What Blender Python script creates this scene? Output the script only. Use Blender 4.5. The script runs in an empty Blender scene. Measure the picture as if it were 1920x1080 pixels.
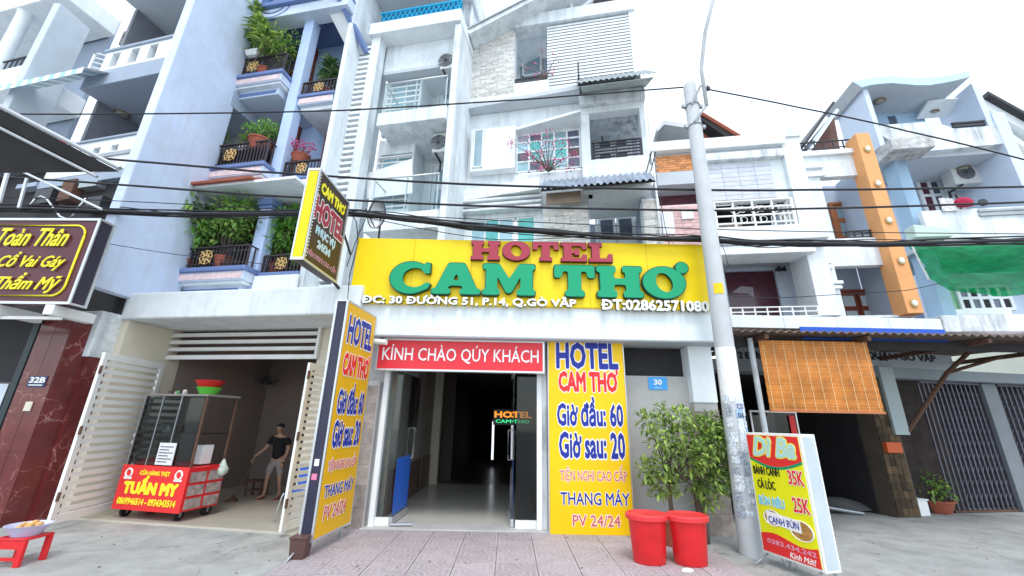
import bpy, math, random
from mathutils import Vector, Matrix
random.seed(7)
SC = bpy.context.scene
COL = SC.collection

# ------------------------------------------------------------------ camera, sky, sun, exposure
CAM_H = 1.6
FOC = 760.0                      # focal length in pixels of a 1920 wide picture
PITCH = math.atan(250 / 760)
ROLL = 0.02
cam_d = bpy.data.cameras.new('camera')
cam_d.sensor_width = 36; cam_d.lens = 36 * FOC / 1920
cam_d.clip_start = 0.05; cam_d.clip_end = 2000
cam = bpy.data.objects.new('camera', cam_d); COL.objects.link(cam)
cam.matrix_world = Matrix.Translation((0, 0, CAM_H)) @ Matrix.Rotation(math.pi / 2 + PITCH, 4, 'X') @ Matrix.Rotation(ROLL, 4, 'Z')
SC.camera = cam

SUN_EL, SUN_AZ = math.radians(60), math.radians(172)
w = bpy.data.worlds.new('World'); SC.world = w; w.use_nodes = True
nt = w.node_tree; nt.nodes.clear()
out = nt.nodes.new('ShaderNodeOutputWorld')
sky = nt.nodes.new('ShaderNodeTexSky'); sky.sky_type = 'NISHITA'; sky.sun_disc = False
sky.sun_elevation = SUN_EL; sky.sun_rotation = SUN_AZ
bg1 = nt.nodes.new('ShaderNodeBackground'); bg1.inputs['Strength'].default_value = 0.09
bg2 = nt.nodes.new('ShaderNodeBackground'); bg2.inputs['Color'].default_value = (0.86, 0.94, 1.0, 1)
bg2.inputs['Strength'].default_value = 1.30          # the even white cloud cover over the street
add = nt.nodes.new('ShaderNodeAddShader')
nt.links.new(sky.outputs[0], bg1.inputs['Color'])
nt.links.new(bg1.outputs[0], add.inputs[0]); nt.links.new(bg2.outputs[0], add.inputs[1])
nt.links.new(add.outputs[0], out.inputs[0])
sl = bpy.data.lights.new('sun', 'SUN'); sl.energy = 1.45; sl.angle = math.radians(18); sl.color = (1, 0.97, 0.93)
sun = bpy.data.objects.new('sun', sl); COL.objects.link(sun)
sd = Vector((math.sin(SUN_AZ) * math.cos(SUN_EL), math.cos(SUN_AZ) * math.cos(SUN_EL), math.sin(SUN_EL)))
sun.rotation_euler = (-sd).to_track_quat('-Z', 'Y').to_euler()
vs = SC.view_settings
vs.view_transform = 'Standard'; vs.look = 'None'; vs.exposure = 0.22; vs.gamma = 1; vs.use_curve_mapping = False
SC.cycles.max_bounces = 8; SC.cycles.diffuse_bounces = 4; SC.cycles.transparent_max_bounces = 12

# ------------------------------------------------------------------ helpers
_e = cam.matrix_world
CAMP = _e.translation.copy(); CAMR = _e.to_3x3()

def ray(px, py):
    return CAMR @ Vector(((px - 960) / FOC, -(py - 540) / FOC, -1.0))

class Fr:
    """A local frame: x along a facade, y into its depth, z up."""
    def __init__(s, ox, oy, deg=0):
        s.ox, s.oy, s.a = ox, oy, math.radians(deg)
        s.M = Matrix.Translation((ox, oy, 0)) @ Matrix.Rotation(s.a, 4, 'Z')
        s.I = s.M.inverted()
        s.c = s.I @ CAMP
        s.R = s.I.to_3x3()
    def p(s, px, py, d=0.0):
        r = s.R @ ray(px, py)
        t = (d - s.c.y) / r.y
        return s.c.x + r.x * t, s.c.z + r.z * t
    def g(s, px, py, z=0.0):
        r = s.R @ ray(px, py)
        t = (z - s.c.z) / r.z
        return s.c.x + r.x * t, s.c.y + r.y * t
    def r(s, d, xl, xr, yt, yb):
        xm, ym = (xl + xr) / 2, (yt + yb) / 2
        return s.p(xl, ym, d)[0], s.p(xr, ym, d)[0], s.p(xm, yb, d)[1], s.p(xm, yt, d)[1]

W0 = Fr(0, 0, 0)

class MB:
    def __init__(s): s.v = []; s.f = []
    def add(s, vs, fs):
        n = len(s.v); s.v += [tuple(v) for v in vs]; s.f += [tuple(i + n for i in f) for f in fs]; return s
    def box(s, x0, x1, z0, z1, y0, y1):
        if x0 > x1: x0, x1 = x1, x0
        if y0 > y1: y0, y1 = y1, y0
        if z0 > z1: z0, z1 = z1, z0
        return s.add([(x0,y0,z0),(x1,y0,z0),(x1,y1,z0),(x0,y1,z0),(x0,y0,z1),(x1,y0,z1),(x1,y1,z1),(x0,y1,z1)],
                     [(0,3,2,1),(4,5,6,7),(0,1,5,4),(1,2,6,5),(2,3,7,6),(3,0,4,7)])
    def prism(s, poly, y0, y1):
        """poly in (x,z), extruded along y"""
        n = len(poly)
        a = sum(poly[i][0]*poly[(i+1)%n][1]-poly[(i+1)%n][0]*poly[i][1] for i in range(n))
        if a < 0: poly = poly[::-1]
        if y0 > y1: y0, y1 = y1, y0
        vs = [(x, y0, z) for x, z in poly] + [(x, y1, z) for x, z in poly]
        fs = [tuple(range(n)), tuple(range(2*n-1, n-1, -1))] + [(i, i+n, (i+1)%n+n, (i+1)%n) for i in range(n)]
        return s.add(vs, fs)
    def slab(s, poly, z0, z1):
        """poly in (x,y), extruded along z"""
        n = len(poly)
        a = sum(poly[i][0]*poly[(i+1)%n][1]-poly[(i+1)%n][0]*poly[i][1] for i in range(n))
        if a < 0: poly = poly[::-1]
        vs = [(x, y, z0) for x, y in poly] + [(x, y, z1) for x, y in poly]
        fs = [tuple(range(n-1, -1, -1)), tuple(range(n, 2*n))] + [(i, (i+1)%n, (i+1)%n+n, i+n) for i in range(n)]
        return s.add(vs, fs)
    def side(s, poly, x0, x1):
        """poly in (y,z), extruded along x"""
        n = len(poly)
        vs = [(x0, y, z) for y, z in poly] + [(x1, y, z) for y, z in poly]
        fs = [tuple(range(n)), tuple(range(2*n-1, n-1, -1))] + [(i, i+n, (i+1)%n+n, (i+1)%n) for i in range(n)]
        return s.add(vs, fs)
    def sheet(s, pts, t):
        """four corners, given thickness t along the normal"""
        p = [Vector(q) for q in pts]
        n = (p[1]-p[0]).cross(p[3]-p[0]).normalized() * t
        return s.add(p + [q + n for q in p], [(3,2,1,0),(4,5,6,7),(0,1,5,4),(1,2,6,5),(2,3,7,6),(3,0,4,7)])
    def tube(s, pts, r, n=8, cap=True):
        pts = [Vector(p) for p in pts]; m = len(pts)
        rr = r if isinstance(r, (list, tuple)) else [r]*m
        base = len(s.v); up = None
        for i, p in enumerate(pts):
            d = (pts[min(i+1, m-1)] - pts[max(i-1, 0)])
            d = d.normalized() if d.length > 1e-9 else Vector((0,0,1))
            if up is None: up = Vector((0,0,1)) if abs(d.z) < .9 else Vector((1,0,0))
            a = d.cross(up).normalized(); b = d.cross(a).normalized(); up = -b if False else up
            for k in range(n):
                t = 2*math.pi*k/n
                s.v.append(tuple(p + (a*math.cos(t) + b*math.sin(t))*rr[i]))
        for i in range(m-1):
            for k in range(n):
                q = base+i*n
                s.f.append((q+k, q+(k+1)%n, q+n+(k+1)%n, q+n+k))
        if cap:
            s.f.append(tuple(base+k for k in range(n-1,-1,-1))); s.f.append(tuple(base+(m-1)*n+k for k in range(n)))
        return s
    def lathe(s, c, prof, n=24, sx=1.0, sy=1.0):
        base = len(s.v); m = len(prof)
        for r, z in prof:
            for k in range(n):
                t = 2*math.pi*k/n
                s.v.append((c[0]+r*sx*math.cos(t), c[1]+r*sy*math.sin(t), c[2]+z))
        for i in range(m-1):
            for k in range(n):
                q = base+i*n
                s.f.append((q+k, q+(k+1)%n, q+n+(k+1)%n, q+n+k))
        s.f.append(tuple(base+k for k in range(n-1,-1,-1))); s.f.append(tuple(base+(m-1)*n+k for k in range(n)))
        return s
    def ring(s, c, R, r, axis='y', n=24, m=8, sx=1.0, sz=1.0):
        base = len(s.v)
        for i in range(n):
            t = 2*math.pi*i/n
            for k in range(m):
                u = 2*math.pi*k/m
                a = (R + r*math.cos(u)); x, z, y = a*math.cos(t)*sx, a*math.sin(t)*sz, r*math.sin(u)
                s.v.append((c[0]+x, c[1]+y, c[2]+z) if axis == 'y' else ((c[0]+x, c[1]+z, c[2]+y) if axis == 'z' else (c[0]+y, c[1]+x, c[2]+z)))
        for i in range(n):
            for k in range(m):
                s.f.append((base+i*m+k, base+((i+1)%n)*m+k, base+((i+1)%n)*m+(k+1)%m, base+i*m+(k+1)%m))
        return s
    def wall(s, x0, x1, z0, z1, y0, y1, holes):
        xs = sorted({x0, x1, *[min(max(h[i], x0), x1) for h in holes for i in (0, 1)]})
        zs = sorted({z0, z1, *[min(max(h[i], z0), z1) for h in holes for i in (2, 3)]})
        for i in range(len(xs)-1):
            run = None
            for j in range(len(zs)-1):
                cx, cz = (xs[i]+xs[i+1])/2, (zs[j]+zs[j+1])/2
                hole = any(h[0] < cx < h[1] and h[2] < cz < h[3] for h in holes)
                if not hole:
                    run = [run[0] if run else zs[j], zs[j+1]]
                if (hole or j == len(zs)-2) and run:
                    s.box(xs[i], xs[i+1], run[0], run[1], y0, y1); run = None
        return s
    def bounds(s):
        xs, ys, zs = zip(*s.v); return min(xs), max(xs), min(ys), max(ys), min(zs), max(zs)

MESHN = [0]
def mkobj(name, mb, m, F, parent=None, base=(0,0,0), smooth=False, bev=0.0, auto=False):
    me = bpy.data.meshes.new(name)
    bx, by, bz = base
    me.from_pydata([(x-bx, y-by, z-bz) for x, y, z in mb.v], [], mb.f)
    me.validate(); me.update()
    if smooth:
        me.polygons.foreach_set('use_smooth', [True]*len(me.polygons))
        if auto:
            try: me.set_sharp_from_angle(angle=math.radians(40))
            except Exception: pass
    if m: me.materials.append(m)
    o = bpy.data.objects.new(name, me); COL.objects.link(o)
    if parent: o.parent = parent
    else:
        o.matrix_world = F.M @ Matrix.Translation(base)
    if bev:
        b = o.modifiers.new('bevel', 'BEVEL'); b.width = bev; b.segments = 2; b.limit_method = 'ANGLE'
    return o

class Thing:
    def __init__(s, name, label, cat, F=W0, base=(0,0,0), group=None, kind=None):
        s.F, s.base = F, base
        o = bpy.data.objects.new(name, None); COL.objects.link(o)
        o.matrix_world = F.M @ Matrix.Translation(base); o.empty_display_size = .2
        if label: o['label'] = label
        if cat: o['category'] = cat
        if group: o['group'] = group
        if kind: o['kind'] = kind
        s.o = o
    def part(s, name, mb, m, parent=None, label=None, kind=None, smooth=False, bev=0.0, auto=False):
        o = mkobj(name, mb, m, s.F, parent or s.o, s.base, smooth, bev, auto)
        if label: o['label'] = label
        if kind: o['kind'] = kind
        return o
    def bx(s, name, m, x0, x1, z0, z1, y0, y1, bev=0.006, **k):
        return s.part(name, MB().box(x0, x1, z0, z1, y0, y1), m, bev=bev, **k)
    def share(s, name, me, loc, parent=None, rot=(0,0,0), scale=(1,1,1)):
        """a piece that shares mesh data; loc in frame coordinates"""
        o = bpy.data.objects.new(name, me); COL.objects.link(o); o.parent = parent or s.o
        o.location = (loc[0]-s.base[0], loc[1]-s.base[1], loc[2]-s.base[2]); o.rotation_euler = rot; o.scale = scale
        return o

def single(name, label, cat, mb, m, F=W0, group=None, kind=None, smooth=False, bev=0.0, auto=False):
    b = mb.bounds(); base = ((b[0]+b[1])/2, (b[2]+b[3])/2, b[4])
    o = mkobj(name, mb, m, F, None, base, smooth, bev, auto)
    if label: o['label'] = label
    if cat: o['category'] = cat
    if group: o['group'] = group
    if kind: o['kind'] = kind
    return o

# copy a thing with its parts and sub-parts
def copy_tree(o, parent=None):
    c = o.copy(); COL.objects.link(c)
    if parent: c.parent = parent
    for ch in list(o.children): copy_tree(ch, c)
    return c
def clone(T, F, base, label, rz=0, scale=1):
    c = copy_tree(T.o); c.matrix_world = F.M @ Matrix.Translation(base) @ Matrix.Rotation(rz, 4, 'Z') @ Matrix.Scale(scale, 4)
    c['label'] = label
    return c

# ------------------------------------------------------------------ materials
MATS = {}
def mat(name, col, rough=.75, var=.10, scale=2.5, streak=0.0, stain=0.0, scol=(.16,.16,.15), bump=.15, bscale=40, metal=0.0, spec=.35, speck=0.0, coat=0.0):
    if name in MATS: return MATS[name]
    m = bpy.data.materials.new(name); m.use_nodes = True; MATS[name] = m
    n, l = m.node_tree.nodes, m.node_tree.links
    b = n['Principled BSDF']
    b.inputs['Roughness'].default_value = rough; b.inputs['Metallic'].default_value = metal
    b.inputs['Specular IOR Level'].default_value = spec
    if coat: b.inputs['Coat Weight'].default_value = coat
    tc = n.new('ShaderNodeTexCoord'); info = n.new('ShaderNodeObjectInfo')
    geo = n.new('ShaderNodeNewGeometry')
    no = n.new('ShaderNodeTexNoise'); no.inputs['Scale'].default_value = scale; no.inputs['Detail'].default_value = 6; no.inputs['Roughness'].default_value = .62
    l.new(geo.outputs['Position'], no.inputs['Vector'])
    rp = n.new('ShaderNodeMapRange'); rp.inputs[1].default_value = .3; rp.inputs[2].default_value = .7
    rp.inputs[3].default_value = 1 - var; rp.inputs[4].default_value = 1 + var
    l.new(no.outputs['Fac'], rp.inputs[0])
    mul = n.new('ShaderNodeVectorMath'); mul.operation = 'SCALE'; mul.inputs[0].default_value = col[:3]
    l.new(rp.outputs[0], mul.inputs['Scale'])
    cur = mul.outputs[0]
    if streak:
        mp = n.new('ShaderNodeMapping'); mp.inputs['Scale'].default_value = (4.2, 4.2, .38)
        l.new(geo.outputs['Position'], mp.inputs[0])
        s2 = n.new('ShaderNodeTexNoise'); s2.inputs['Scale'].default_value = 1.1; s2.inputs['Detail'].default_value = 7; s2.inputs['Roughness'].default_value = .68
        l.new(mp.outputs[0], s2.inputs['Vector'])
        r2 = n.new('ShaderNodeMapRange'); r2.inputs[1].default_value = .45 if streak > .6 else .50; r2.inputs[2].default_value = .68 if streak > .6 else .72; r2.inputs[4].default_value = streak
        l.new(s2.outputs['Fac'], r2.inputs[0])
        s5 = n.new('ShaderNodeTexNoise'); s5.inputs['Scale'].default_value = .9; s5.inputs['Detail'].default_value = 5; l.new(geo.outputs['Position'], s5.inputs['Vector'])
        r5 = n.new('ShaderNodeMapRange'); r5.inputs[1].default_value = .38; r5.inputs[2].default_value = .56; r5.inputs[3].default_value = .3; l.new(s5.outputs['Fac'], r5.inputs[0])
        m5 = n.new('ShaderNodeMath'); m5.operation = 'MULTIPLY'; l.new(r2.outputs[0], m5.inputs[0]); l.new(r5.outputs[0], m5.inputs[1])
        mx = n.new('ShaderNodeMix'); mx.data_type = 'RGBA'; l.new(m5.outputs[0], mx.inputs[0]); l.new(cur, mx.inputs[6]); mx.inputs[7].default_value = (*scol, 1)
        cur = mx.outputs[2]
    if stain:
        s3 = n.new('ShaderNodeTexNoise'); s3.inputs['Scale'].default_value = 1.7; s3.inputs['Detail'].default_value = 9; s3.inputs['Roughness'].default_value = .72
        l.new(geo.outputs['Position'], s3.inputs['Vector'])
        r3 = n.new('ShaderNodeMapRange'); r3.inputs[1].default_value = .50; r3.inputs[2].default_value = .66; r3.inputs[4].default_value = stain
        l.new(s3.outputs['Fac'], r3.inputs[0])
        mx = n.new('ShaderNodeMix'); mx.data_type = 'RGBA'; l.new(r3.outputs[0], mx.inputs[0]); l.new(cur, mx.inputs[6]); mx.inputs[7].default_value = (*scol, 1)
        cur = mx.outputs[2]
    if speck:
        s4 = n.new('ShaderNodeTexNoise'); s4.inputs['Scale'].default_value = 130; s4.inputs['Detail'].default_value = 3
        l.new(geo.outputs['Position'], s4.inputs['Vector'])
        r4 = n.new('ShaderNodeMapRange'); r4.inputs[1].default_value = .35; r4.inputs[2].default_value = .65; r4.inputs[3].default_value = 1-speck; r4.inputs[4].default_value = 1+speck
        l.new(s4.outputs['Fac'], r4.inputs[0])
        mm = n.new('ShaderNodeVectorMath'); mm.operation = 'SCALE'; l.new(cur, mm.inputs[0]); l.new(r4.outputs[0], mm.inputs['Scale']); cur = mm.outputs[0]
    l.new(cur, b.inputs['Base Color'])
    if bump:
        bn = n.new('ShaderNodeTexNoise'); bn.inputs['Scale'].default_value = bscale; bn.inputs['Detail'].default_value = 4
        l.new(geo.outputs['Position'], bn.inputs['Vector'])
        bu = n.new('ShaderNodeBump'); bu.inputs['Strength'].default_value = bump; bu.inputs['Distance'].default_value = .01
        l.new(bn.outputs['Fac'], bu.inputs['Height']); l.new(bu.outputs[0], b.inputs['Normal'])
    return m

def randmat(name, col, dv=.25, rough=.7, hue=0.02, sat=.1, **k):
    """like mat() but each object gets its own brightness"""
    if name in MATS: return MATS[name]
    m = mat(name, col, rough, **k); n, l = m.node_tree.nodes, m.node_tree.links
    b = n['Principled BSDF']; src = b.inputs['Base Color'].links[0].from_socket
    info = n.new('ShaderNodeObjectInfo')
    r = n.new('ShaderNodeMapRange'); r.inputs[3].default_value = 1-dv; r.inputs[4].default_value = 1+dv
    l.new(info.outputs['Random'], r.inputs[0])
    hs = n.new('ShaderNodeHueSaturation'); l.new(src, hs.inputs['Color']); l.new(r.outputs[0], hs.inputs['Value'])
    l.new(hs.outputs[0], b.inputs['Base Color'])
    return m

def glass(name, tint=(.55,.6,.6), dark=.5, rough=.05):
    if name in MATS: return MATS[name]
    m = bpy.data.materials.new(name); m.use_nodes = True; MATS[name] = m
    n, l = m.node_tree.nodes, m.node_tree.links; n.clear()
    o = n.new('ShaderNodeOutputMaterial'); t = n.new('ShaderNodeBsdfTransparent'); t.inputs[0].default_value = (*tint, 1)
    g = n.new('ShaderNodeBsdfGlossy'); g.inputs['Roughness'].default_value = rough
    fr = n.new('ShaderNodeFresnel'); ge = n.new('ShaderNodeNewGeometry'); io = n.new('ShaderNodeMapRange'); io.inputs[3].default_value = 1.45; io.inputs[4].default_value = 1/1.45; l.new(ge.outputs['Backfacing'], io.inputs[0]); l.new(io.outputs[0], fr.inputs[0])
    mx = n.new('ShaderNodeMixShader'); l.new(fr.outputs[0], mx.inputs[0]); l.new(t.outputs[0], mx.inputs[1]); l.new(g.outputs[0], mx.inputs[2])
    l.new(mx.outputs[0], o.inputs[0])
    return m

def emit(name, col, st):
    if name in MATS: return MATS[name]
    m = mat(name, col, bump=0, var=0); b = m.node_tree.nodes['Principled BSDF']
    b.inputs['Emission Color'].default_value = (*col, 1); b.inputs['Emission Strength'].default_value = st
    return m

def leafmat(name, c1, c2, c3=None):
    if name in MATS: return MATS[name]
    m = bpy.data.materials.new(name); m.use_nodes = True; MATS[name] = m
    n, l = m.node_tree.nodes, m.node_tree.links; b = n['Principled BSDF']
    geo = n.new('ShaderNodeNewGeometry'); cr = n.new('ShaderNodeValToRGB')
    cr.color_ramp.elements[0].color = (*c1, 1); cr.color_ramp.elements[1].color = (*c2, 1)
    if c3:
        e = cr.color_ramp.elements.new(.85); e.color = (*c2, 1); cr.color_ramp.elements[2].color = (*c3, 1)
    l.new(geo.outputs['Random Per Island'], cr.inputs[0]); l.new(cr.outputs[0], b.inputs['Base Color'])
    b.inputs['Roughness'].default_value = .45; b.inputs['Specular IOR Level'].default_value = .4
    tr = n.new('ShaderNodeBsdfTranslucent'); l.new(cr.outputs[0], tr.inputs[0])
    mx = n.new('ShaderNodeMixShader'); mx.inputs[0].default_value = .3
    o = n['Material Output']; l.new(b.outputs[0], mx.inputs[1]); l.new(tr.outputs[0], mx.inputs[2]); l.new(mx.outputs[0], o.inputs[0])
    return m

M_white = mat('white_plaster', (.74,.79,.82), .8, .07, streak=.62, stain=.28, scol=(.34,.38,.41))
M_whiteclean = mat('white_paint', (.78,.82,.84), .65, .06, streak=.42, stain=.16, scol=(.42,.47,.50), bump=.08)
M_whitedirt = mat('weathered_white_plaster', (.76,.80,.82), .85, .06, streak=.9, stain=.5, scol=(.20,.22,.24))
M_slab = mat('weathered_fascia', (.70,.75,.77), .85, .07, streak=.38, stain=.2, scol=(.33,.36,.38))
M_lilac = mat('lilac_grey_render', (.62,.72,.90), .85, .10, scale=.7, streak=.5, stain=.4, scol=(.50,.54,.60))
M_greyblue = mat('grey_blue_plaster', (.33,.39,.48), .85, .06, streak=.2, scol=(.3,.33,.38))
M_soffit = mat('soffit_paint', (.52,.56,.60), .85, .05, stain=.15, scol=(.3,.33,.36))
M_bluewall = mat('pale_blue_plaster', (.42,.56,.80), .8, .05, streak=.15, scol=(.35,.42,.6))
M_bluelt = mat('light_blue_plaster', (.60,.68,.80), .8, .05, streak=.15, scol=(.45,.5,.6))
M_bluetrim = mat('dark_blue_trim', (.15,.22,.43), .6, .08)
M_skyblue = mat('sky_blue_paint', (.34,.49,.64), .8, .05, streak=.2, scol=(.3,.4,.5))
M_pink = mat('pink_stone_tile', (.74,.58,.58), .6, .18, scale=9)
M_cream = mat('cream_wall_paint', (.66,.61,.50), .7, .05, stain=.12, scol=(.5,.45,.36))
M_shadewall = mat('shade_toned_wall', (.26,.205,.185), .8, .05)  # indoor shade of the cream walls put into this colour
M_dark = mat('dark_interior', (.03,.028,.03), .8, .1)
M_conc = mat('grey_concrete', (.34,.345,.335), .9, .16, stain=.55, scol=(.19,.19,.18), speck=.28, bump=.7, bscale=60)
M_concwall = mat('bare_cement_render', (.43,.42,.41), .9, .08, stain=.3, scol=(.33,.32,.31), bump=.3)
M_marble = mat('red_marble', (.13,.022,.022), .18, .25, scale=3, bump=0, spec=.5)
M_yellow = mat('yellow_panel', (.86,.62,.0), .42, .07, scale=1.3, streak=.22, scol=(.62,.42,.02), bump=.03, bscale=6)
M_yellow2 = mat('yellow_orange_panel', (.88,.54,.0), .4, .05, scale=1.3, streak=.12, scol=(.66,.38,.02), bump=.03, bscale=5)
M_yellow3 = mat('amber_banner_face', (.78,.43,.01), .5, .04, bump=0)
M_green = mat('green_letter_face', (.0,.31,.14), .35, .03, bump=0)
M_greend = mat('dark_green_letter_side', (.0,.06,.04), .5, .03, bump=0)
M_crim = mat('crimson_letter_face', (.36,.035,.06), .4, .05, bump=0)
M_crimd = mat('dark_crimson_letter_side', (.09,.01,.02), .5, .03, bump=0)
M_wlet = mat('white_letter', (.86,.86,.84), .5, .03, bump=0)
M_red = mat('red_sign_face', (.72,.03,.045), .35, .04, bump=0)
M_redpl = mat('red_plastic', (.68,.015,.02), .38, .10, scale=6, stain=.18, scol=(.50,.06,.06), bump=.04, bscale=9, spec=.5)
M_greenpl = mat('green_plastic', (.12,.55,.06), .35, .05, bump=0)
M_navy = mat('navy_print', (.015,.03,.30), .5, 0, bump=0)
M_redprint = mat('red_print', (.75,.03,.03), .5, 0, bump=0)
M_pinkprint = mat('faded_red_print', (.60,.10,.10), .5, 0, bump=0)
M_black = mat('black_print', (.012,.012,.014), .5, 0, bump=0)
M_yprint = mat('yellow_print', (.88,.78,.03), .5, 0, bump=0)
M_metalw = mat('white_painted_metal', (.80,.81,.80), .5, .05, stain=.25, scol=(.42,.36,.28), bump=.05)
M_metalg = mat('grey_metal', (.35,.37,.39), .45, .1, metal=.6, bump=.05)
M_metald = mat('dark_metal', (.05,.05,.055), .5, .1, metal=.3, bump=.05)
M_alu = mat('aluminium_trim', (.62,.64,.65), .35, .05, metal=.7, bump=.02)
M_rust = mat('rusty_steel', (.12,.065,.045), .85, .3, scale=14)
M_iron = mat('brown_iron', (.055,.045,.05), .6, .1)
M_gold = mat('gold_paint', (.60,.40,.16), .5, .1)
M_wood = mat('red_brown_door', (.26,.06,.035), .5, .15, scale=7)
M_woodo = mat('orange_wood', (.42,.15,.06), .5, .15, scale=7)
M_gatew = mat('worn_white_gate_paint', (.82,.83,.81), .45, .04, stain=.12, scol=(.42,.30,.2), bump=.03)
M_orange = mat('orange_column_paint', (.78,.37,.15), .75, .05, streak=.12, scol=(.7,.35,.12))
M_cable = mat('black_cable', (.018,.018,.022), .6, .1, bump=0)
M_pole = mat('concrete_pole', (.50,.52,.53), .9, .07, stain=.25, streak=.2, scol=(.3,.31,.33), bump=.3)
M_roof = mat('dark_roof_underside', (.032,.03,.031), .9, .2)
M_tileroof = mat('grey_roof_tile', (.40,.44,.50), .8, .2, scale=9)
M_terra = mat('terracotta', (.35,.10,.06), .8, .15)
M_teal = mat('teal_pane', (.10,.50,.48), .12, .15, bump=0, spec=.6)
M_tealb = mat('pale_blue_pane', (.36,.58,.66), .12, .15, bump=0, spec=.6)
M_dpane = mat('dark_pane', (.10,.12,.17), .08, .2, bump=0, spec=.6)
M_gpane = mat('grey_blue_pane', (.28,.40,.46), .10, .15, bump=0, spec=.6)
M_purp = mat('maroon_curtain_pane', (.10,.03,.045), .15, .25, scale=6, bump=0, spec=.6)
M_glass = glass('clear_glass', (.90,.94,.94))
M_glassd = glass('smoked_glass', (.55,.60,.60))
M_frost = mat('frosted_pale_glass', (.66,.76,.80), .15, .06, bump=0, spec=.6)
M_floor = mat('pale_floor_tile', (.60,.58,.52), .22, .05, bump=0, spec=.5)
M_curtain = mat('white_cloth', (.86,.87,.88), .9, .04)
M_leaf = leafmat('green_leaf', (.08,.19,.04), (.24,.40,.08), (.50,.62,.16))
M_leafd = leafmat('dark_green_leaf', (.05,.12,.05), (.14,.26,.09), (.40,.44,.24))
M_leafb = leafmat('fresh_green_leaf', (.08,.24,.04), (.22,.48,.08), (.48,.66,.20))
M_leafol = leafmat('olive_leaf', (.11,.19,.05), (.36,.50,.13), (.62,.82,.14))
M_bloom = leafmat('pink_bloom', (.50,.06,.22), (.68,.16,.34), (.78,.45,.55))
M_bark = mat('bark', (.13,.095,.075), .9, .2)
M_skin = mat('skin', (.42,.25,.17), .6, .04, bump=0)
M_hair = mat('black_hair', (.012,.011,.011), .6, .1)
M_tee = mat('black_tee', (.016,.014,.015), .9, .1)
M_shorts = mat('grey_shorts', (.30,.27,.27), .9, .06)
M_bluepl = mat('blue_film', (.03,.13,.55), .4, .05, bump=0)

# cracked veins for the marble
def veins(m, col, sc=2.2, th=.02):
    n, l = m.node_tree.nodes, m.node_tree.links; b = n['Principled BSDF']
    src = b.inputs['Base Color'].links[0].from_socket
    geo = n.new('ShaderNodeNewGeometry')
    no = n.new('ShaderNodeTexNoise'); no.inputs['Scale'].default_value = 1.6; no.inputs['Detail'].default_value = 4
    l.new(geo.outputs['Position'], no.inputs['Vector'])
    mx0 = n.new('ShaderNodeMix'); mx0.data_type = 'RGBA'; mx0.inputs[0].default_value = .55
    l.new(geo.outputs['Position'], mx0.inputs[6]); l.new(no.outputs['Color'], mx0.inputs[7])
    v = n.new('ShaderNodeTexVoronoi'); v.feature = 'DISTANCE_TO_EDGE'; v.inputs['Scale'].default_value = sc
    l.new(mx0.outputs[2], v.inputs['Vector'])
    r = n.new('ShaderNodeMapRange'); r.inputs[1].default_value = 0; r.inputs[2].default_value = th; r.inputs[3].default_value = .55; r.inputs[4].default_value = 0
    l.new(v.outputs['Distance'], r.inputs[0])
    n3 = n.new('ShaderNodeTexNoise'); n3.inputs['Scale'].default_value = 5; l.new(geo.outputs['Position'], n3.inputs['Vector'])
    r5 = n.new('ShaderNodeMapRange'); r5.inputs[1].default_value = .48; r5.inputs[2].default_value = .68; l.new(n3.outputs['Fac'], r5.inputs[0]); n3.inputs['Scale'].default_value = 3
    mm = n.new('ShaderNodeMath'); mm.operation = 'MULTIPLY'; l.new(r.outputs[0], mm.inputs[0]); l.new(r5.outputs[0], mm.inputs[1])
    mx = n.new('ShaderNodeMix'); mx.data_type = 'RGBA'; l.new(mm.outputs[0], mx.inputs[0]); l.new(src, mx.inputs[6]); mx.inputs[7].default_value = (*col, 1)
    l.new(mx.outputs[2], b.inputs['Base Color'])
veins(M_marble, (.55,.33,.30), 5.5, .035)

# ------------------------------------------------------------------ lettering
def fit(me, x0, x1, z0, z1, y, F=None):
    xs = [v.co.x for v in me.vertices]; ys = [v.co.y for v in me.vertices]
    a, b, c, d = min(xs), max(xs), min(ys), max(ys)
    for v in me.vertices:
        X = x0 + (v.co.x-a)/(b-a)*(x1-x0); Z = z0 + (v.co.y-c)/(d-c)*(z1-z0)
        v.co = (X, y - v.co.z, Z)

SUBST = {'ơ':'o','ờ':'ò','Ơ':'O','Ờ':'Ò','Đ':'D','ư':'u','Ư':'U'}
def raw_text(s, shear=0, spacing=1, res=2):
    cu = bpy.data.curves.new('t', 'FONT'); cu.body = s; cu.size = 1; cu.resolution_u = res
    cu.shear = shear; cu.space_character = spacing; cu.extrude = 0; cu.align_x = 'LEFT'
    o = bpy.data.objects.new('t', cu); COL.objects.link(o)
    me = bpy.data.meshes.new_from_object(o.evaluated_get(bpy.context.evaluated_depsgraph_get()))
    V = [(v.co.x, v.co.y) for v in me.vertices]; Fs = [tuple(p.vertices) for p in me.polygons]
    bpy.data.meshes.remove(me); bpy.data.objects.remove(o); bpy.data.curves.remove(cu)
    return V, Fs

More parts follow.
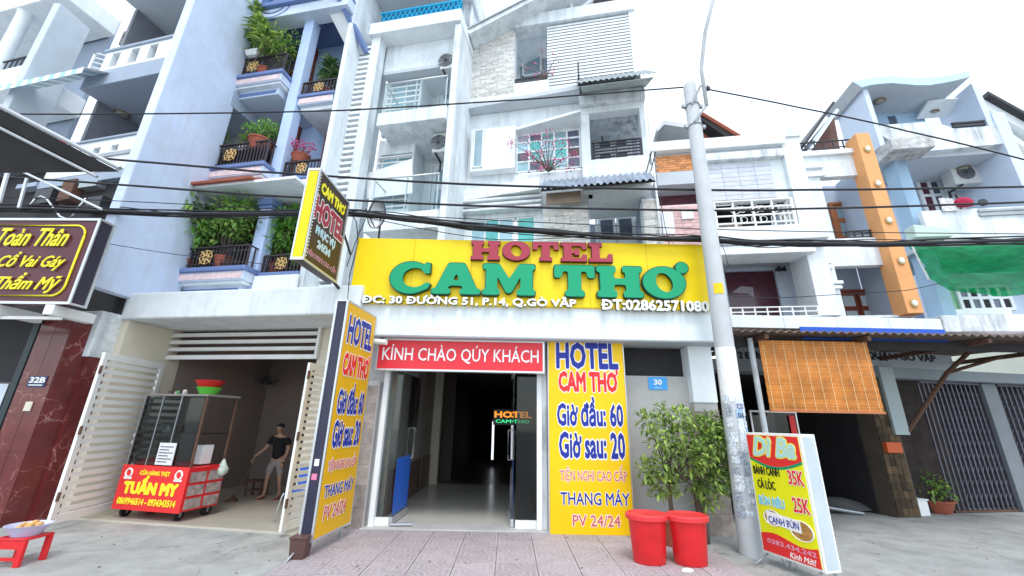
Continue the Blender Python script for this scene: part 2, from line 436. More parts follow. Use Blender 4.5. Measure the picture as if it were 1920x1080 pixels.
def text_mb(s, x0, x1, z0, z1, y, depth=.004, bold=0.0, shear=0.0, spacing=1.0, grow=0.0, ref=None, res=2):
    """built-in font, as a mesh that faces -y; horned and barred letters are composed from base letter plus stroke"""
    s2 = ''.join(SUBST.get(c, c) for c in s)
    V, Fs = raw_text(s2, shear, spacing, res)
    a, b = min(v[0] for v in V), max(v[0] for v in V); c, d = min(v[1] for v in V), max(v[1] for v in V)
    extra = []
    for i, ch in enumerate(s):
        if ch not in SUBST: continue
        right = max(v[0] for v in raw_text(s2[:i+1], shear, spacing, 1)[0])
        bv = raw_text({'ơ':'o','ờ':'o','Ơ':'O','Ờ':'O','Đ':'D','ư':'u','Ư':'U'}[ch], shear, 1, 1)[0]
        w_ = max(v[0] for v in bv)-min(v[0] for v in bv); top = max(v[1] for v in bv); left = right - w_
        if ch == 'Đ': extra.append([(left-.07, top*.44), (left+w_*.48, top*.44), (left+w_*.48, top*.55), (left-.07, top*.55)])
        else:
            r = .085; cx_, cz_ = right-(.02 if ch not in 'ưƯ' else .0), top-(.02 if ch not in 'ưƯ' else -.01)
            extra.append([(cx_-.07, cz_-.09), (cx_+.03, cz_-.06), (cx_+.11, cz_+.02), (cx_+.10, cz_+.13), (cx_+.03, cz_+.13), (cx_+.02, cz_+.02)])
    x0 -= grow; x1 += grow; z0 -= grow; z1 += grow
    sx_, sz_ = (x1-x0)/(b-a), (z1-z0)/(d-c)
    P = [(x0+(x-a)*sx_, z0+(z-c)*sz_) for x, z in V]
    mb = MB(); n = len(P)
    cnt = {}
    for f in Fs:
        for i in range(len(f)):
            e = (f[i], f[(i+1) % len(f)]); cnt[e] = cnt.get(e, 0) + 1
    fs = []
    for f in Fs:
        ar = sum(P[f[i]][0]*P[f[(i+1)%len(f)]][1]-P[f[(i+1)%len(f)]][0]*P[f[i]][1] for i in range(len(f)))
        fs.append(f if ar > 0 else f[::-1])
    rem = bold*1.15
    nd = 0 if rem < .002 else (8 if rem < .03 else 12)
    offs = [(0, 0)] + [(rem*sx_*math.cos(2*math.pi*i/nd), rem*sz_*math.sin(2*math.pi*i/nd)) for i in range(nd)]
    sides = [(e[0], e[0]+n, e[1]+n, e[1]) for e in cnt if (e[1], e[0]) not in cnt]
    for q, (ox, oz) in enumerate(offs):
        dy = depth + q*.00015
        Q = [(x+ox, z+oz) for x, z in P]
        mb.add([(x, y-dy, z) for x, z in Q] + [(x, y, z) for x, z in Q], fs + sides)
    for E_ in extra:
        cx_ = sum(p_[0] for p_ in E_)/len(E_); cz_ = sum(p_[1] for p_ in E_)/len(E_); L = []
        for ex, ez in E_:
            gx = ex + rem*.8*(1 if ex > cx_ else -1); gz = ez + rem*.8*(1 if ez > cz_ else -1)
            L.append((x0+(gx-a)*sx_, z0+(gz-c)*sz_))
        mb.prism(L, y-depth-nd*.00015-.0003, y)
    return mb

def outline_text(T, s, rect, y, m, mo, bold=.02, ob=.05, name='lettering', label=None, depth=.0045, parent=None, **k):
    """coloured letters on a wider halo of the outline colour"""
    x0, x1, z0, z1 = rect
    if mo:
        h = (z1-z0)*.055
        T.part('letter_outline', text_mb(s, x0, x1, z0, z1, y, depth=.0012, bold=max(ob, bold+.035), **k), mo, parent=parent)
        return T.part(name, text_mb(s, x0, x1, z0, z1, y, depth=depth, bold=bold, **k), m, label=label, parent=parent)
    return T.part(name, text_mb(s, x0, x1, z0, z1, y, depth=depth, bold=bold, **k), m, label=label, parent=parent)

GL = {
 'H': ([(0,0),(4.3,0),(4.3,2),(3.7,2),(3.7,4),(6.3,4),(6.3,2),(5.7,2),(5.7,0),(10,0),(10,2),(9.3,2),(9.3,8),(10,8),(10,10),(5.7,10),(5.7,8),(6.3,8),(6.3,6),(3.7,6),(3.7,8),(4.3,8),(4.3,10),(0,10),(0,8),(.7,8),(.7,2),(0,2)], []),
 'T': ([(2.6,0),(7.4,0),(7.4,1.9),(6.6,1.9),(6.6,8),(7.9,8),(8.3,5.9),(10,5.9),(10,10),(0,10),(0,5.9),(1.7,5.9),(2.1,8),(3.4,8),(3.4,1.9),(2.6,1.9)], []),
 'E': ([(0,0),(10,0),(10,3.7),(8.4,3.7),(7.9,1.9),(4.2,1.9),(4.2,4.2),(5.4,4.2),(5.4,3.3),(7.2,3.3),(7.2,6.7),(5.4,6.7),(5.4,5.8),(4.2,5.8),(4.2,8.1),(7.9,8.1),(8.4,6.5),(10,6.5),(10,10),(0,10),(0,8.1),(1,8.1),(1,1.9),(0,1.9)], []),
 'L': ([(0,0),(10,0),(10,4.2),(8.2,4.2),(7.6,1.9),(4.6,1.9),(4.6,8.1),(5.8,8.1),(5.8,10),(0,10),(0,8.1),(1.2,8.1),(1.2,1.9),(0,1.9)], []),
 'A': ([(0,0),(3.9,0),(3.9,1.7),(3.3,1.7),(3.7,2.7),(6.1,2.7),(6.5,1.7),(5.8,1.7),(5.8,0),(10,0),(10,1.8),(9.3,1.8),(6.6,10),(3.2,10),(.8,1.8),(0,1.8)], [[(4.3,4.4),(5.6,4.4),(4.95,6.6)]]),
 'M': ([(0,0),(3.3,0),(3.3,1.8),(2.8,1.8),(2.8,5.9),(4.5,.7),(5.5,.7),(7.2,5.9),(7.2,1.8),(6.5,1.8),(6.5,0),(10,0),(10,1.8),(9.5,1.8),(9.5,8.2),(10,8.2),(10,10),(6.9,10),(5.05,5.2),(3.2,10),(0,10),(0,8.2),(.6,8.2),(.6,1.8),(0,1.8)], []),
}
def ell(cx, cz, rx, rz, n=36, tilt=0, a0=0, a1=360):
    r = []
    for i in range(n + (0 if a1-a0 == 360 else 1)):
        t = math.radians(a0 + (a1-a0)*i/n); x, z = rx*math.cos(t), rz*math.sin(t); q = math.radians(tilt)
        r.append((cx + x*math.cos(q)-z*math.sin(q), cz + x*math.sin(q)+z*math.cos(q)))
    return r
GL['O'] = (ell(5, 5, 5, 5.1), [ell(5, 5, 1.9, 3.1, 24, 12)])
GL['Ơ'] = GL['O']
_c = ell(5, 5, 5, 5.15, 40, 0, 38, 322)
_ci = ell(6.1, 5, 3.0, 3.2, 30, 0, 320, 40)
GL['C'] = (_c[:0] + [(9.6, 9.6), (8.4, 9.9)] + ell(5, 5, 5, 5.15, 40, 0, 55, 300) + [(9.3, 1.6), (9.9, 3.2), (9.0, 3.6), (8.0, 2.7)] + ell(6.0, 5, 2.9, 3.1, 26, 0, -60, -300)[::1] + [(8.3, 6.4), (9.6, 6.4)], [])

def chaikin(p, k):
    for _ in range(k):
        q = []
        for i in range(len(p)):
            a, b = p[i], p[(i+1) % len(p)]
            L = math.hypot(a[0]-b[0], a[1]-b[1]); t = min(.25, .35/max(L, .01))
            q += [(a[0]+(b[0]-a[0])*t, a[1]+(b[1]-a[1])*t), (a[0]+(b[0]-a[0])*(1-t), a[1]+(b[1]-a[1])*(1-t))]
        p = q
    return p

def glyph_mb(ch, x0, x1, z0, z1, y, depth, rnd=0, grow=0.0):
    outer, holes = GL[ch]
    cu = bpy.data.curves.new('g', 'CURVE'); cu.dimensions = '2D'; cu.fill_mode = 'BOTH'; cu.extrude = .5
    loops = [outer] + holes
    for L in loops:
        L = chaikin(L, rnd) if (rnd and len(L) < 34) else L
        L = [(x0 + x/10*(x1-x0), z0 + z/10*(z1-z0)) for x, z in L]
        sp = cu.splines.new('POLY'); sp.points.add(len(L)-1); sp.use_cyclic_u = True
        for i, (x, z) in enumerate(L): sp.points[i].co = (x, z, 0, 1)
    cu.offset = grow
    o = bpy.data.objects.new('g', cu); COL.objects.link(o)
    me = bpy.data.meshes.new_from_object(o.evaluated_get(bpy.context.evaluated_depsgraph_get()))
    mb = MB(); mb.add([(v.co.x, y - depth*(v.co.z+.5), v.co.y) for v in me.vertices], [tuple(p.vertices) for p in me.polygons])
    bpy.data.meshes.remove(me); bpy.data.objects.remove(o); bpy.data.curves.remove(cu)
    return mb

# ------------------------------------------------------------------ foliage
def leaf(mb, c, d, L, Wd, up=None):
    d = Vector(d).normalized(); s = d.cross(Vector((random.uniform(-.4,.4), random.uniform(-.4,.4), 1))).normalized() * Wd/2
    c = Vector(c); n = s.cross(d).normalized() * Wd*.18
    a, b = c + d*L*.45 + s + n, c + d*L*.45 - s + n
    mid = c + d*L*.5
    t = c + d*L - Vector((0,0,L*.12))
    mb.add([c, a, t, mid, b], [(0,1,2,3), (0,3,2,4)])
def rdir(up=.2):
    while True:
        v = Vector((random.uniform(-1,1), random.uniform(-1,1), random.uniform(-1,1)))
        if .1 < v.length < 1: v.normalize(); v.z += up; return v
def clump(mb, c, R, n, L, Wd, up=.2, flat=1.0):
    for _ in range(n):
        v = rdir(0); r = random.random()**.5
        p = Vector((c[0]+v.x*R*r, c[1]+v.y*R*r, c[2]+v.z*R*r*flat))
        d = (v*.7 + rdir(up)*.7)
        leaf(mb, p, d, L*random.uniform(.6,1.2), Wd*random.uniform(.7,1.2))
def rosette(mb, c, n, L, Wd, droop=1.0):
    """long strap leaves that arch out and down"""
    for i in range(n):
        t = random.uniform(0, 2*math.pi); el = random.uniform(.0, 1.3); l = L*random.uniform(.7,1.1)
        h = Vector((math.cos(t), math.sin(t), 0)); s = Vector((-math.sin(t), math.cos(t), 0))*Wd/2
        pts = []
        for k in range(4):
            u = k/3; pts.append(Vector(c) + h*l*u*math.cos(el*.9)*(1) + Vector((0,0, l*(u*math.sin(el) - droop*.75*u*u))))
        wv = [.5, 1, .8, .05]; vv = []
        for p, q in zip(pts, wv): vv += [p - s*q, p + s*q]
        mb.add(vv, [(0,1,3,2),(2,3,5,4),(4,5,7,6)])
def branches(mb, base, tips, r0=.02):
    for t in tips:
        b = Vector(base); t = Vector(t); m1 = b.lerp(t, .45) + Vector((random.uniform(-.05,.05), random.uniform(-.05,.05), .05))
        mb.tube([b, m1, t], [r0, r0*.6, r0*.25], 6)

def pot_plant(label, name, cat, F, c, R, H, m, pot=(.16,.22), potm=None, L=.10, Wd=.05, n=160, clumps=7, group=None, up=.2, flat=1.0, stem=.15):
    T = Thing(name, label, cat, F, c, group=group)
    pr, ph = pot
    T.part('pot', MB().lathe(c, [(pr*.68,0),(pr*.72,.01),(pr,ph*.9),(pr*1.08,ph*.9),(pr*1.08,ph),(pr*.9,ph),(pr*.88,ph*.86)], 20), potm or M_terra, smooth=True, auto=True)
    top = (c[0], c[1], c[2]+ph*.85)
    cs = []
    for i in range(clumps):
        a = 2*math.pi*i/clumps + random.uniform(-.4,.4); rr = R*random.uniform(.15,.75)
        cs.append((c[0]+rr*math.cos(a), c[1]+rr*.6*math.sin(a), c[2]+ph+stem+(H-ph-stem)*random.uniform(.15,.85)))
    sb = MB(); branches(sb, top, cs, .014); T.part('stem', sb, M_bark)
    fb = MB()
    for q in cs: clump(fb, q, R*.42, n//clumps, L, Wd, up, flat)
    T.part('foliage', fb, m, kind='stuff')
    return T

# ------------------------------------------------------------------ building bits
def window(T, rect, y, cols, rows, fm, panes, fw=.04, fd=.05, name='window', thick=.02):
    x0, x1, z0, z1 = rect
    mb = MB()
    for i in range(cols+1):
        x = x0 + (x1-x0)*i/cols; mb.box(x-fw/2, x+fw/2, z0-fw/2, z1+fw/2, y-fd, y)
    for j in range(rows+1):
        z = z0 + (z1-z0)*j/rows; mb.box(x0-fw/2-.001, x1+fw/2+.001, z-fw/2, z+fw/2, y-fd+.003, y-.003)
    f = T.part(name, mb, fm)
    for j in range(rows):
        for i in range(cols):
            a, b = x0+(x1-x0)*i/cols+fw/2, x0+(x1-x0)*(i+1)/cols-fw/2
            c, d = z0+(z1-z0)*j/rows+fw/2, z0+(z1-z0)*(j+1)/rows-fw/2
            m = panes[(j*cols+i) % len(panes)]
            T.part('pane', MB().box(a, b, c, d, y-fd*.6, y-fd*.6+thick), m, parent=f)
    return f

def door(T, rect, y, m, pm, style='glass', leaves=2):
    x0, x1, z0, z1 = rect; mb = MB()
    fw = .06
    mb.box(x0-fw, x0, z0, z1+fw, y-.06, y+.04); mb.box(x1, x1+fw, z0, z1+fw, y-.06, y+.04); mb.box(x0, x1, z1, z1+fw, y-.06, y+.04)
    f = T.part('door', mb, m)
    wd = (x1-x0)/leaves
    for i in range(leaves):
        a, b = x0+wd*i+.01, x0+wd*(i+1)-.01
        st = wd*.14; H = z1-z0
        mb = MB()
        hs = [(a+st, b-st, z0+H*.74, z1-H*.06), (a+st, b-st, z0+H*.40, z0+H*.66), (a+st, b-st, z0+H*.08, z0+H*.32)]
        mb.wall(a, b, z0, z1, y-.03, y+.01, hs)
        T.part('door_leaf', mb, m, parent=f)
        for h in hs[:2]: T.part('pane', MB().box(*h, y-.012, y-.004), pm, parent=f)
        T.part('panel', MB().box(*hs[2], y-.018, y-.004), m, parent=f)
    return f

def railing(T, x0, x1, z0, z1, y, m, n=10, horiz=0, r=.012, ends=True, name='railing', frame=.02, rot=None):
    mb = MB()
    mb.box(x0, x1, z1-frame, z1, y-frame, y+frame); mb.box(x0, x1, z0, z0+frame*.8, y-frame*.8, y+frame*.8)
    for i in range(n+1):
        x = x0+(x1-x0)*i/n; e = r*1.6 if i in (0, n) else r
        mb.box(x-e, x+e, z0, z1-.002, y-e, y+e)
    for j in range(1, horiz+1):
        z = z0+(z1-z0)*j/(horiz+1); mb.box(x0, x1, z-r*.9, z+r*.9, y-r*.9, y+r*.9)
    return T.part(name, mb, m)

def side_rail(T, x, z0, z1, y0, y1, m, n=6, r=.012, name='side_railing'):
    mb = MB(); mb.box(x-.02, x+.02, z1-.02, z1, y0, y1); mb.box(x-.016, x+.016, z0, z0+.016, y0, y1)
    for i in range(1, n):
        y = y0+(y1-y0)*i/n; mb.box(x-r, x+r, z0, z1-.002, y-r, y+r)
    return T.part(name, mb, m)

def aircon(label, F, c, w_=.78, h=.56, d=.30, rot=0, group='outdoor air conditioner units on the house fronts', cm=None):
    """c = centre of the base, fan grille facing -y"""
    T = Thing('air_conditioner', label, 'air conditioner', F, c, group=group)
    x, y, z = c
    T.part('casing', MB().box(x-w_/2, x+w_/2, z, z+h, y-d/2, y+d/2), cm or mat('air_conditioner_casing', (.58,.60,.59), .55, .08, stain=.35, scol=(.36,.34,.30)), bev=.015)
    fb = MB()
    for R in (.20,.16,.12,.08,.04): fb.ring((x-.1, y-d/2-.012, z+h/2), R, .006, 'y', 20, 4)
    for k in range(4):
        a = math.pi*k/4; fb.tube([(x-.1-.2*math.cos(a), y-d/2-.012, z+h/2-.2*math.sin(a)), (x-.1+.2*math.cos(a), y-d/2-.012, z+h/2+.2*math.sin(a))], .005, 4)
    T.part('fan_grille', fb, M_metald)
    T.part('fan_opening', MB().prism(ell(x-.1, z+h/2, .21, .21, 24), y-d/2-.004, y-d/2+.01), M_metalg)
    for s in (-1, 1):
        T.part('bracket', MB().box(x+s*w_*.32-.02, x+s*w_*.32+.02, z-.04, z-.002, y-d/2, y+d/2+.1).box(x+s*w_*.32-.018, x+s*w_*.32+.018, z-.28, z-.042, y+d/2+.06, y+d/2+.1), M_metald)
    T.o.rotation_euler.z += rot
    return T

def ring_lamp(label, F, c, R=.16):
    T = Thing('ceiling_lamp', label, 'ceiling lamp', F, c, group='round lamps under the balcony ceilings')
    T.part('rim', MB().ring((c[0], c[1], c[2]-.01), R, .022, 'z', 24, 6), mat('bronze_rim', (.22,.17,.10), .5, .1), smooth=True)
    T.part('diffuser', MB().lathe((c[0], c[1], c[2]-.05), [(R*.3,0),(R*.8,.015),(R*.92,.045)], 20), mat('dull_lamp_glass', (.38,.38,.33), .4, .1), smooth=True)
    return T

# ================================================================== GROUND
def cracks(m, sc=.55, th=.006, col=(.10,.10,.095), amt=.8):
    n, l = m.node_tree.nodes, m.node_tree.links; b = n['Principled BSDF']
    src = b.inputs['Base Color'].links[0].from_socket
    geo = n.new('ShaderNodeNewGeometry')
    no = n.new('ShaderNodeTexNoise'); no.inputs['Scale'].default_value = 2.5; no.inputs['Detail'].default_value = 8; no.inputs['Roughness'].default_value = .7
    l.new(geo.outputs['Position'], no.inputs['Vector'])
    sc0 = n.new('ShaderNodeVectorMath'); sc0.operation = 'MULTIPLY_ADD'; l.new(no.outputs['Color'], sc0.inputs[0]); sc0.inputs[1].default_value = (.7,.7,.0); l.new(geo.outputs['Position'], sc0.inputs[2])
    v = n.new('ShaderNodeTexVoronoi'); v.feature = 'DISTANCE_TO_EDGE'; v.inputs['Scale'].default_value = sc; l.new(sc0.outputs[0], v.inputs['Vector'])
    r = n.new('ShaderNodeMapRange'); r.inputs[1].default_value = 0; r.inputs[2].default_value = th; r.inputs[3].default_value = amt; r.inputs[4].default_value = 0; l.new(v.outputs['Distance'], r.inputs[0])
    mx = n.new('ShaderNodeMix'); mx.data_type = 'RGBA'; l.new(r.outputs[0], mx.inputs[0]); l.new(src, mx.inputs[6]); mx.inputs[7].default_value = (*col, 1)
    # pale worn patches
    n2 = n.new('ShaderNodeTexNoise'); n2.inputs['Scale'].default_value = .8; n2.inputs['Detail'].default_value = 10; n2.inputs['Roughness'].default_value = .75; l.new(geo.outputs['Position'], n2.inputs['Vector'])
    r2 = n.new('ShaderNodeMapRange'); r2.inputs[1].default_value = .5; r2.inputs[2].default_value = .6; r2.inputs[4].default_value = .5; l.new(n2.outputs['Fac'], r2.inputs[0])
    m2 = n.new('ShaderNodeMix'); m2.data_type = 'RGBA'; l.new(r2.outputs[0], m2.inputs[0]); l.new(mx.outputs[2], m2.inputs[6]); m2.inputs[7].default_value = (.46,.46,.44,1)
    l.new(m2.outputs[2], b.inputs['Base Color'])
cracks(M_conc)
g = MB().add([(-400,-60,0),(400,-60,0),(400,600,0),(-400,600,0)], [(0,1,2,3)])
gr = mkobj('ground', g, M_conc, W0); gr['kind'] = 'structure'; gr['label'] = 'worn grey concrete street and forecourt ground'
# tile paving in front of the hotel
M_pave_red = randmat('paving_tile_mauve', (.36,.31,.325), .10, .8, scale=5, var=.12, speck=.08, bump=.2)
def paver_pattern(m):
    n, l = m.node_tree.nodes, m.node_tree.links; b = n['Principled BSDF']
    src = b.inputs['Base Color'].links[0].from_socket
    tc = n.new('ShaderNodeTexCoord'); ob = n.new('ShaderNodeObjectInfo')
    vm = n.new('ShaderNodeVectorMath'); vm.operation = 'ABSOLUTE'; l.new(tc.outputs['Object'], vm.inputs[0])
    sx = n.new('ShaderNodeSeparateXYZ'); l.new(vm.outputs[0], sx.inputs[0])
    # rings round two opposite corners, straight grooves on the other diagonal
    mx = n.new('ShaderNodeMath'); mx.operation = 'MAXIMUM'; l.new(sx.outputs[0], mx.inputs[0]); l.new(sx.outputs[1], mx.inputs[1])
    s0 = n.new('ShaderNodeSeparateXYZ'); l.new(tc.outputs['Object'], s0.inputs[0])
    pr = n.new('ShaderNodeMath'); pr.operation = 'MULTIPLY'; l.new(s0.outputs[0], pr.inputs[0]); l.new(s0.outputs[1], pr.inputs[1])
    gt = n.new('ShaderNodeMath'); gt.operation = 'GREATER_THAN'; gt.inputs[1].default_value = 0; l.new(pr.outputs[0], gt.inputs[0])
    cx = n.new('ShaderNodeVectorMath'); cx.operation = 'SUBTRACT'; l.new(vm.outputs[0], cx.inputs[0]); cx.inputs[1].default_value = (.2375,.2375,0)
    fl = n.new('ShaderNodeVectorMath'); fl.operation = 'MULTIPLY'; fl.inputs[1].default_value = (1,1,0); l.new(cx.outputs[0], fl.inputs[0])
    ln = n.new('ShaderNodeVectorMath'); ln.operation = 'LENGTH'; l.new(fl.outputs[0], ln.inputs[0])
    sw = n.new('ShaderNodeMix'); sw.data_type = 'FLOAT'; l.new(gt.outputs[0], sw.inputs[0]); l.new(mx.outputs[0], sw.inputs[2]); l.new(ln.outputs['Value'], sw.inputs[3])
    wv = n.new('ShaderNodeMath'); wv.operation = 'MULTIPLY'; wv.inputs[1].default_value = 2*math.pi/.068; l.new(sw.outputs[0], wv.inputs[0])
    sn = n.new('ShaderNodeMath'); sn.operation = 'SINE'; l.new(wv.outputs[0], sn.inputs[0])
    r = n.new('ShaderNodeMapRange'); r.inputs[1].default_value = .55; r.inputs[2].default_value = .9; r.inputs[3].default_value = 0; r.inputs[4].default_value = .42; l.new(sn.outputs[0], r.inputs[0])
    mix = n.new('ShaderNodeMix'); mix.data_type = 'RGBA'; l.new(r.outputs[0], mix.inputs[0]); l.new(src, mix.inputs[6]); mix.inputs[7].default_value = (.56,.52,.52,1)
    l.new(mix.outputs[2], b.inputs['Base Color'])
paver_pattern(M_pave_red)
bed = MB().slab([(-2.55,3.6),(2.75,3.6),(2.75,6.86),(-2.3,6.86)], .002, .018)
pv = mkobj('pavement', bed, mat('mortar_bed', (.27,.26,.25), .95, .15), W0); pv['kind'] = 'structure'; pv['label'] = 'mauve grooved tile paving before the hotel door'
tile_me = bpy.data.meshes.new('paving_tile')
tb = MB().box(-.233,.233,0,.022,-.233,.233)
tile_me.from_pydata(tb.v, [], tb.f); tile_me.materials.append(M_pave_red)
TS = .475
for j in range(6):
    for i in range(11):
        x = -2.5 + TS*(i+.5); y = 6.66 - TS*j
        if x + .15 > 2.75: continue
        if x - .19 < -2.62 + .0*(6.9-y): continue
        o = bpy.data.objects.new('paving_tile', tile_me); COL.objects.link(o); o.parent = pv
        o.location = (x, y, .012 + random.uniform(-.0015,.0015)); o.rotation_euler = (random.uniform(-.003,.003), random.uniform(-.003,.003), math.pi/2*((i+j) % 2)+random.uniform(-.004,.004))

# ================================================================== HOTEL GROUND FLOOR
HO = Fr(0, 7.0, 0)
T = Thing('hotel', 'hotel with red welcome board over glass doors and mustard price board beside', 'hotel', HO, (.3, 0, 0))
T.o['label'] = 'hotel ground floor with weathered white fascia over the open glass doors'
hotel = T
xL, xR = -2.42, 3.42
zS0, zS1 = 2.90, 3.50
T.part('fascia', MB().box(xL-.1, xR+.12, zS0, zS1+.03, -.45, .35), mat('fascia_white', (.76,.82,.84), .85, .05, streak=.5, stain=.12, scol=(.34,.37,.39)), bev=.015)
T.part('soffit', MB().box(xL, xR, zS0-.012, zS0-.001, -.43, .3), M_soffit)
dx0, dx1 = -2.08, .50       # door opening
T.part('pillar', MB().box(xL, dx0-.03, 0, zS0-.013, .02, .5), M_concwall, label='patched grey pillar left of the doors', bev=.01)
T.part('pillar', MB().box(dx1+.03, .62, 0, zS0-.013, -.02, .5), M_whitedirt, bev=.01)
T.part('door_jamb', MB().box(dx0-.03, dx0+.05, 0.02, 2.9, -.05, .05), M_metalw)
T.part('door_jamb', MB().box(dx1-.05, dx1+.03, 0.02, 2.9, -.05, .05), M_metalw)
T.part('step', MB().box(dx0-.12, .70, .0, .05, -.14, .2), mat('granite_step', (.45,.45,.43), .6, .1, speck=.1), bev=.006)
# right wall panel with the house number
x0,x1,z0,z1 = HO.r(0, 1172, 1295, 650, 705)
T.part('wall', MB().wall(.62, 3.05, 0, zS0-.013, .03, .22, [(x0, x1, z0, z1)]), M_concwall)
T.part('transom_opening', MB().box(x0, x1, z0, z1, .18, .2), M_dark)
px0, px1, _, pz = HO.r(-.1, 1293, 1340, 640, 672)
T.part('pillar', MB().box(3.02, 3.42, 1.95, zS0-.013, -.12, .25), M_whiteclean, label='white upper part of the right corner pillar', bev=.01)
# stone tiles on the lower part of the right pillar
M_ptile = randmat('brown_marbled_tile', (.30,.25,.22), .22, .5, scale=6, var=.35, bump=.05)
core = T.part('pillar_core', MB().box(3.03, 3.41, 0, 1.95, -.10, .25), M_concwall)
ti = bpy.data.meshes.new('stone_tile'); b_ = MB().box(-.094,.094,-.147,.147,-.012,.0); ti.from_pydata(b_.v, [], b_.f); ti.materials.append(M_ptile)
for j in range(6):
    for i in range(2):
        T.share('stone_tile', ti, (3.13+.19*i, -.101, .17+.30*j), parent=core)
        T.share('stone_tile', ti, (3.029, -.0+.19*i-.01, .17+.30*j), parent=core, rot=(0,0,-math.pi/2))
# rough stone strip at the left corner behind the banner
st = T.part('corner_pillar', MB().box(-2.40,-2.16, 0, 2.2, -.12, .02), M_concwall, bev=.01)
for j in range(7):
    T.share('stone_tile', ti, (-2.28, -.121, .17+.30*j), parent=st, scale=(1.15,1,1))

# interior corridor; wall and floor colours darken with depth to hold the shade
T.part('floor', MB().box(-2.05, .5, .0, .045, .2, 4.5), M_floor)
T.part('rear_floor', MB().box(-2.05, .5, .0, .044, 4.501, 15), mat('shade_rear_floor', (.12,.11,.10), .3, .1))
T.part('inner_wall', MB().box(-2.2, -2.05, 0, 2.9, .5, 5), mat('shade_cream_wall', (.36,.34,.30), .7, .05))
T.part('inner_wall', MB().box(-2.0, -1.55, 0, 2.9, 5, 15), mat('shade_brown_wall', (.09,.075,.065), .8, .1))
T.part('inner_wall', MB().box(.5, .7, 0, 2.9, .5, 15), mat('shade_brown_wall', (.09,.075,.065), .8, .1))
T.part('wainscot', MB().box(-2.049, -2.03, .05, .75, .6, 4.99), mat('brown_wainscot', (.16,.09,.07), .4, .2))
T.part('ceiling', MB().box(-2.2, .7, 2.9, 3.0, .36, 15), mat('shade_brown_wall', (.09,.075,.065), .8, .1))
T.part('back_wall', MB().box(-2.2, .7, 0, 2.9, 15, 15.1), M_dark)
# wall poster inside
x0, y0 = -2.03, 0
T.part('poster', MB().box(-2.029, -2.01, 1.45, 2.45, 1.6, 2.4), mat('dark_poster', (.06,.035,.035), .3, .5, scale=4, bump=0))
# glowing light seen at the far end of the corridor
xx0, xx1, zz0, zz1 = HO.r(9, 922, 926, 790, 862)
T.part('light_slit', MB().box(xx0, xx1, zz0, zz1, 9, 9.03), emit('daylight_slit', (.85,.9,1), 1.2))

# red welcome board
R_ = HO.r(-.28, 705, 1021, 640, 697)
wb = Thing('welcome_sign', 'red board with white welcome greeting above the glass doors', 'sign', HO, ((R_[0]+R_[1])/2, -.2, R_[2]))
zt = zS0-.016
wb.part('frame', MB().wall(R_[0], R_[1], R_[2], zt, -.28, -.12, [(R_[0]+.03, R_[1]-.03, R_[2]+.03, zt-.03)]), M_alu)
wb.part('face', MB().box(R_[0]+.03, R_[1]-.03, R_[2]+.03, zt-.03, -.27, -.13), M_red)
tx = HO.r(-.28, 714, 1008, 642, 686)
wb.part('lettering', text_mb('KÍNH CHÀO QÚY KHÁCH', R_[0]+.1, R_[1]-.1, R_[2]+.13, zt-.10, -.272, .006, bold=.004), M_wlet)

# glass doors -----------------------------------------------------------
def glass_leaf(label, cx, cy, ang, w_=.95, film=True, h=2.36, flip=1):
    F = Fr(cx, 7.0+cy, ang)
    D = Thing('glass_door', label, 'glass door', F, (w_/2, 0, .055), group=None)
    D.part('pane', MB().box(0, w_, .16, h, -.006, .006), M_glass)
    D.part('bottom_rail', MB().box(0, w_, .055, .16, -.025, .025), M_alu, bev=.004)
    D.part('top_rail', MB().box(0, w_, h, h+.07, -.02, .02), M_alu, bev=.004)
    if film: D.part('blue_film', MB().box(.02, w_-.02, .18, 1.0, -.009, -.0065), M_bluepl)
    hb = MB()
    for s in (-1, 1):
        hb.tube([(w_-.1, s*.01, .95), (w_-.1, s*.06, .95), (w_-.1, s*.06, 1.45), (w_-.1, s*.01, 1.45)], .014, 8)
    D.part('handle', hb, M_alu, smooth=True)
    return D
Fp = Thing('glass_side_panel', 'fixed pale green glass panel left of the hotel doorway', 'glass panel', HO, (-1.85, .1, .05))
Fp.part('pane', MB().box(-2.03, -1.82, .16, 2.4, .04, .052), M_glass)
Fp.part('bottom_rail', MB().box(-2.03, -1.82, .05, .16, .02, .075), M_metalw)
glass_leaf('left glass door leaf swung inward with blue film on its lower half', -1.80, .06, 87, .82)
glass_leaf('right glass door leaf swung inward with narrow blue film edge', .07, .06, 92, .82)
Fp = Thing('glass_side_panel', 'fixed dark glass panel right of the hotel doorway', 'glass panel', HO, (.28, .1, .05))
Fp.part('pane', MB().box(.12, .45, .16, 2.4, .04, .052), M_glassd)
Fp.part('bottom_rail', MB().box(.12, .45, .05, .16, .02, .075), M_metalw)
single('door_stop', 'grey rubber doorstop on the threshold by the left door leaf', 'doorstop', MB().tube([(-1.78, -.02, .075), (-1.45, .02, .075)], .025, 8), M_metalg, HO)
# hanging LED sign
x0,x1,z0,z1 = HO.r(1.2, 928, 996, 772, 783)
LS = Thing('led_sign', 'small glowing orange and green sign hanging inside the glass doors', 'sign', HO, ((x0+x1)/2, 1.2, z0-.1))
LS.part('backing', MB().box(x0-.03, x1+.03, z0-.14, z1+.04, 1.21, 1.23), M_black)
LS.part('lettering', text_mb('HOTEL', x0, x1, z0, z1, 1.208, .004, bold=.03), emit('orange_led', (1,.32,.03), .9), label='orange lit word')
LS.part('lettering', text_mb('CAM THO', x0+.02, x1-.04, z0-.10, z0-.04, 1.208, .004, bold=.02), emit('green_led', (.05,.8,.3), .7), label='green lit words')
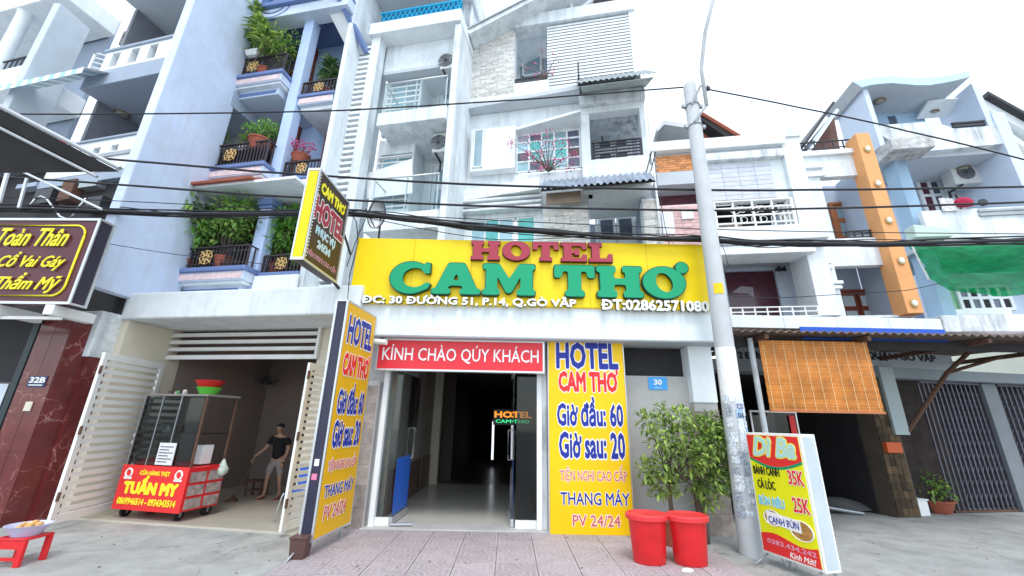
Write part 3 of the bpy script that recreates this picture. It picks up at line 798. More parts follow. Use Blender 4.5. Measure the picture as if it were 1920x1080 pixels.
# cctv camera and bracket at the left end under the fascia
CC = Thing('security_camera', 'white security camera on a bracket at the left end of the fascia', 'camera', HO, (-2.15, -.25, 2.7))
CC.part('body', MB().tube([(-2.22,-.42,2.80),(-2.02,-.46,2.78)], .045, 12), M_metalw, smooth=True, auto=True)
CC.part('bracket', MB().tube([(-2.15,-.36,2.82),(-2.15,-.3,2.88)], .015, 8), M_metald)

# long yellow fascia sign -------------------------------------------------
SG = Fr(0, 6.50, 0)
x0 = SG.p(652, 575, 0)[0]; x1 = SG.p(1336, 590, 0)[0]
zb = SG.p(990, 575, 0)[1]; ztop = SG.p(990, 452, 0)[1]
S = Thing('hotel_sign', 'long yellow signboard with raised green and crimson letters over the hotel front', 'signboard', SG, ((x0+x1)/2, 0, zb))
S.part('panel', MB().box(x0, x1, zb, ztop, 0, .12), M_yellow, bev=.012)
S.part('frame', MB().box(x0+.1, x0+.16, zb, ztop, .121, .17).box(x1-.16, x1-.1, zb, ztop, .121, .17).box(x0+.1, x1-.1, ztop-.1, ztop-.05, .17, .2), M_metald)
HH = ztop - zb
for k in range(1, 6):
    xx = x0+(x1-x0)*k/6; S.part('panel_joint', MB().box(xx-.003, xx+.003, zb+.01, ztop-.01, -.003, -.0005), mat('dark_joint', (.45,.33,.0), .6, .1, bump=0))  # thin dark yellow seam between the sign panels
def raised(chars, fm, sm, z0, z1, rnd, grow, depth=.07):
    for ch, a, b in chars:
        L = S.part('letter', glyph_mb(ch, a-grow, b+grow, z0-grow, z1+grow, -.012, depth-.012, rnd), sm)
        S.part('letter_face', glyph_mb(ch, a, b, z0, z1, -depth, .008, rnd), fm, parent=L)
        if ch == 'Ơ':
            w_ = b-a
            S.part('horn', MB().prism(ell(b-.035, z1-.005, w_*.15+grow, w_*.14+grow, 20), -depth, -.012), sm, parent=L)
            S.part('horn', MB().prism(ell(b-.035, z1-.005, w_*.15, w_*.14, 20), -depth-.008, -depth), fm, parent=L)
def sx(px): return SG.p(px, 510, -.07)[0]
z_lo = SG.p(1000, 555, -.07)[1]; z_hi = SG.p(1000, 497, -.07)[1]
raised([(c, sx(a), sx(b)) for c, a, b in [('C',733,810),('A',812,902),('M',906,1003),('T',1039,1114),('H',1118,1202),('Ơ',1203,1282)]], M_green, M_greend, z_lo, z_hi, 2, .014, .09)
z_lo2 = SG.p(1000, 489, -.06)[1]; z_hi2 = SG.p(1000, 454, -.06)[1]
def sx2(px): return SG.p(px, 470, -.06)[0]
raised([(c, sx2(a), sx2(b)) for c, a, b in [('H',884,937),('O',942,994),('T',999,1047),('E',1052,1099),('L',1104,1147)]], M_crim, M_crimd, z_lo2, z_hi2, 0, .008, .07)
za, zc = SG.p(880, 573, -.05)[1], SG.p(880, 556, -.05)[1]
S.part('lettering', text_mb('ĐC: 30 ĐƯỜNG 51, P.14, Q.GÒ VẤP', sx(688), sx(1078), za-.01, zc+.045, -.045, .03, bold=.028), M_wlet)
S.part('letter_backing', text_mb('ĐC: 30 ĐƯỜNG 51, P.14, Q.GÒ VẤP', sx(688), sx(1078), za-.01, zc+.045, -.001, .042, bold=.03), M_greend)
S.part('lettering', text_mb('ĐT:02862571080', sx(1127), sx(1320), za-.02, zc-.01, -.045, .03, bold=.028), M_wlet)
S.part('letter_backing', text_mb('ĐT:02862571080', sx(1127), sx(1320), za-.02, zc-.01, -.001, .042, bold=.03), M_greend)

# tall yellow price board right of the doors ---------------------------------
PB = Fr(.62, 6.80, 0)
x0,x1,z0,z1 = PB.r(0, 1029.5, 1180, 634, 1004)
a0 = PB.p(1027,640,0)[0]; a1 = PB.p(1168,640,0)[0]
P = Thing('price_board', 'tall yellow price board leaning beside the hotel doors facing the street', 'signboard', PB, ((x0+x1)/2, 0, .05))
P.part('box', MB().box(x0, x1-.015, z0, z1, .0, .13), M_yellow2, bev=.01)
P.part('edge_trim', MB().box(x0-.012, x0, z0-.005, z1+.01, -.004, .13).box(x1-.015, x1-.003, z0-.005, z1+.01, -.004, .13).box(x0, x1-.015, z1, z1+.01, -.004, .13), M_alu)
P.part('foot', MB().box(x0+.1, x0+.15, 0.03, z0, .02, .1).box(x1-.2, x1-.15, 0.03, z0, .02, .1), M_metald)
def line(T, F, s, xl, xr, yt, yb, m, mo, y=0, d=0, lab=None, **k):
    r = F.r(d, xl, xr, yt, yb)
    return outline_text(T, s, r, y, m, mo, label=lab, **k)
kk = dict(y=-.001)
line(P, PB, 'HOTEL', 1044, 1157, 645, 690, M_navy, M_wlet, bold=.035, lab='blue word', ob=.07)
line(P, PB, 'CAM THƠ', 1048, 1156, 699, 733, M_redprint, M_wlet, bold=.045, lab='red words', ob=.08)
line(P, PB, 'Giờ đầu: 60', 1045, 1167, 746, 798, M_navy, M_wlet, bold=.03, lab='blue first hour price', ob=.07)
line(P, PB, 'Giờ sau: 20', 1049, 1171, 812, 858, M_navy, M_wlet, bold=.03, lab='blue next hour price', ob=.07)
line(P, PB, 'TIỆN NGHI CAO CẤP', 1050, 1175, 872, 907, M_pinkprint, M_wlet, bold=.004, lab='faded red words', ob=.04)
line(P, PB, 'THANG MÁY', 1051, 1180, 918, 947, M_navy, M_wlet, bold=.01, lab='blue words on the lift', ob=.045)
line(P, PB, 'PV 24/24', 1074, 1163, 966, 987, M_pinkprint, M_wlet, bold=.008, lab='faded red hours', ob=.045)
# blue house number plate 30
x0,x1,z0,z1 = HO.r(.02, 1216, 1251, 707, 731)
N = Thing('house_number_plate', 'sky blue house number plate 30 on the grey wall', 'number plate', HO, ((x0+x1)/2, .02, z0))
N.part('plate', MB().box(x0, x1, z0, z1, .018, .028), mat('azure_enamel', (.05,.36,.80), .35, .03, bump=0), bev=.003)
xm = (x0+x1)/2
N.part('number', text_mb('30', xm-.065, xm+.065, z0+.085, z1-.04, .017, .003, bold=.03), M_wlet)
N.part('caption', text_mb('ĐƯỜNG 51', xm-.06, xm+.06, z0+.025, z0+.05, .017, .002), M_wlet)

# ------------------------------------------------ side banner (double faced) perpendicular to the front
BF = Fr(-2.32, 5.55, 84)
BL = .95
Bn = Thing('standing_banner', 'tall yellow double sided banner with dark edge standing end on beside the hotel', 'signboard', BF, (BL/2, .12, 0))
bz0, bz1 = .20, 3.18
Bn.part('face', MB().box(0, BL, bz0, bz1, 0, .012), M_yellow3)
Bn.part('edge_panel', MB().box(.004, .012, bz0, bz1, .014, .17), mat('dark_edge_film', (.03,.03,.06), .3, .2, bump=0))
Bn.part('back_face', MB().box(0.012, BL, bz0, bz1, .16, .17), M_yellow3)
Bn.part('frame', MB().wall(-.012, BL+.012, bz0-.02, bz1+.02, -.004, .022, [(.008, BL-.008, bz0+.008, bz1-.008)]).box(-.012,.003,bz0-.02,bz1+.02,.155,.185).box(-.012, .003, bz0-.02, bz0+.0, .022,.155).box(-.012, .003, bz1, bz1+.02, .022,.155), M_alu)
Bn.part('leg', MB().tube([(.02,.12,bz0-.02),(-.30,.16,0)], .012, 8), M_metalg, smooth=True)
Bn.part('leg', MB().tube([(.02,.05,bz0-.02),(-.02,.10,0.0)], .012, 8), M_metalg, smooth=True)
Bn.part('leg', MB().tube([(BL-.05,.1,bz0-.02),(BL-.05,.12,0)], .012, 8), M_metalg, smooth=True)
def bl(s, za, zb, m, mo, xa=.10, xb=BL-.08, **k):
    outline_text(Bn, s, (xa, xb, za, zb), -.005, m, mo, **k)
bl('HOTEL', 2.62, 3.0, M_navy, M_wlet, bold=.03, label='blue word')
bl('CAM THƠ', 2.18, 2.46, M_redprint, M_wlet, bold=.04, label='red words')
bl('Giờ đầu: 60', 1.66, 2.06, M_navy, M_wlet, bold=.03, label='blue first hour price')
bl('Giờ sau: 20', 1.24, 1.56, M_navy, M_wlet, bold=.03, label='blue next hour price')
bl('TIỆN NGHI CAO CẤP', .92, 1.13, M_pinkprint, M_wlet, bold=.004, label='faded red words')
bl('THANG MÁY', .64, .82, M_navy, M_wlet, bold=.012, label='blue words on the lift')
bl('PV 24/24', .38, .54, M_pinkprint, M_wlet, bold=.01, xa=.16, xb=.72, label='faded red hours')
sk = MB().box(.001,.003,1.02,1.10,.07,.13); Bn.part('sticker', sk, M_wlet)
sk = MB().box(.001,.003,.86,.93,.07,.14); Bn.part('sticker', sk, mat('pink_sticker', (.7,.2,.35), .5, 0, bump=0))

# ------------------------------------------------ projecting hotel box sign
PF = Fr(-2.90, 5.22, 87)
PL = 1.0
Ps = Thing('projecting_sign', 'brown and yellow box sign projecting over the street above the tall banner', 'signboard', PF, (PL/2, .08, 3.68))
pz0, pz1 = 3.68, 5.13
Ps.part('box', MB().box(0, PL, pz0, pz1, 0, .17), mat('brown_sign_face', (.050,.028,.018), .4, .2, bump=0))
Ps.part('end_panel', MB().box(-.006, -.001, pz0+.03, pz1-.03, .015, .155), M_yellow)
Ps.part('frame', MB().wall(-.012, PL+.012, pz0-.012, pz1+.012, -.012, .002, [(.025, PL-.02, pz0+.02, pz1-.02)]).box(-.012, -.001, pz0-.012, pz1+.012, .156, .18).box(-.012,-.0005,pz0-.012,pz0+.028,.002,.156).box(-.012,-.0005,pz1-.028,pz1+.012,.002,.156), M_alu)
def pl(s, za, zb, m, mo, xa, xb, **k): outline_text(Ps, s, (xa, xb, za, zb), -.003, m, mo, **k)
pl('CAM THƠ', 4.82, 4.98, M_yprint, None, .12, .88, bold=.05, label='yellow words')
pl('HOTEL', 4.38, 4.70, M_crim, M_wlet, .06, .95, bold=.05, label='dark red word with white edges')
pl('PHỤC VỤ', 4.14, 4.29, M_tealb, M_wlet, .18, .76, bold=.03, label='pale blue words')
pl('24/24', 3.98, 4.09, M_tealb, M_wlet, .28, .66, bold=.03, label='pale blue hours')
pl('TIỆN NGHI CAO CẤP', 3.78, 3.90, M_crim, M_wlet, .05, .92, bold=.02, label='dark red words')
Ps.part('support_arm', MB().tube([(PL,.08,pz0+.05),(PL+.5,.08,pz0-.06)], .025, 8).tube([(PL,.08,pz1-.4),(PL+.5,.08,pz1-.75)], .02, 8), M_metald)
lp = MB()
for i in range(26): lp.box(.028+.0, .04, 3.74+i*.052, 3.755+i*.052, -.02, -.012)
Ps.part('bulb_row', lp, M_wlet, kind='stuff')

# ------------------------------------------------ red bins, tree, pot, small things on the pavement
def bin_(label, px, py, sc, group='red lidded bins on the pavement'):
    x, y = W0.g(px, py, 0); z0 = 0.036
    y += .15
    T = Thing('rubbish_bin', label, 'bin', W0, (x, y, z0), group=group)
    c = (x, y, z0); r = .225*sc
    T.part('body', MB().lathe(c, [(r*.80,0),(r*.83,.012),(r*.97,.44*sc),(r*1.0,.46*sc),(r*.9,.46*sc)], 40, 1.0, .86), M_redpl, smooth=True, auto=True)
    T.part('lid', MB().lathe((x, y, z0+.445*sc), [(r*1.04,0),(r*1.12,.012),(r*1.13,.055*sc),(r*1.06,.068*sc),(r*.92,.066*sc),(r*.90,.055*sc),(r*.2,.062*sc)], 40, 1.0, .86), mat('paler_red_plastic', (.72,.045,.05), .35, .04, bump=0), smooth=True, auto=True)
    T.part('lid_mark', MB().box(x-.03, x+.03, z0+.445*sc+.062*sc, z0+.445*sc+.066*sc, y-.012, y+.012), M_redprint)
    T.o.rotation_euler.z += 0
    return T
bin_('left red round bin with red lid next to the yellow price board', 1227, 1068, 1.02)
bin_('right red round bin with red lid nearest the concrete pole', 1307, 1071, 1.02)

# bushy potted tree behind the bins
tx, ty = 2.30, 6.35
T = Thing('potted_tree', 'bushy small tree in a dark red pot behind the two red bins', 'tree', W0, (tx, ty, .035))
T.part('pot', MB().lathe((tx, ty, .035), [(.14,0),(.2,.30),(.22,.30),(.22,.34),(.18,.34),(.17,.3)], 24), M_terra, smooth=True, auto=True)
tr = MB(); tr.tube([(tx,ty,.33),(tx-.01,ty,.6),(tx+.02,ty,.85),(tx,ty,1.3)], [.035,.03,.026,.014], 8)
cs = []
for (px, py, dd) in [(1215,790,0),(1245,775,.1),(1275,785,-.1),(1300,790,.15),(1330,790,0),(1350,805,.1),(1230,820,-.15),(1262,815,.1),(1300,820,-.1),(1340,830,-.1),(1365,850,0),(1375,880,.05),(1215,880,0),(1240,870,-.1),(1270,860,.1),(1300,868,-.15),(1335,872,.1),(1230,910,.1),(1255,905,-.1),(1310,905,.1),(1345,905,0),(1325,930,.1),(1268,840,-.2),(1320,850,-.22)]:
    x, z = W0.p(px, py, ty+dd); cs.append((x, ty+dd, z))
for c in cs[::1]:
    b0 = Vector((tx, ty, random.uniform(.6, 1.0))); tr.tube([b0, b0.lerp(Vector(c), .5)+Vector((0,0,.03)), c], [.013,.009,.004], 5)
T.part('trunk', tr, M_bark, smooth=True)
fb = MB()
for c in cs: clump(fb, c, .17, 95, .115, .052, .1)
T.part('crown', fb, M_leafol, kind='stuff')
# second slimmer trunk and greenery against the pillar
tx2, ty2 = 2.83, 6.62
T = Thing('climbing_shrub', 'slim dark stemmed shrub against the tiled corner pillar', 'shrub', W0, (tx2, ty2, 0))
tr = MB(); tr.tube([(tx2,ty2,0),(tx2-.03,ty2,.6),(tx2+.01,ty2,1.1),(tx2-.02,ty2,1.5)], [.075,.06,.05,.02], 8)
cs2 = []
for (px, py) in [(1330,800),(1345,815),(1360,830),(1318,835),(1378,860),(1352,868),(1340,895),(1370,905)]:
    x, z = W0.p(px, py, ty2-.1); cs2.append((x, ty2-.1, z)); tr.tube([(tx2,ty2,random.uniform(.8,1.2)), (x, ty2-.1, z)], [.012,.005], 5)
T.part('trunk', tr, M_bark, smooth=True); fb = MB()
for c in cs2: clump(fb, c, .15, 70, .11, .05, .1)
T.part('crown', fb, M_leafb, kind='stuff')
# brown pot under the banner
x, y = W0.g(553, 1056)
T = Thing('plant_pot', 'square brown plastic pot standing under the side banner', 'pot', W0, (x, y+.1, 0))
T.part('body', MB().add([(x-.08,y,0),(x+.08,y,0),(x+.08,y+.16,0),(x-.08,y+.16,0),(x-.095,y-.02,.245),(x+.095,y-.02,.245),(x+.095,y+.18,.245),(x-.095,y+.18,.245)], [(0,3,2,1),(0,1,5,4),(1,2,6,5),(2,3,7,6),(3,0,4,7),(4,5,6,7)]), mat('brown_plastic', (.10,.05,.045), .5, .1), bev=.006)
T.part('rim', MB().wall(x-.13, x+.13, .0, .24, .0, .03, []) if False else MB().box(x-.105,x+.105,.246,.265,y-.03,y+.19), mat('brown_plastic', (.10,.05,.045), .5, .1), bev=.004)
single('rag', 'crumpled white paper scrap on the paving by the bins', 'litter', MB().lathe((W0.g(1290,1078)[0], W0.g(1290,1078)[1], .036), [(.07,0),(.06,.02),(.02,.03)], 9, 1, .5), M_wlet)

# ------------------------------------------------ snack stall sign "Dì Ba"
DV = Vector((3.40-3.19, 5.02-5.80)); DLn = DV.length
DF = Fr(3.19, 5.80, math.degrees(math.atan2(DV.y, DV.x)))
Dn = Thing('food_sign', 'standing yellow and red noodle price sign beside the concrete pole', 'signboard', DF, (DLn/2, .08, 0))
dz0, dz1 = .12, 1.52
M_lime = mat('lime_yellow_print', (.80,.80,.01), .45, .03, bump=0)
Dn.part('box', MB().box(0, DLn, dz0, dz1, .0, .22), M_metalw, bev=.006)
Dn.part('side_panel', MB().box(DLn+.001, DLn+.004, dz0+.03, dz1-.03, .025, .195), mat('grey_side_panel', (.50,.56,.60), .6, .08, stain=.2))
Dn.part('face', MB().box(.03, DLn-.03, dz0+.03, dz1-.03, -.008, -.001), M_lime)
arc = [(.03+ (DLn-.06)*i/16, dz1-.30 - .09*math.sin(math.pi*i/16)) for i in range(17)]
Dn.part('header', MB().prism(arc + [(DLn-.03, dz1-.03), (.03, dz1-.03)], -.013, -.009), M_redprint, label='red arched header')
arc2 = [(x, z-.03) for x, z in arc]
Dn.part('header_band', MB().prism(arc2 + arc[::-1], -.0125, -.0085), M_green)
arcb = [(.03+(DLn-.06)*i/16, dz0+.22 + .03*math.sin(math.pi*i/8)) for i in range(17)]
Dn.part('footer', MB().prism(arcb[::-1] + [(.03, dz0+.03), (DLn-.03, dz0+.03)], -.013, -.009), M_redprint, label='red wavy footer')
def dl(s, xa, xb, za, zb, m, mo=None, **k): outline_text(Dn, s, (xa*DLn, xb*DLn, za, zb), -.0135, m, mo, **k)
dl('Dì Ba', .14, .88, dz1-.27, dz1-.06, mat('pale_blue_print', (.45,.70,.62), .5, 0, bump=0), M_yprint, bold=.04, shear=.3, label='pale blue name with yellow edge')
dl('BÁNH CANH', .08, .55, dz0+.90, dz0+1.02, M_black, bold=.008, label='black dish name')
dl('CÁ LÓC', .12, .44, dz0+.74, dz0+.86, M_black, bold=.01, label='black dish name')
dl('35K', .70, .94, dz0+.84, dz0+.99, M_redprint, M_wlet, bold=.018, label='red price')
dl('BÚN RIÊU', .10, .55, dz0+.55, dz0+.67, mat('cyan_print', (.10,.55,.75), .5, 0, bump=0), M_wlet, bold=.012, label='cyan dish name')
dl('25K', .70, .95, dz0+.55, dz0+.70, M_redprint, M_wlet, bold=.018, label='red price')
Dn.part('bowl_picture', MB().prism(ell(.30*DLn, dz0+.42, .13, .09, 24), -.0145, -.0095), mat('noodle_photo', (.42,.22,.06), .5, .5, scale=20, bump=0))
Dn.part('bowl_rim', MB().ring((.30*DLn, -.014, dz0+.42), .12, .008, 'y', 28, 5, 1, .7), M_wlet)
Dn.part('bowl_picture', MB().prism(ell(.76*DLn, dz0+.36, .14, .10, 24), -.0145, -.0095), mat('noodle_photo', (.42,.22,.06), .5, .5))
Dn.part('bowl_rim', MB().ring((.76*DLn, -.014, dz0+.36), .145, .008, 'y', 28, 5, 1, .7), M_wlet)
Dn.part('label_strip', MB().prism([(.20*DLn, dz0+.36), (.76*DLn, dz0+.33), (.76*DLn, dz0+.46), (.20*DLn, dz0+.49)], -.017, -.015), M_wlet)
dl2 = text_mb('CANH BÚN', .23*DLn, .73*DLn, dz0+.365, dz0+.455, -.0175, .002, bold=.012); Dn.part('lettering', dl2, M_navy, label='blue words on white strip')
Dn.part('lettering', text_mb('Kính Mời!', .50*DLn, .90*DLn, dz0+.045, dz0+.105, -.0135, .002, bold=.01, shear=.3), M_wlet, label='white italic invitation')
Dn.part('lettering', text_mb('0383.434.242', .14*DLn, .92*DLn, dz0+.13, dz0+.18, -.0135, .002, bold=.01), mat('pale_pink_print', (.72,.35,.45), .5, 0, bump=0))
for (xa, ya, yb) in ((.06, .02, -.22), (DLn-.06, .02, -.2), (.06, .14, .34), (DLn-.06, .14, .34)):
    Dn.part('leg', MB().tube([(xa, ya, dz0), (xa, yb, 0)], .010, 6), M_metalg, smooth=True)
Dn.part('scroll', MB().ring((.3*DLn, .08, .07), .05, .006, 'y').ring((.42*DLn,.08,.06), .04,.006,'y').tube([(.2*DLn,.08,dz0),(.32*DLn,.08,.01)], .006, 5), M_metalg)

# ------------------------------------------------ concrete utility pole
pb = W0.p(1412, 1010, 6.12)[0]; pt = W0.p(1300, 250, 6.12)[0]
pz_t = W0.p(1291, 158, 6.12)[1]
xb_, xt_ = W0.p(1410, 1035, 6.12)[0], W0.p(1293, 165, 6.12)[0]
U = Thing('utility_pole', 'slanting pale concrete utility pole covered in torn paper notices', 'utility pole', W0, (xb_, 6.12, 0))
U.part('shaft', MB().tube([(xb_,6.12,0),(xb_+(xt_-xb_)*.5,6.12,pz_t*.5),(xt_,6.12,pz_t-.06),(xt_,6.12,pz_t)], [.155,.132,.112,.08], 24), M_pole, smooth=True, auto=True)
def polex(z): return xb_+(xt_-xb_)*z/pz_t
def poler(z): return .155-.045*z/pz_t
def wrap(z0, z1, a0, a1, e=.004):
    mb = MB(); n = 8; vs = []
    for i in range(n+1):
        a = math.radians(a0+(a1-a0)*i/n)
        for z in (z0, z1):
            r = poler(z)+e; vs.append((polex(z)+r*math.sin(a), 6.12-r*math.cos(a), z))
    mb.add(vs, [(2*i, 2*i+2, 2*i+3, 2*i+1) for i in range(n)]); return mb
U.part('white_band', wrap(1.93, 2.72, -88, 88), M_metalw)
U.part('yellow_tag', wrap(3.55, 3.72, -45, 15, .006), M_yellow2)
rn = random.Random(3)
pm = [mat('paper_notice_white', (.58,.63,.67), .9, .55, scale=34, bump=0), mat('paper_notice_grey', (.33,.37,.42), .9, .7, scale=40, bump=0), mat('paper_notice_blue', (.30,.45,.62), .9, .3, scale=35, bump=0)]
z = .45
k = 0
while z < 1.9:
    for a in (-70, -20, 28):
        a_ = a + rn.uniform(-10, 10); hh = rn.uniform(.09, .2)
        U.part('paper_notice', wrap(z+rn.uniform(-.03,.03), z+hh, a_, a_+rn.uniform(28, 50), .005+.0006*(k % 7)), rn.choices(pm, [6, 4, 1])[0])
        k += 1
    z += .16
U.part('lettering', text_mb('CS', polex(1.85)-.02, polex(1.85)+.07, 1.83, 1.90, 6.12-.158, .002), M_navy)
U.part('lettering', text_mb('04', polex(1.72)-.02, polex(1.72)+.06, 1.70, 1.78, 6.12-.158, .002), M_black)
# lamp arm and clamps
x1_, z1_ = W0.p(1325, 198, 5.95); x2_, z2_ = W0.p(1315, 130, 5.9); x3_, z3_ = W0.p(1322, 60, 5.7); x4_, z4_ = W0.p(1345, -30, 5.3)
U.part('lamp_arm', MB().tube([(x1_,5.95,z1_),(x2_,5.9,z2_),(x3_,5.7,z3_),(x4_,5.3,z4_)], .035, 10), M_pole, smooth=True)
xa, za = W0.p(1302, 228, 6.0); xb2, zb2 = W0.p(1323, 200, 5.95); xc, zc = W0.p(1297, 195, 6.0); xd, zd = W0.p(1314, 160, 5.9)
U.part('bracket', MB().tube([(xa,6.0,za),(xb2,5.95,zb2)], .022, 6).tube([(xc,6.0,zc),(xd,5.9,zd)], .022, 6), M_metalg)
for py in (200, 238):
    xz = W0.p(1300, py, 6.12)[1]
    U.part('clamp', MB().ring((polex(xz), 6.12, xz), .122, .014, 'z', 20, 5).box(polex(xz)-.19, polex(xz)-.12, xz-.03, xz+.03, 6.09, 6.15).box(polex(xz)+.12, polex(xz)+.19, xz-.03, xz+.03, 6.09, 6.15), M_metalg)
for (px, py) in ((1299, 158), (1327, 165)):
    x, z = W0.p(px, py, 6.1); U.part('insulator', MB().lathe((x, 6.1, z-.06), [(.02,0),(.045,.02),(.03,.04),(.045,.06),(.02,.09),(.01,.13)], 12), M_metald, smooth=True)

# ------------------------------------------------ overhead cables
def cable(label, pts, r, Y=6.33, sag=0):
    P = []
    for i in range(len(pts)-1):
        (x0, y0), (x1, y1) = pts[i], pts[i+1]
        for k in range(4): P.append((x0+(x1-x0)*k/4, y0+(y1-y0)*k/4))
    P.append(pts[-1])
    W = []
    for px, py in P:
        x, z = W0.p(px, py, Y); W.append([x, Y, z])
    for _ in range(3):
        W = [W[0]] + [[W[i][0], Y, (W[i-1][2]+2*W[i][2]+W[i+1][2])/4] for i in range(1, len(W)-1)] + [W[-1]]
    return single('overhead_cable', label, 'cable', MB().tube(W, r, 6), M_cable, W0, group='black cables strung across the street front', smooth=True)
cable('highest thin cable, running from the left edge to the pole top', [(-60,213),(200,215),(640,209),(1000,185),(1290,163)], .014, 6.15)
cable('thin cable sloping down from the pole top to the right edge', [(1330,168),(1500,201),(1700,243),(1970,312)], .014, 6.15)
cable('black cable crossing just under the balcony of the blue house', [(-60,279),(0,282),(240,301),(480,321),(880,348),(1300,356),(1500,358),(1980,349)], .020)
cable('black cable second below the balcony, above the bundled lines', [(-60,327),(0,331),(215,345),(480,366),(880,387),(1300,395),(1500,394),(1980,377)], .019)
cable('very thin line just above the thick cable bundle', [(-60,368),(200,375),(480,390),(880,411),(1100,421),(1320,430),(1600,436),(1980,439)], .008, 6.4)
for i, (dy, r, lb) in enumerate([(0,.030,'thickest cable in the middle of the sagging bundle'), (-7,.014,'cable along the top of the sagging bundle'), (6,.016,'cable along the bottom of the sagging bundle')]):
    cable(lb, [(-60,388+dy),(60,391+dy),(200,396+dy*.6),(330,401+dy),(480,401+dy*.5),(650,397+dy),(760,410+dy*.4),(880,424+dy),(1050,436+dy*.5),(1180,447-dy*.4),(1330,448+dy),(1420,456+dy*.4),(1500,455+dy),(1620,459+dy*.3),(1760,455+dy),(1980,448+dy)], r, 6.36+.02*i)
for i, (ph, am, r, lb) in enumerate([(0,9,.013,'loosely wound strand rising over the thick bundle'),(2.1,10,.012,'loosely wound strand dipping under the thick bundle'),(4.0,7,.010,'thin strand twisting round the thick bundle'),(1.2,13,.008,'thinnest strand sagging clear of the thick bundle')]):
    bpts = [(-60,388),(60,391),(200,396),(330,401),(480,401),(650,397),(760,410),(880,424),(1050,436),(1180,447),(1330,448),(1420,456),(1500,455),(1620,459),(1760,455),(1980,448)]
    cable(lb, [(a_, b_+am*math.sin(ph+k_*1.7)) for k_, (a_, b_) in enumerate(bpts)], r, 6.42+.015*i)
cable('thin slack line looping under the bundle by the sign', [(650,400),(760,423),(880,445),(960,452),(1150,440)], .007, 6.42)
cable('thin sagging line low over the brown plant balconies', [(190,455),(330,478),(480,494),(560,505)], .006, 6.4)
cable('thin drop line hanging beside the right stone pillar above the sign', [(1238,362),(1240,385),(1246,420),(1256,462)], .006, 6.6)
cable('thin drop line falling from the bundle onto the left end of the sign', [(648,385),(668,415),(672,450),(655,520),(652,565)], .008, 6.46)
cable('second thin line crossing down behind the projecting sign', [(700,380),(672,440),(650,500)], .007, 6.44)
cable('thin looping line right of the pole below the bundle', [(1350,450),(1360,475),(1366,500),(1345,525)], .005, 6.5)
cable('thin low line across the maroon window of the right house', [(1340,553),(1450,560),(1560,553),(1700,545),(1760,532)], .007, 7.2)

# ================================================================== HOUSE C: blue house with plant balconies, garage below
def gold_emblem(T, x, z, y, R, parent):
    mb = MB().ring((x, y, z), R*.38, R*.07, 'y', 16, 4)
    for k in range(8):
        a = math.pi*k/4; mb.tube([(x+R*.15*math.cos(a), y, z+R*.15*math.sin(a)), (x+R*math.cos(a)*(.95 if k % 2 else .8), y, z+R*math.sin(a)*(.95 if k % 2 else .8))], R*.085, 4)
        mb.tube([(x+R*.8*math.cos(a), y, z+R*.8*math.sin(a)), (x+R*.75*math.cos(a+.6), y, z+R*.75*math.sin(a+.6))], R*.06, 4)
    return T.part('gold_emblem', mb, M_gold, parent=parent)

FC = Fr(-7.15, 8.15, -11)
T = Thing('blue_house', 'pale blue house with dark blue trim and plant filled balconies', 'house', FC, (2.0, 1.5, 0))
blueh = T
def P_(px, py, d=0): return FC.p(px, py, d)
cx0 = -.15; cx1 = FC.p(634, 160, .35)[0]
wd = 1.35                    # wall behind the balconies
T.part('wall', MB().box(cx0, cx1+.02, 3.9, 13.5, wd, wd+.25), M_bluewall)
# four balconies on the left, narrower ones on the right of the column
levels = []
for (yt, yb, xl, xr, dpx) in ((470, 503, 322, 462, 515), (277, 312, 377, 497, 320), (117, 142, 426, 530, 150)):
    x0, z1 = P_(xl, yt); _, z0 = P_((xl+xr)/2, yb); x1 = P_(xr, (yt+yb)/2)[0]
    levels.append((x0, x1, z0, z0+max(z1-z0, .5)))
def bf(T, x0, x1, z, tiled=True, curved=False, y0=0.0, yb=wd):
    """stepped balcony slab below rail height z"""
    T.part('balcony_trim', MB().box(x0-.12, x1+.10, z-.10, z, y0-.10, yb-.004), M_bluetrim, bev=.02)
    fs = T.part('balcony_fascia', MB().box(x0-.07, x1+.06, z-.30, z-.101, y0-.05, yb-.006), M_bluelt, bev=.01)
    T.part('stone_band', MB().box(x0-.03, x1+.02, z-.27, z-.13, y0-.062, y0-.052), M_pink, parent=fs)
    T.part('balcony_base', MB().box(x0-.02, x1+.02, z-.36, z-.301, y0, yb-.008), M_whiteclean, bev=.01)
    b = T.part('lower_panel', MB().box(x0+.08, x1-.08, z-.56, z-.361, y0+.12, yb-.01), M_bluelt)
    T.part('recess', MB().box(x0+.16, x1-.16, z-.52, z-.42, y0+.112, y0+.119), M_bluetrim, parent=b)
for i, (x0, x1, z0, z1) in enumerate(levels):
    bf(T, x0, x1, z0)
    r = railing(T, x0, x1, z0, z1, .02, M_iron, n=22, r=.011, frame=.03, horiz=0)
    mb = MB().box(x0, x1, z1-.13, z1-.115, .01, .03).box(x0, x1, z0+.10, z0+.115, .01, .03); T.part('rail_band', mb, M_iron)
    gold_emblem(T, (x0+x1)/2-.02, (z0+z1)/2, -.02, .20, r)
    side_rail(T, x1-.02, z0, z1, .04, wd, M_iron, 9)
    side_rail(T, x0+.02, z0, z1, .04, wd, M_iron, 9)
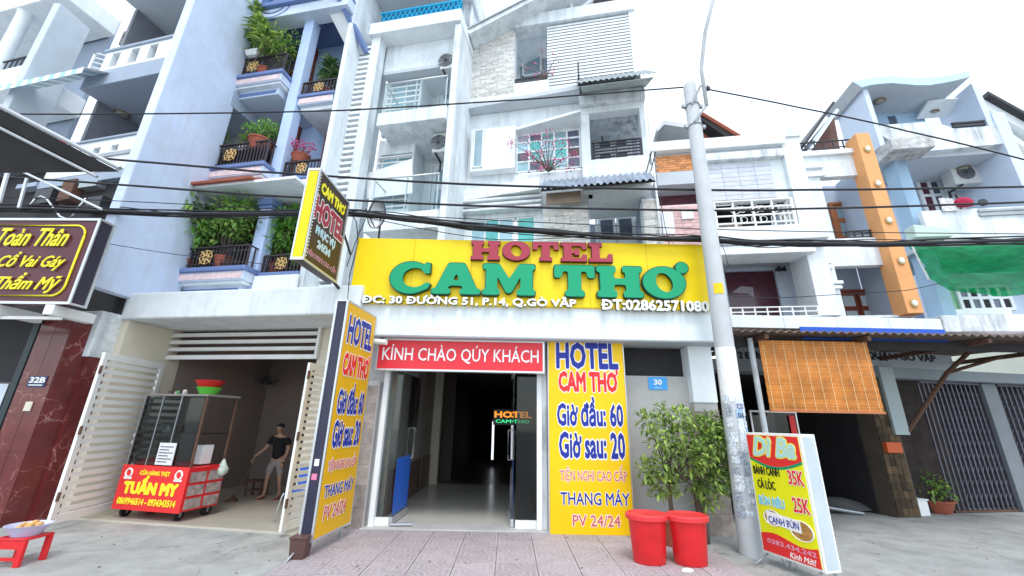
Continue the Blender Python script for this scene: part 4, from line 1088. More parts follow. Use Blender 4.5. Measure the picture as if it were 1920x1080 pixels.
# column between the left and right bays
ctx0, ctz = P_(566, 40, .35); cbx0, _ = P_(452, 545, .35)
cw = .28
cxm = (P_(492, 450, .35)[0] + P_(572, 100, .35)[0])/2
T.part('column', MB().box(cxm-.14, cxm+.14, 4.0, P_(575,30,.35)[1], .25, .52), mat('periwinkle_column', (.47,.59,.84), .75, .06, streak=.2, scol=(.4,.48,.66)), bev=.02)
for (px, py) in ((493, 385), (578, 38)):
    z = P_(px, py, .35)[1]; T.part('capital', MB().box(cxm-.20, cxm+.20, z-.08, z+.06, .18, .58).box(cxm-.17, cxm+.17, z-.16, z-.081, .22, .55), M_bluetrim, bev=.015)
# right hand small balconies
rl = []
for (yt, yb, xl, xr) in ((478, 512, 482, 560), (302, 332, 548, 575), (150, 176, 588, 628)):
    x0 = P_(xl, (yt+yb)/2, .35)[0]; x1 = P_(xr, (yt+yb)/2, .35)[0]; z1 = P_((xl+xr)/2, yt, .35)[1]; z0 = P_((xl+xr)/2, yb, .35)[1]
    x0 = cxm+.16 if True else x0; x1 = cx1-.05
    rl.append((x0, x1, z0, z1))
    r_w = x1-x0
    T.part('balcony_trim', MB().box(x0-.02, x1+.03, z0-.09, z0, .26, wd-.004), M_bluetrim, bev=.02)
    f = T.part('balcony_fascia', MB().box(x0, x1, z0-.30, z0-.091, .30, wd-.006), M_bluelt, bev=.01)
    T.part('stone_band', MB().box(x0+.04, x1-.04, z0-.27, z0-.12, .288, .299), M_pink, parent=f)
    T.part('balcony_base', MB().box(x0+.02, x1-.02, z0-.42, z0-.301, .4, wd-.008), M_whiteclean, bev=.01)
    r = railing(T, x0, x1, z0, z1, .36, M_iron, n=11, r=.011, frame=.03)
    gold_emblem(T, (x0+x1)/2, (z0+z1)/2, .32, .17, r)
# white tile panel under the lowest right balcony
z = rl[0][2]
T.part('tiled_parapet', MB().box(cxm+.16, cx1+.05, 3.5, z-.10, .20, .25), M_whiteclean, bev=.01)
# pink curved awning and red tile canopy between level one and two
x0, x1, z0, z1 = levels[1]
a0 = P_(395, 352, -.15); a1 = P_(515, 352, -.15)
zc = a0[1]
T.part('tile_canopy', MB().sheet([(x0-.15, -.45, zc-.02), (x1+.25, -.45, zc-.02), (x1+.25, wd, zc+.32), (x0-.15, wd, zc+.32)], -.06), M_terra, bev=.01)
T.part('ceiling', MB().box(x0-.1, cx1, zc-.12, zc-.06, -.35, wd-.002), M_whiteclean)
# ceilings above each balcony level
for (px, py) in ((470, 190), (575, 10)):
    pass
zt = P_(470, 38)[1]
T.part('roof_beam', MB().box(levels[2][0]+.15, cx1+.1, zt-.05, zt+.28, .0, .4), M_bluelt, bev=.01)
T.part('roof_slab', MB().box(levels[2][0]+.15, cx1+.1, zt+.29, zt+.42, -.1, wd-.002), M_bluetrim, bev=.01)
T.part('arch_ornament', MB().ring((P_(520,20)[0]-.15, .05, zt+.42), .55, .06, 'y', 28, 6, 1, .8).ring((P_(520,20)[0]-.15, .02, zt+.42), .38, .04, 'y', 28, 6, 1, .8), M_bluetrim, smooth=True)
# steep gable eave running back at the top right
e0 = P_(545+15, 0, .2); 
T.part('gable_eave', MB().sheet([(cxm+.1, -.6, zt+1.2), (cxm+.5, -.6, zt+1.2), (cx1+.25, .9, zt-.8), (cx1-.15, .9, zt-.8)], -.12), M_whiteclean)
T.part('gable_trim', MB().sheet([(cxm+.5, -.62, zt+1.22), (cxm+.62, -.62, zt+1.22), (cx1+.37, .9, zt-.78), (cx1+.25, .9, zt-.78)], -.2), M_bluetrim)
# doors behind the balconies
for i, (x0, x1, z0, z1) in enumerate(levels):
    door(T, (x0+.25, x0+1.35, z0+.02, z0+2.15), wd-.03, M_wood, M_dpane)
for i, (x0, x1, z0, z1) in enumerate(rl):
    door(T, (x1-.75, x1-.12, z0+.02, z0+2.05), wd-.03, M_wood, M_dpane, leaves=1)
T.part('dark_room', MB().box(levels[0][0]+1.0, cxm+.3, levels[0][2]+.0, zc-.13, wd-.05, wd-.035), M_purp)

# big lilac side wall that stands forward on the left
single('party_wall', 'tall bare lilac grey side wall between the balcony houses at left', 'wall',
       MB().slab([(-7.20,6.45),(-7.02,6.45),(-6.99,8.2),(-7.17,8.2)], 3.62, 15.5), M_lilac, W0, bev=.02)

# ground floor: yellow garage -------------------------------------------------
FG0 = Fr(-7.05, 7.18, -9.5)
G = Thing('garage_shop', 'open cream walled ground floor shop with weathered slab canopy', 'building', FG0, (2.2, 1, 0))
G.part('canopy_slab', MB().box(-.05, 4.62, 3.22, 3.72, 0, 3.6), M_slab, bev=.03)
gx0 = FG0.p(290, 640, .95)[0]; gx1 = FG0.p(598, 640, .95)[0]
gz1 = FG0.p(440, 606, .95)[1]; gz0 = FG0.p(440, 669, .95)[1]
G.part('wall', MB().wall(-.02, 4.45, .0, 3.215, .98, 1.14, [(gx0, gx1, -.1, gz1)]), M_cream)
G.part('side_wall', MB().box(-.04, .12, 0, 3.215, .05, 1.2), M_cream)
G.part('inner_side_wall', MB().box(-.04, .12, 0, 3.215, 1.2, 3.9), M_shadewall)  # same side wall further in, its shade painted as a darker colour
G.part('side_wall', MB().box(4.3, 4.45, 0, 3.215, 1.141, 3.9), M_shadewall)
G.part('back_wall', MB().box(.1, 3.65, 0, 3.215, 3.75, 3.9), M_shadewall)
G.part('passage_wall', MB().box(3.6, 4.45, 0, 3.215, 5.0, 5.1), M_cream)
G.part('ceiling', MB().box(.1, 4.45, 3.14, 3.21, 1.15, 5), M_shadewall)
G.part('floor', MB().box(.0, 4.5, .0, .03, .10, 5.0), mat('garage_floor_tile', (.52,.48,.40), .2, .06, bump=0, spec=.5))
LV = G.part('louvre_frame', MB().wall(gx0-.03, gx1+.03, gz0-.05, gz1+.03, .90, .97, [(gx0+.02, gx1-.02, gz0+.03, gz1-.02)]), M_metalw)
lvm = bpy.data.meshes.new('louvre_slat'); b_ = MB().box(0, gx1-gx0-.05, -.035, .035, -.03, .0); lvm.from_pydata(b_.v, [], b_.f); lvm.materials.append(M_metalw)
for i in range(4):
    G.share('louvre_slat', lvm, (gx0+.025, .93, gz0+.14+i*(gz1-gz0-.10)/4), parent=LV, rot=(-.35,0,0))
G.part('louvre_shade_sheet', MB().box(gx0, gx1, gz0+.03, gz1, 1.1, 1.12), mat('louvre_shade', (.12,.09,.08), .9, .1))  # added dark sheet stands for the shade between the slats
# whitewashed pier at the left corner
G.part('corner_pier', MB().box(FG0.p(122,620,-.3)[0], -.03, FG0.p(150,668,-.3)[1], 3.30, -.3, .5), M_whitedirt, bev=.01)
G.part('corner_pier', MB().box(FG0.p(122,620,-.3)[0]+.02, -.05, 0, FG0.p(150,668,-.3)[1]-.002, -.26, .5), M_marble)

# slatted gates ------------------------------------------------------------
def slat_gate(label, ax, ay, bx_, by_, z0, z1, n, k=.34, fw=.09):
    dv = Vector((bx_-ax, by_-ay)); F = Fr(ax, ay, math.degrees(math.atan2(dv.y, dv.x))); L = dv.length
    T = Thing('slatted_gate', label, 'gate', F, (L/2, 0, z0))
    T.part('gate_frame', MB().wall(0, L, z0, z1, -.022, .022, [(fw, L-fw, z0+.11, z1-.11)]), M_gatew, bev=.003)
    me = bpy.data.meshes.new('slat'); hgt = (z1-z0-.22)/n
    b = MB().box(0, L-2*fw, -hgt*k, hgt*k, -.012, .012); me.from_pydata(b.v, [], b.f); me.materials.append(M_gatew)
    for i in range(n): T.share('slat', me, (fw, 0, z0+.11+hgt*(i+.5)))
    T.part('latch_box', MB().box(L-fw-.12, L-fw, z0+1.0, z0+1.18, -.03, .03), M_gatew)
    for k in range(3): T.part('hinge', MB().tube([(0,-.03,z0+.3+k*.9),(0,-.03,z0+.42+k*.9)], .02, 8), M_rust)
    return T
slat_gate('large white slatted gate leaf standing open against the left pier', -6.46, 6.48, -6.62, 7.86, .09, 2.52, 19, .27)
slat_gate('white slatted gate leaf folded open beside the tall side banner', -3.17, 6.45, -2.90, 7.5, .07, 2.42, 22, .29, .08)

# ------------------------------------------------ meat cart
CF = Fr(-6.30, 7.28, -12)
K = Thing('meat_cart', 'red meat cart with a glass display case above yellow lettered panel', 'cart', CF, (.6, .4, .035))
KL, KD = 1.30, .66
kz0, kz1 = .17, .80
K.part('body', MB().box(0, KL, kz0, kz1, 0, KD), M_redpl, bev=.008)
K.part('front_panel', MB().box(-.01, KL+.005, kz0-.01, kz1+.01, -.015, -.002), M_redprint)
def kl(s, xa, xb, za, zb, m, mo=None, **k): outline_text(K, s, (xa, xb, za, zb), -.016, m, mo, **k)
kl('CỬA HÀNG THỊT', .37, .96, .655, .75, M_yprint, bold=.03, label='yellow small words')
kl('TUẤN MY', .13, 1.17, .40, .645, M_yprint, bold=.06, label='large yellow name')
kl('0869946514 - 0934343514', .07, 1.20, .24, .33, M_yprint, bold=.03, label='yellow telephone numbers')
for xx in (.15, 1.14):
    K.part('badge', MB().ring((xx, -.02, .69), .062, .014, 'y', 20, 5).box(xx-.075, xx+.075, .60, .63, -.024, -.016), M_wlet)
# side panel with pictures
for i in range(2):
    for j in range(3):
        y0_ = .04+i*.32; z0_ = kz0+.03+j*.19
        K.part('picture', MB().box(KL+.002, KL+.008, z0_, z0_+.15, y0_, y0_+.28), mat('meat_photo', (.35,.28,.27), .4, .5, scale=12, bump=0))
# posts and top
for (xx, yy) in ((.03,.03),(KL-.03,.03),(.03,KD-.03),(KL-.03,KD-.03)):
    K.part('post', MB().box(xx-.015, xx+.015, kz1, 1.92, yy-.015, yy+.015), M_rust)
K.part('top_frame', MB().wall(0, KL, 1.9, 1.935, 0, KD, [])  , mat('dusty_top_board', (.22,.20,.19), .7, .2), bev=.004)
K.part('shelf', MB().box(.03, KL-.03, 1.30, 1.31, .05, KD-.05), M_glassd)
K.part('pane', MB().box(.045, KL-.045, kz1+.02, 1.88, .0, .006), M_glassd)
K.part('pane', MB().box(.0, .006, kz1+.02, 1.88, .045, KD-.045), M_glassd)
K.part('counter', MB().box(.05, KL-.35, kz1+.001, kz1+.05, .1, KD-.1), M_redpl, bev=.01)
for k in range(3):
    K.part('mullion', MB().box(.03+k*.38-.008, .03+k*.38+.008, kz1, 1.9, -.006, .012), M_metalg)
for (xx, yy) in ((.12,.12),(KL-.14,.12),(.12,KD-.12),(KL-.1,KD-.1)):
    r = .085
    wh = K.part('wheel', MB().tube([(xx-.02,yy,r+.03),(xx+.02,yy,r+.03)], r, 18), M_black, smooth=True, auto=True)
    K.part('fork', MB().box(xx-.035, xx-.025, r, kz0, yy-.015, yy+.015).box(xx+.025, xx+.035, r, kz0, yy-.015, yy+.015), M_metalg, parent=wh)
def on_cart(label, nm, cat, mb, m, **k): return single(nm, label, cat, mb, m, CF, **k)
on_cart('green plastic basin under a red one on the cart roof', 'basin', 'basin', MB().lathe((.92,.34,1.94), [(.12,0),(.17,.09),(.20,.13),(.185,.13),(.11,.012)], 28), M_greenpl, smooth=True, auto=True)
on_cart('red plastic basin stacked on top of the green one', 'basin', 'basin', MB().lathe((.91,.34,2.06), [(.15,0),(.20,.085),(.235,.12),(.22,.125),(.14,.012)], 28), M_redpl, smooth=True, auto=True)
x_ = .2
for i, (c_, h_) in enumerate([((.10,.06,.05),.07),((.55,.5,.42),.05),((.12,.3,.12),.06),((.6,.58,.55),.08),((.3,.28,.27),.05)]):
    on_cart(['small dark red jar at the left of the clutter on the cart roof','pale carton beside the red jar on the cart roof','small green jar in the middle of the cart roof clutter','white jar right of the green one on the cart roof','grey tin nearest the basins on the cart roof'][i], 'jar' if i != 1 else 'carton', 'jar' if i != 1 else 'carton',
            MB().lathe((.26+i*.085,.2+.05*(i%2),1.94), [(.03,0),(.032,h_*.8),(.022,h_)], 12), mat('clutter%d' % i, c_, .5, .2), group='jars and cartons on the cart roof')
PL_ = Thing('price_list', 'white printed price list standing in the cart window', 'price list', CF, (.78, -.02, .83))
PL_.part('sheet', MB().box(.62, .95, .83, 1.16, -.03, -.018), mat('printed_sheet', (.72,.72,.73), .8, .15, scale=40, bump=0))
for i in range(6):
    PL_.part('print_line', MB().box(.65, .92 if i % 2 else .84, .87+i*.045, .882+i*.045, -.034, -.031), M_metald)
on_cart('white plastic crate standing on the cart at right', 'tub', 'tub', MB().box(.98, 1.14, .82, 1.12, .30, .50), M_curtain, bev=.01)
on_cart('clear plastic bag of greens hanging from the cart corner', 'plastic_bag', 'bag', MB().lathe((1.30,.60,.62), [(.03,0),(.10,.05),(.11,.12),(.05,.20),(.02,.27)], 10, 1, .8), mat('clear_bag', (.50,.58,.52), .25, .4, scale=18, bump=.2), smooth=True)
on_cart('dark meat tray inside the lower glass case', 'meat_tray', 'tray', MB().box(.1, .5, .86, .90, .15, .5), M_redpl, bev=.01)
on_cart('bamboo chopping block inside the glass case', 'chopping_block', 'chopping block', MB().lathe((.48,.35,.86), [(.12,0),(.12,.06)], 20), M_woodo)
on_cart('grey scale with pan inside the glass case', 'scale', 'scale', MB().lathe((.25,.35,1.315), [(.09,0),(.09,.02),(.03,.03),(.03,.09),(.13,.10),(.14,.12)], 20), M_alu, smooth=True, auto=True)

# garage interior things
xx, yy = FG0.g(490, 935, .03)
# wall fan
fx, fz = FG0.p(452, 712, 3.2)
fx = max(fx, .45)
Fn = Thing('wall_fan', 'dark wall fan high on the garage back wall', 'fan', FG0, (fx, 3.6, fz-.2))
Fn.part('motor', MB().tube([(fx-.25,3.5,fz),(fx-.05,3.3,fz+.02)], .07, 12), M_metald, smooth=True, auto=True)
Fn.part('bracket', MB().tube([(fx-.2,3.45,fz),(fx-.25,3.74,fz-.05)], .02, 8), M_metald)
cg = MB()
for R in (.24,.18,.12,.06): cg.ring((0,0,0), R, .006, 'y', 24, 4)
for k in range(6):
    a = math.pi*k/6; cg.tube([(-.24*math.cos(a),0,-.24*math.sin(a)),(.24*math.cos(a),0,.24*math.sin(a))], .004, 4)
def tilt(mb, c, ry, rx):
    M = Matrix.Rotation(ry, 3, 'Z') @ Matrix.Rotation(rx, 3, 'X')
    mb.v = [tuple(Vector(c) + M @ Vector(v)) for v in mb.v]; return mb
Fn.part('guard', tilt(cg, (fx+.06, 3.2, fz), .5, 1.15), M_metald)
bb = MB()
for k in range(3):
    a = 2*math.pi*k/3; d1 = Vector((math.cos(a),0,math.sin(a))); d2 = Vector((math.cos(a+.5),0,math.sin(a+.5)))
    bb.add([(0,0,0), tuple(d1*.2), tuple(d2*.2+Vector((0,.02,0)))], [(0,1,2)])
Fn.part('blade', tilt(bb, (fx+.06, 3.21, fz), .5, 1.15), M_metalg, kind='stuff')

# person sweeping at the back of the garage ------------------------------------
def skin(name, joints, edges, m, T, lvl=2, root=0):
    me = bpy.data.meshes.new(name); me.from_pydata([j[0] for j in joints], edges, [])
    o = bpy.data.objects.new(name, me); COL.objects.link(o)
    s = o.modifiers.new('skin', 'SKIN'); s.use_smooth_shade = True
    for i, j in enumerate(joints):
        r = j[1]; me.skin_vertices[0].data[i].radius = r if isinstance(r, tuple) else (r, r)
    me.skin_vertices[0].data[root].use_root = True
    b = o.modifiers.new('sub', 'SUBSURF'); b.levels = lvl; b.render_levels = lvl
    me.materials.append(m); o.parent = T.o
    return o
wx, wy, _ = (FG0.M @ Vector((xx, yy, 0)))
Pf = Fr(wx+.15, wy+.05, 0)
Pe = Thing('person', 'person in black tee and grey shorts looking down and sweeping in the garage', 'person', Pf, (0,0,.03))
Pe.o.scale = (.86,.86,.86)
J = [((0,0,.86),(.13,.10)), ((0,.0,1.02),(.125,.09)), ((-.01,-.02,1.22),(.145,.095)), ((-.01,-.03,1.36),(.10,.07)), ((-.015,-.05,1.43),(.045,.045)), ((-.02,-.08,1.50),(.055,.06)), ((-.02,-.12,1.56),(.078,.09)), ((-.02,-.14,1.62),(.06,.07)),
     ((-.19,-.04,1.32),.055), ((-.27,-.10,1.10),.042), ((-.36,-.26,.96),.034), ((-.39,-.32,.92),.026),
     ((.17,-.03,1.32),.055), ((.23,-.0,1.08),.042), ((.20,-.08,.86),.034), ((.20,-.11,.79),.028),
     ((-.09,0,.80),.085), ((-.13,-.05,.46),.055), ((-.16,.0,.10),.034), ((-.17,-.05,.05),.035), ((-.19,-.17,.04),.028),
     ((.10,0,.80),.085), ((.15,-.04,.46),.055), ((.17,.05,.10),.034), ((.17,.0,.05),.035), ((.20,-.12,.04),.028)]
Ed = [(0,1),(1,2),(2,3),(3,4),(4,5),(5,6),(6,7),(3,8),(8,9),(9,10),(10,11),(3,12),(12,13),(13,14),(14,15),(0,16),(16,17),(17,18),(18,19),(19,20),(0,21),(21,22),(22,23),(23,24),(24,25)]
skin('body', J, Ed, M_skin, Pe)
skin('tee_shirt', [((0,0,.80),(.165,.135)), ((0,0,1.02),(.145,.108)), ((-.01,-.02,1.22),(.165,.112)), ((-.01,-.03,1.36),(.115,.085)), ((-.18,-.04,1.33),.075), ((-.25,-.08,1.17),.066), ((.16,-.03,1.33),.075), ((.22,-.01,1.16),.066)],
     [(0,1),(1,2),(2,3),(3,4),(4,5),(3,6),(6,7)], M_tee, Pe, 2)
skin('shorts', [((0,0,.88),(.145,.112)), ((0,0,.82),(.15,.12)), ((-.10,0,.76),.108), ((-.135,-.03,.50),.088), ((.11,0,.76),.108), ((.155,-.03,.50),.088)], [(0,1),(1,2),(2,3),(1,4),(4,5)], M_shorts, Pe, 2)
skin('hair', [((-.02,-.07,1.55),(.088,.075)), ((-.02,-.085,1.61),(.097,.10)), ((-.02,-.11,1.66),(.07,.08))], [(0,1),(1,2)], M_hair, Pe, 2)
for s in (-1, 1):
    skin('ear', [((-.02+s*.078,-.10,1.55),.012), ((-.02+s*.082,-.10,1.58),.014)], [(0,1)], M_skin, Pe, 1)
skin('nose', [((-.02,-.195,1.55),.012), ((-.02,-.215,1.53),.015)], [(0,1)], M_skin, Pe, 1)
for s, (hx, hy, hz) in ((-1, (-.39,-.32,.92)), (1, (.20,-.11,.79))):
    jj = [((hx,hy,hz),.026), ((hx+s*.0,hy-.02,hz-.06),(.038,.018))]; ee = [(0,1)]
    for q in range(4):
        b0 = (hx-.028+q*.019, hy-.025, hz-.085); b1 = (hx-.03+q*.02, hy-.035, hz-.12+abs(q-1.5)*.006); b2 = (hx-.026+q*.018, hy-.02, hz-.15+abs(q-1.5)*.01)
        n0 = len(jj); jj += [(b0,.009),(b1,.008),(b2,.007)]; ee += [(1,n0),(n0,n0+1),(n0+1,n0+2)]
    n0 = len(jj); jj += [((hx-s*.035,hy-.03,hz-.04),.010),((hx-s*.045,hy-.045,hz-.075),.008)]; ee += [(0,n0),(n0,n0+1)]
    skin('hand', jj, ee, M_skin, Pe, 1)
for xs in (-.18, .19):
    Pe.part('sandal', MB().box(xs-.05, xs+.05, .03, .05, -.24 if xs < 0 else -.19, .05), mat('red_sandal', (.35,.05,.04), .6, .1), bev=.008)
Bw = Thing('broom', 'long thin handled broom held by the person in the garage', 'broom', Pf, (0,0,.03))
Bw.o.scale = (.86,.86,.86)
Bw.part('handle', MB().tube([(-.38,-.37,.98),(-.36,-.36,.80),(-.60,-.42,.12)], .010, 6), M_bark)
Bw.part('brush', MB().add([(-.58,-.45,.16),(-.64,-.40,.16),(-.56,-.30,.03),(-.80,-.34,.03),(-.74,-.56,.03),(-.50,-.50,.03)], [(0,1,3,4),(0,4,5),(0,5,2),(0,2,1),(1,2,3),(2,5,4,3)]), M_rust)
St = Thing('stool', 'low dark wooden stool beside the sweeping person', 'stool', Pf, (-.45, .25, .03))
St.part('seat', MB().box(-.62,-.28,.30,.33,.1,.4), M_rust, bev=.005)
for (a, b) in ((-.6,.12),(-.3,.12),(-.6,.38),(-.3,.38)): St.part('leg', MB().box(a-.015,a+.015,.03,.30,b-.015,b+.015), M_rust)
St.part('shelf', MB().box(-.6,-.3,.14,.155,.13,.37), M_rust)
# blue chair next to the gate
xc_, yc_ = W0.g(515, 985)
Ch = Thing('plastic_chair', 'blue seat chair with bent metal legs half hidden by the folded gate', 'chair', W0, (xc_+.2, yc_+.25, .03))
Ch.part('seat', MB().box(xc_+.03, xc_+.40, .42, .45, yc_+.05, yc_+.42), M_bluepl, bev=.012)
Ch.part('backrest', MB().box(xc_+.05, xc_+.38, .52, .85, yc_+.40, yc_+.43), M_bluepl, bev=.012)
for q in ((xc_+.03, yc_+.06), (xc_+.38, yc_+.06), (xc_+.03, yc_+.4), (xc_+.38, yc_+.4)):
    Ch.part('leg', MB().tube([(q[0], q[1], .44), (q[0]-.03*(1 if q[0] < xc_+.2 else -1), q[1], .38), (q[0]-.08*(1 if q[0] < xc_+.2 else -1), q[1]-.02, .03)], .011, 8), M_alu, smooth=True)

# ================================================================== LEFT: marble house 32B with massage sign
FB0 = Fr(-8.2, 6.72, -3)
B = Thing('marble_shopfront', 'dark red marble shopfront with black glazed doorway at the far left', 'shopfront', FB0, (0, .2, 0))
mx0 = FB0.p(62, 660, 0)[0]
B.part('marble_wall', MB().slab([(mx0-.02,0),(FB0.p(112,680,0)[0],0),(FB0.p(112,680,0)[0]+.25,1.0),(mx0-.02,1.0)], 0, 3.2), M_marble, bev=.004)
ms = bpy.data.meshes.new('marble_slab'); slw = (FB0.p(112,680,0)[0]-mx0+.02)/2
b_ = MB().box(0, slw-.006, 0, .99, -.015, .0); ms.from_pydata(b_.v, [], b_.f); ms.materials.append(M_marble)
for j in range(3):
    for i in range(2): B.share('marble_slab', ms, (mx0-.015+slw*i, 0, .02+j*1.0))
B.part('door_frame', MB().box(mx0-.14, mx0-.03, 0, 3.1, -.03, .12), mat('dark_green_frame', (.02,.035,.04), .4, .1), bev=.005)
B.part('glass_door', MB().box(mx0-1.9, mx0-.14, 0, 3.1, .03, .05), mat('black_glass', (.012,.012,.014), .12, .1, bump=0, spec=.6))
B.part('upper_panel', MB().box(mx0-1.9, mx0-.14, 2.05, 3.1, .0, .025), M_dark)
Po = Thing('window_poster', 'pale poster with a pink figure inside the far left glass door', 'poster', FB0, (mx0-.55, 0, .9))
pb_ = FB0.r(0, -25, 24, 712, 862)
Po.part('sheet', MB().box(mx0-.95, mx0-.22, .88, 2.02, .012, .02), mat('poster_sheet', (.55,.62,.68), .5, .1, scale=3, bump=0))
Po.part('figure', MB().prism(ell(mx0-.50, 1.62, .13, .17, 20), .004, .011), mat('poster_pink', (.60,.25,.28), .5, .3, scale=9, bump=0))
Po.part('figure_ring', MB().ring((mx0-.50, .004, 1.62), .17, .012, 'y', 24, 5, 1, 1.1), M_pinkprint)
Po.part('figure', MB().prism(ell(mx0-.52, 1.18, .14, .12, 20), .004, .011), mat('poster_pink', (.60,.25,.28), .5, .3))
r_ = FB0.r(-.02, 53, 87, 705, 726)
N = Thing('house_number_plate', 'dark navy house number plate 32B on the red marble', 'number plate', FB0, ((r_[0]+r_[1])/2, -.02, r_[2]))
N.part('plate', MB().box(r_[0], r_[1], r_[2], r_[3], -.026, -.016), mat('navy_enamel', (.02,.035,.10), .3, .05, bump=0), bev=.003)
N.part('number', text_mb('32B', r_[0]+.03, r_[1]-.02, r_[2]+.07, r_[3]-.02, -.027, .003, bold=.03), M_wlet)
N.part('caption', MB().box(r_[0]+.03, r_[1]-.04, r_[2]+.025, r_[2]+.04, -.029, -.0265), M_wlet)
r_ = FB0.r(-.02, 47, 60, 753, 771)
single('wall_socket', 'cream socket cover on the red marble below the number', 'socket', MB().box(r_[0], r_[1], r_[2], r_[3], -.035, -.016), M_cream, FB0, bev=.006)

# massage box sign
MF = Fr(-8.42, 6.02, -2)
x0 = -1.2; x1 = MF.p(160, 490, 0)[0]
z0 = MF.p(90, 567, 0)[1]; z1 = MF.p(90, 413, 0)[1]
Ms = Thing('massage_sign', 'maroon box sign with gold script and gold rounded border at the left edge', 'signboard', MF, (.8, .2, z0))
Ms.part('box', MB().box(x0, x1, z0, z1, 0, .22), mat('maroon_sign_face', (.095,.018,.028), .35, .1, bump=0), bev=.004)
Ms.part('frame', MB().wall(x0-.02, x1+.02, z0-.03, z1+.03, -.02, .0, [(x0+.02, x1-.02, z0+.01, z1-.01)]), M_alu)
Ms.part('side_panel', MB().box(x1+.001, x1+.006, z0+.02, z1-.02, .02, .2), mat('dark_sign_side', (.035,.03,.05), .4, .1, bump=0))
Ms.part('side_frame', MB().box(x1+.0, x1+.02, z1, z1+.03, 0, .24).box(x1+.0, x1+.02, z0-.03, z0, 0, .24).box(x1+.0, x1+.02, z0, z1, .2, .24), M_alu)
# rounded gold border
def rrect(x0, x1, z0, z1, r, n=8):
    p = []
    for cx_, cz_, a0 in ((x1-r, z1-r, 0), (x0+r, z1-r, 90), (x0+r, z0+r, 180), (x1-r, z0+r, 270)):
        for i in range(n+1):
            a = math.radians(a0+90*i/n); p.append((cx_+r*math.cos(a), cz_+r*math.sin(a)))
    return p
bp = rrect(x0+.05, x1-.16, z0+.10, z1-.10, .18)
Ms.part('gold_border', MB().tube([(x, -.012, z) for x, z in bp] + [(bp[0][0], -.012, bp[0][1])], .016, 6), M_yprint, smooth=True)
xt = MF.p(128, 440, 0)[0]
for s, xa, xb, ya, yb in (('Toàn Thân', 2, 132, 430, 462), ('Cổ Vai Gáy', 2, 126, 474, 508), ('Thẩm Mỹ', -2, 116, 513, 550)):
    r_ = MF.r(0, xa, xb, ya, yb)
    Ms.part('lettering', text_mb(s, r_[0], r_[1], r_[2], r_[3], -.021, .012, bold=.012, shear=.45), M_yprint)
# struts and metal under the sign, ledge
LG = Thing('sign_bracket', 'white steel bracket arms carrying the maroon sign', 'bracket', MF, (1.2, .5, z0-.3))
for dxx in (0, -.9):
    LG.part('arm', MB().box(x1-.35+dxx, x1-.20+dxx, z0-.19, z0-.035, -.02, .62), M_metalw, bev=.01)
LG.part('rail', MB().box(x0, x1-.2, z0-.24, z0-.195, .1, .15), M_metalw)

# ================================================================== HOUSE B upper floors (far left, grey blue)
FB = Fr(-7.22, 7.0, -13)
def p(px, py, d=0): return FB.p(px, py, d)
T = Thing('balcony_house', 'grey blue house with white slotted balcony parapets left of the lilac wall', 'house', FB, (-2.5, 1.5, 4))
bl0 = -3.15; wdp = 2.1
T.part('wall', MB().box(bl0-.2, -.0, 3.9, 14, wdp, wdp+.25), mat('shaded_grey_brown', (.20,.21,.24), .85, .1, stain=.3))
pt = [p(250, 88), p(90, 88)]
def level(zt, zb, zf):   # parapet top, parapet bottom, fascia bottom
    xs0 = p(205, 115)[0]
    slots = []
    return
z3t, z3b, z3f = p(250, 86)[1], p(250, 122)[1], p(250, 146)[1]
xs = p(197, 112)[0]
sl = [(p(a, 108)[0], p(b, 106)[0], z3b+.08, z3t-.14) for a, b in ((211, 226), (243, 259), (275, 291))]
T.part('parapet', MB().wall(xs, -.02, z3b, z3t-.07, -.02, .12, sl), M_whiteclean, bev=.01)
T.part('parapet_cap', MB().box(xs-.03, -.02, z3t-.068, z3t, -.06, .16), M_greyblue, bev=.01)
T.part('balcony_slab', MB().box(bl0, -.02, z3f-.05, z3b-.002, -.03, wdp), M_greyblue, bev=.015)
rb = MB()
for k in range(5):
    z = z3b+.1+k*.14; rb.tube([(bl0, 0, z), (xs-.35, 0, z), (xs-.02, .22, z)], .018, 6)
for k in (.25, .62):
    xx = bl0+(xs-.35-bl0)*k; rb.tube([(xx, -.03, z3b-.12), (xx, -.03, z3t-.05)], .025, 6)
T.part('pipe_railing', rb, M_metalw)
z2t, z2b = p(190, 262)[1], p(190, 305)[1]
sl2 = [(p(a, 282)[0], p(b, 280)[0], z2b+.25, z2t-.22) for a, b in ((145, 156), (176, 190), (208, 222))]
T.part('parapet', MB().wall(bl0+.1, -.02, z2b-.25, z2t-.05, -.02, .12, sl2), M_whiteclean, bev=.01)
T.part('parapet_cap', MB().box(bl0+.1, -.02, z2t-.048, z2t, -.06, .16), M_greyblue, bev=.01)
T.part('balcony_slab', MB().box(bl0, -.02, z2b-.45, z2b-.252, -.01, wdp), M_greyblue)
# recessed soffit shade rail of each level
T.part('awning_rail', MB().tube([(bl0+.9, 1.9, z3f-.15), (-.02, .1, z3f-.12)], .03, 6), M_metald)
zt4 = p(260, -14)[1]
T.part('upper_slab', MB().box(bl0, -.02, zt4, zt4+.3, -.1, wdp), M_soffit)
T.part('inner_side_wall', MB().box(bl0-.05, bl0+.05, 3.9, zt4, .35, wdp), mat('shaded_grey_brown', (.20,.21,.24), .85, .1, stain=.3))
for (zz) in (z3b, z2b-.25):
    T.part('door_opening', MB().box(bl0+.9, bl0+2.2, zz+.02, zz+2.1, wdp-.02, wdp-.004), M_dpane)
x, z = FB.p(299, 31, 1.0)
ring_lamp('round lamp under the topmost left ceiling', FB, (x, .9, zt4-.01), .15)
ring_lamp('round lamp under the left ceiling below the striped awning level', FB, (FB.p(241,184,.8)[0], .8, z3f-.06), .15)
x, z = FB.p(245, 84, 1.75)
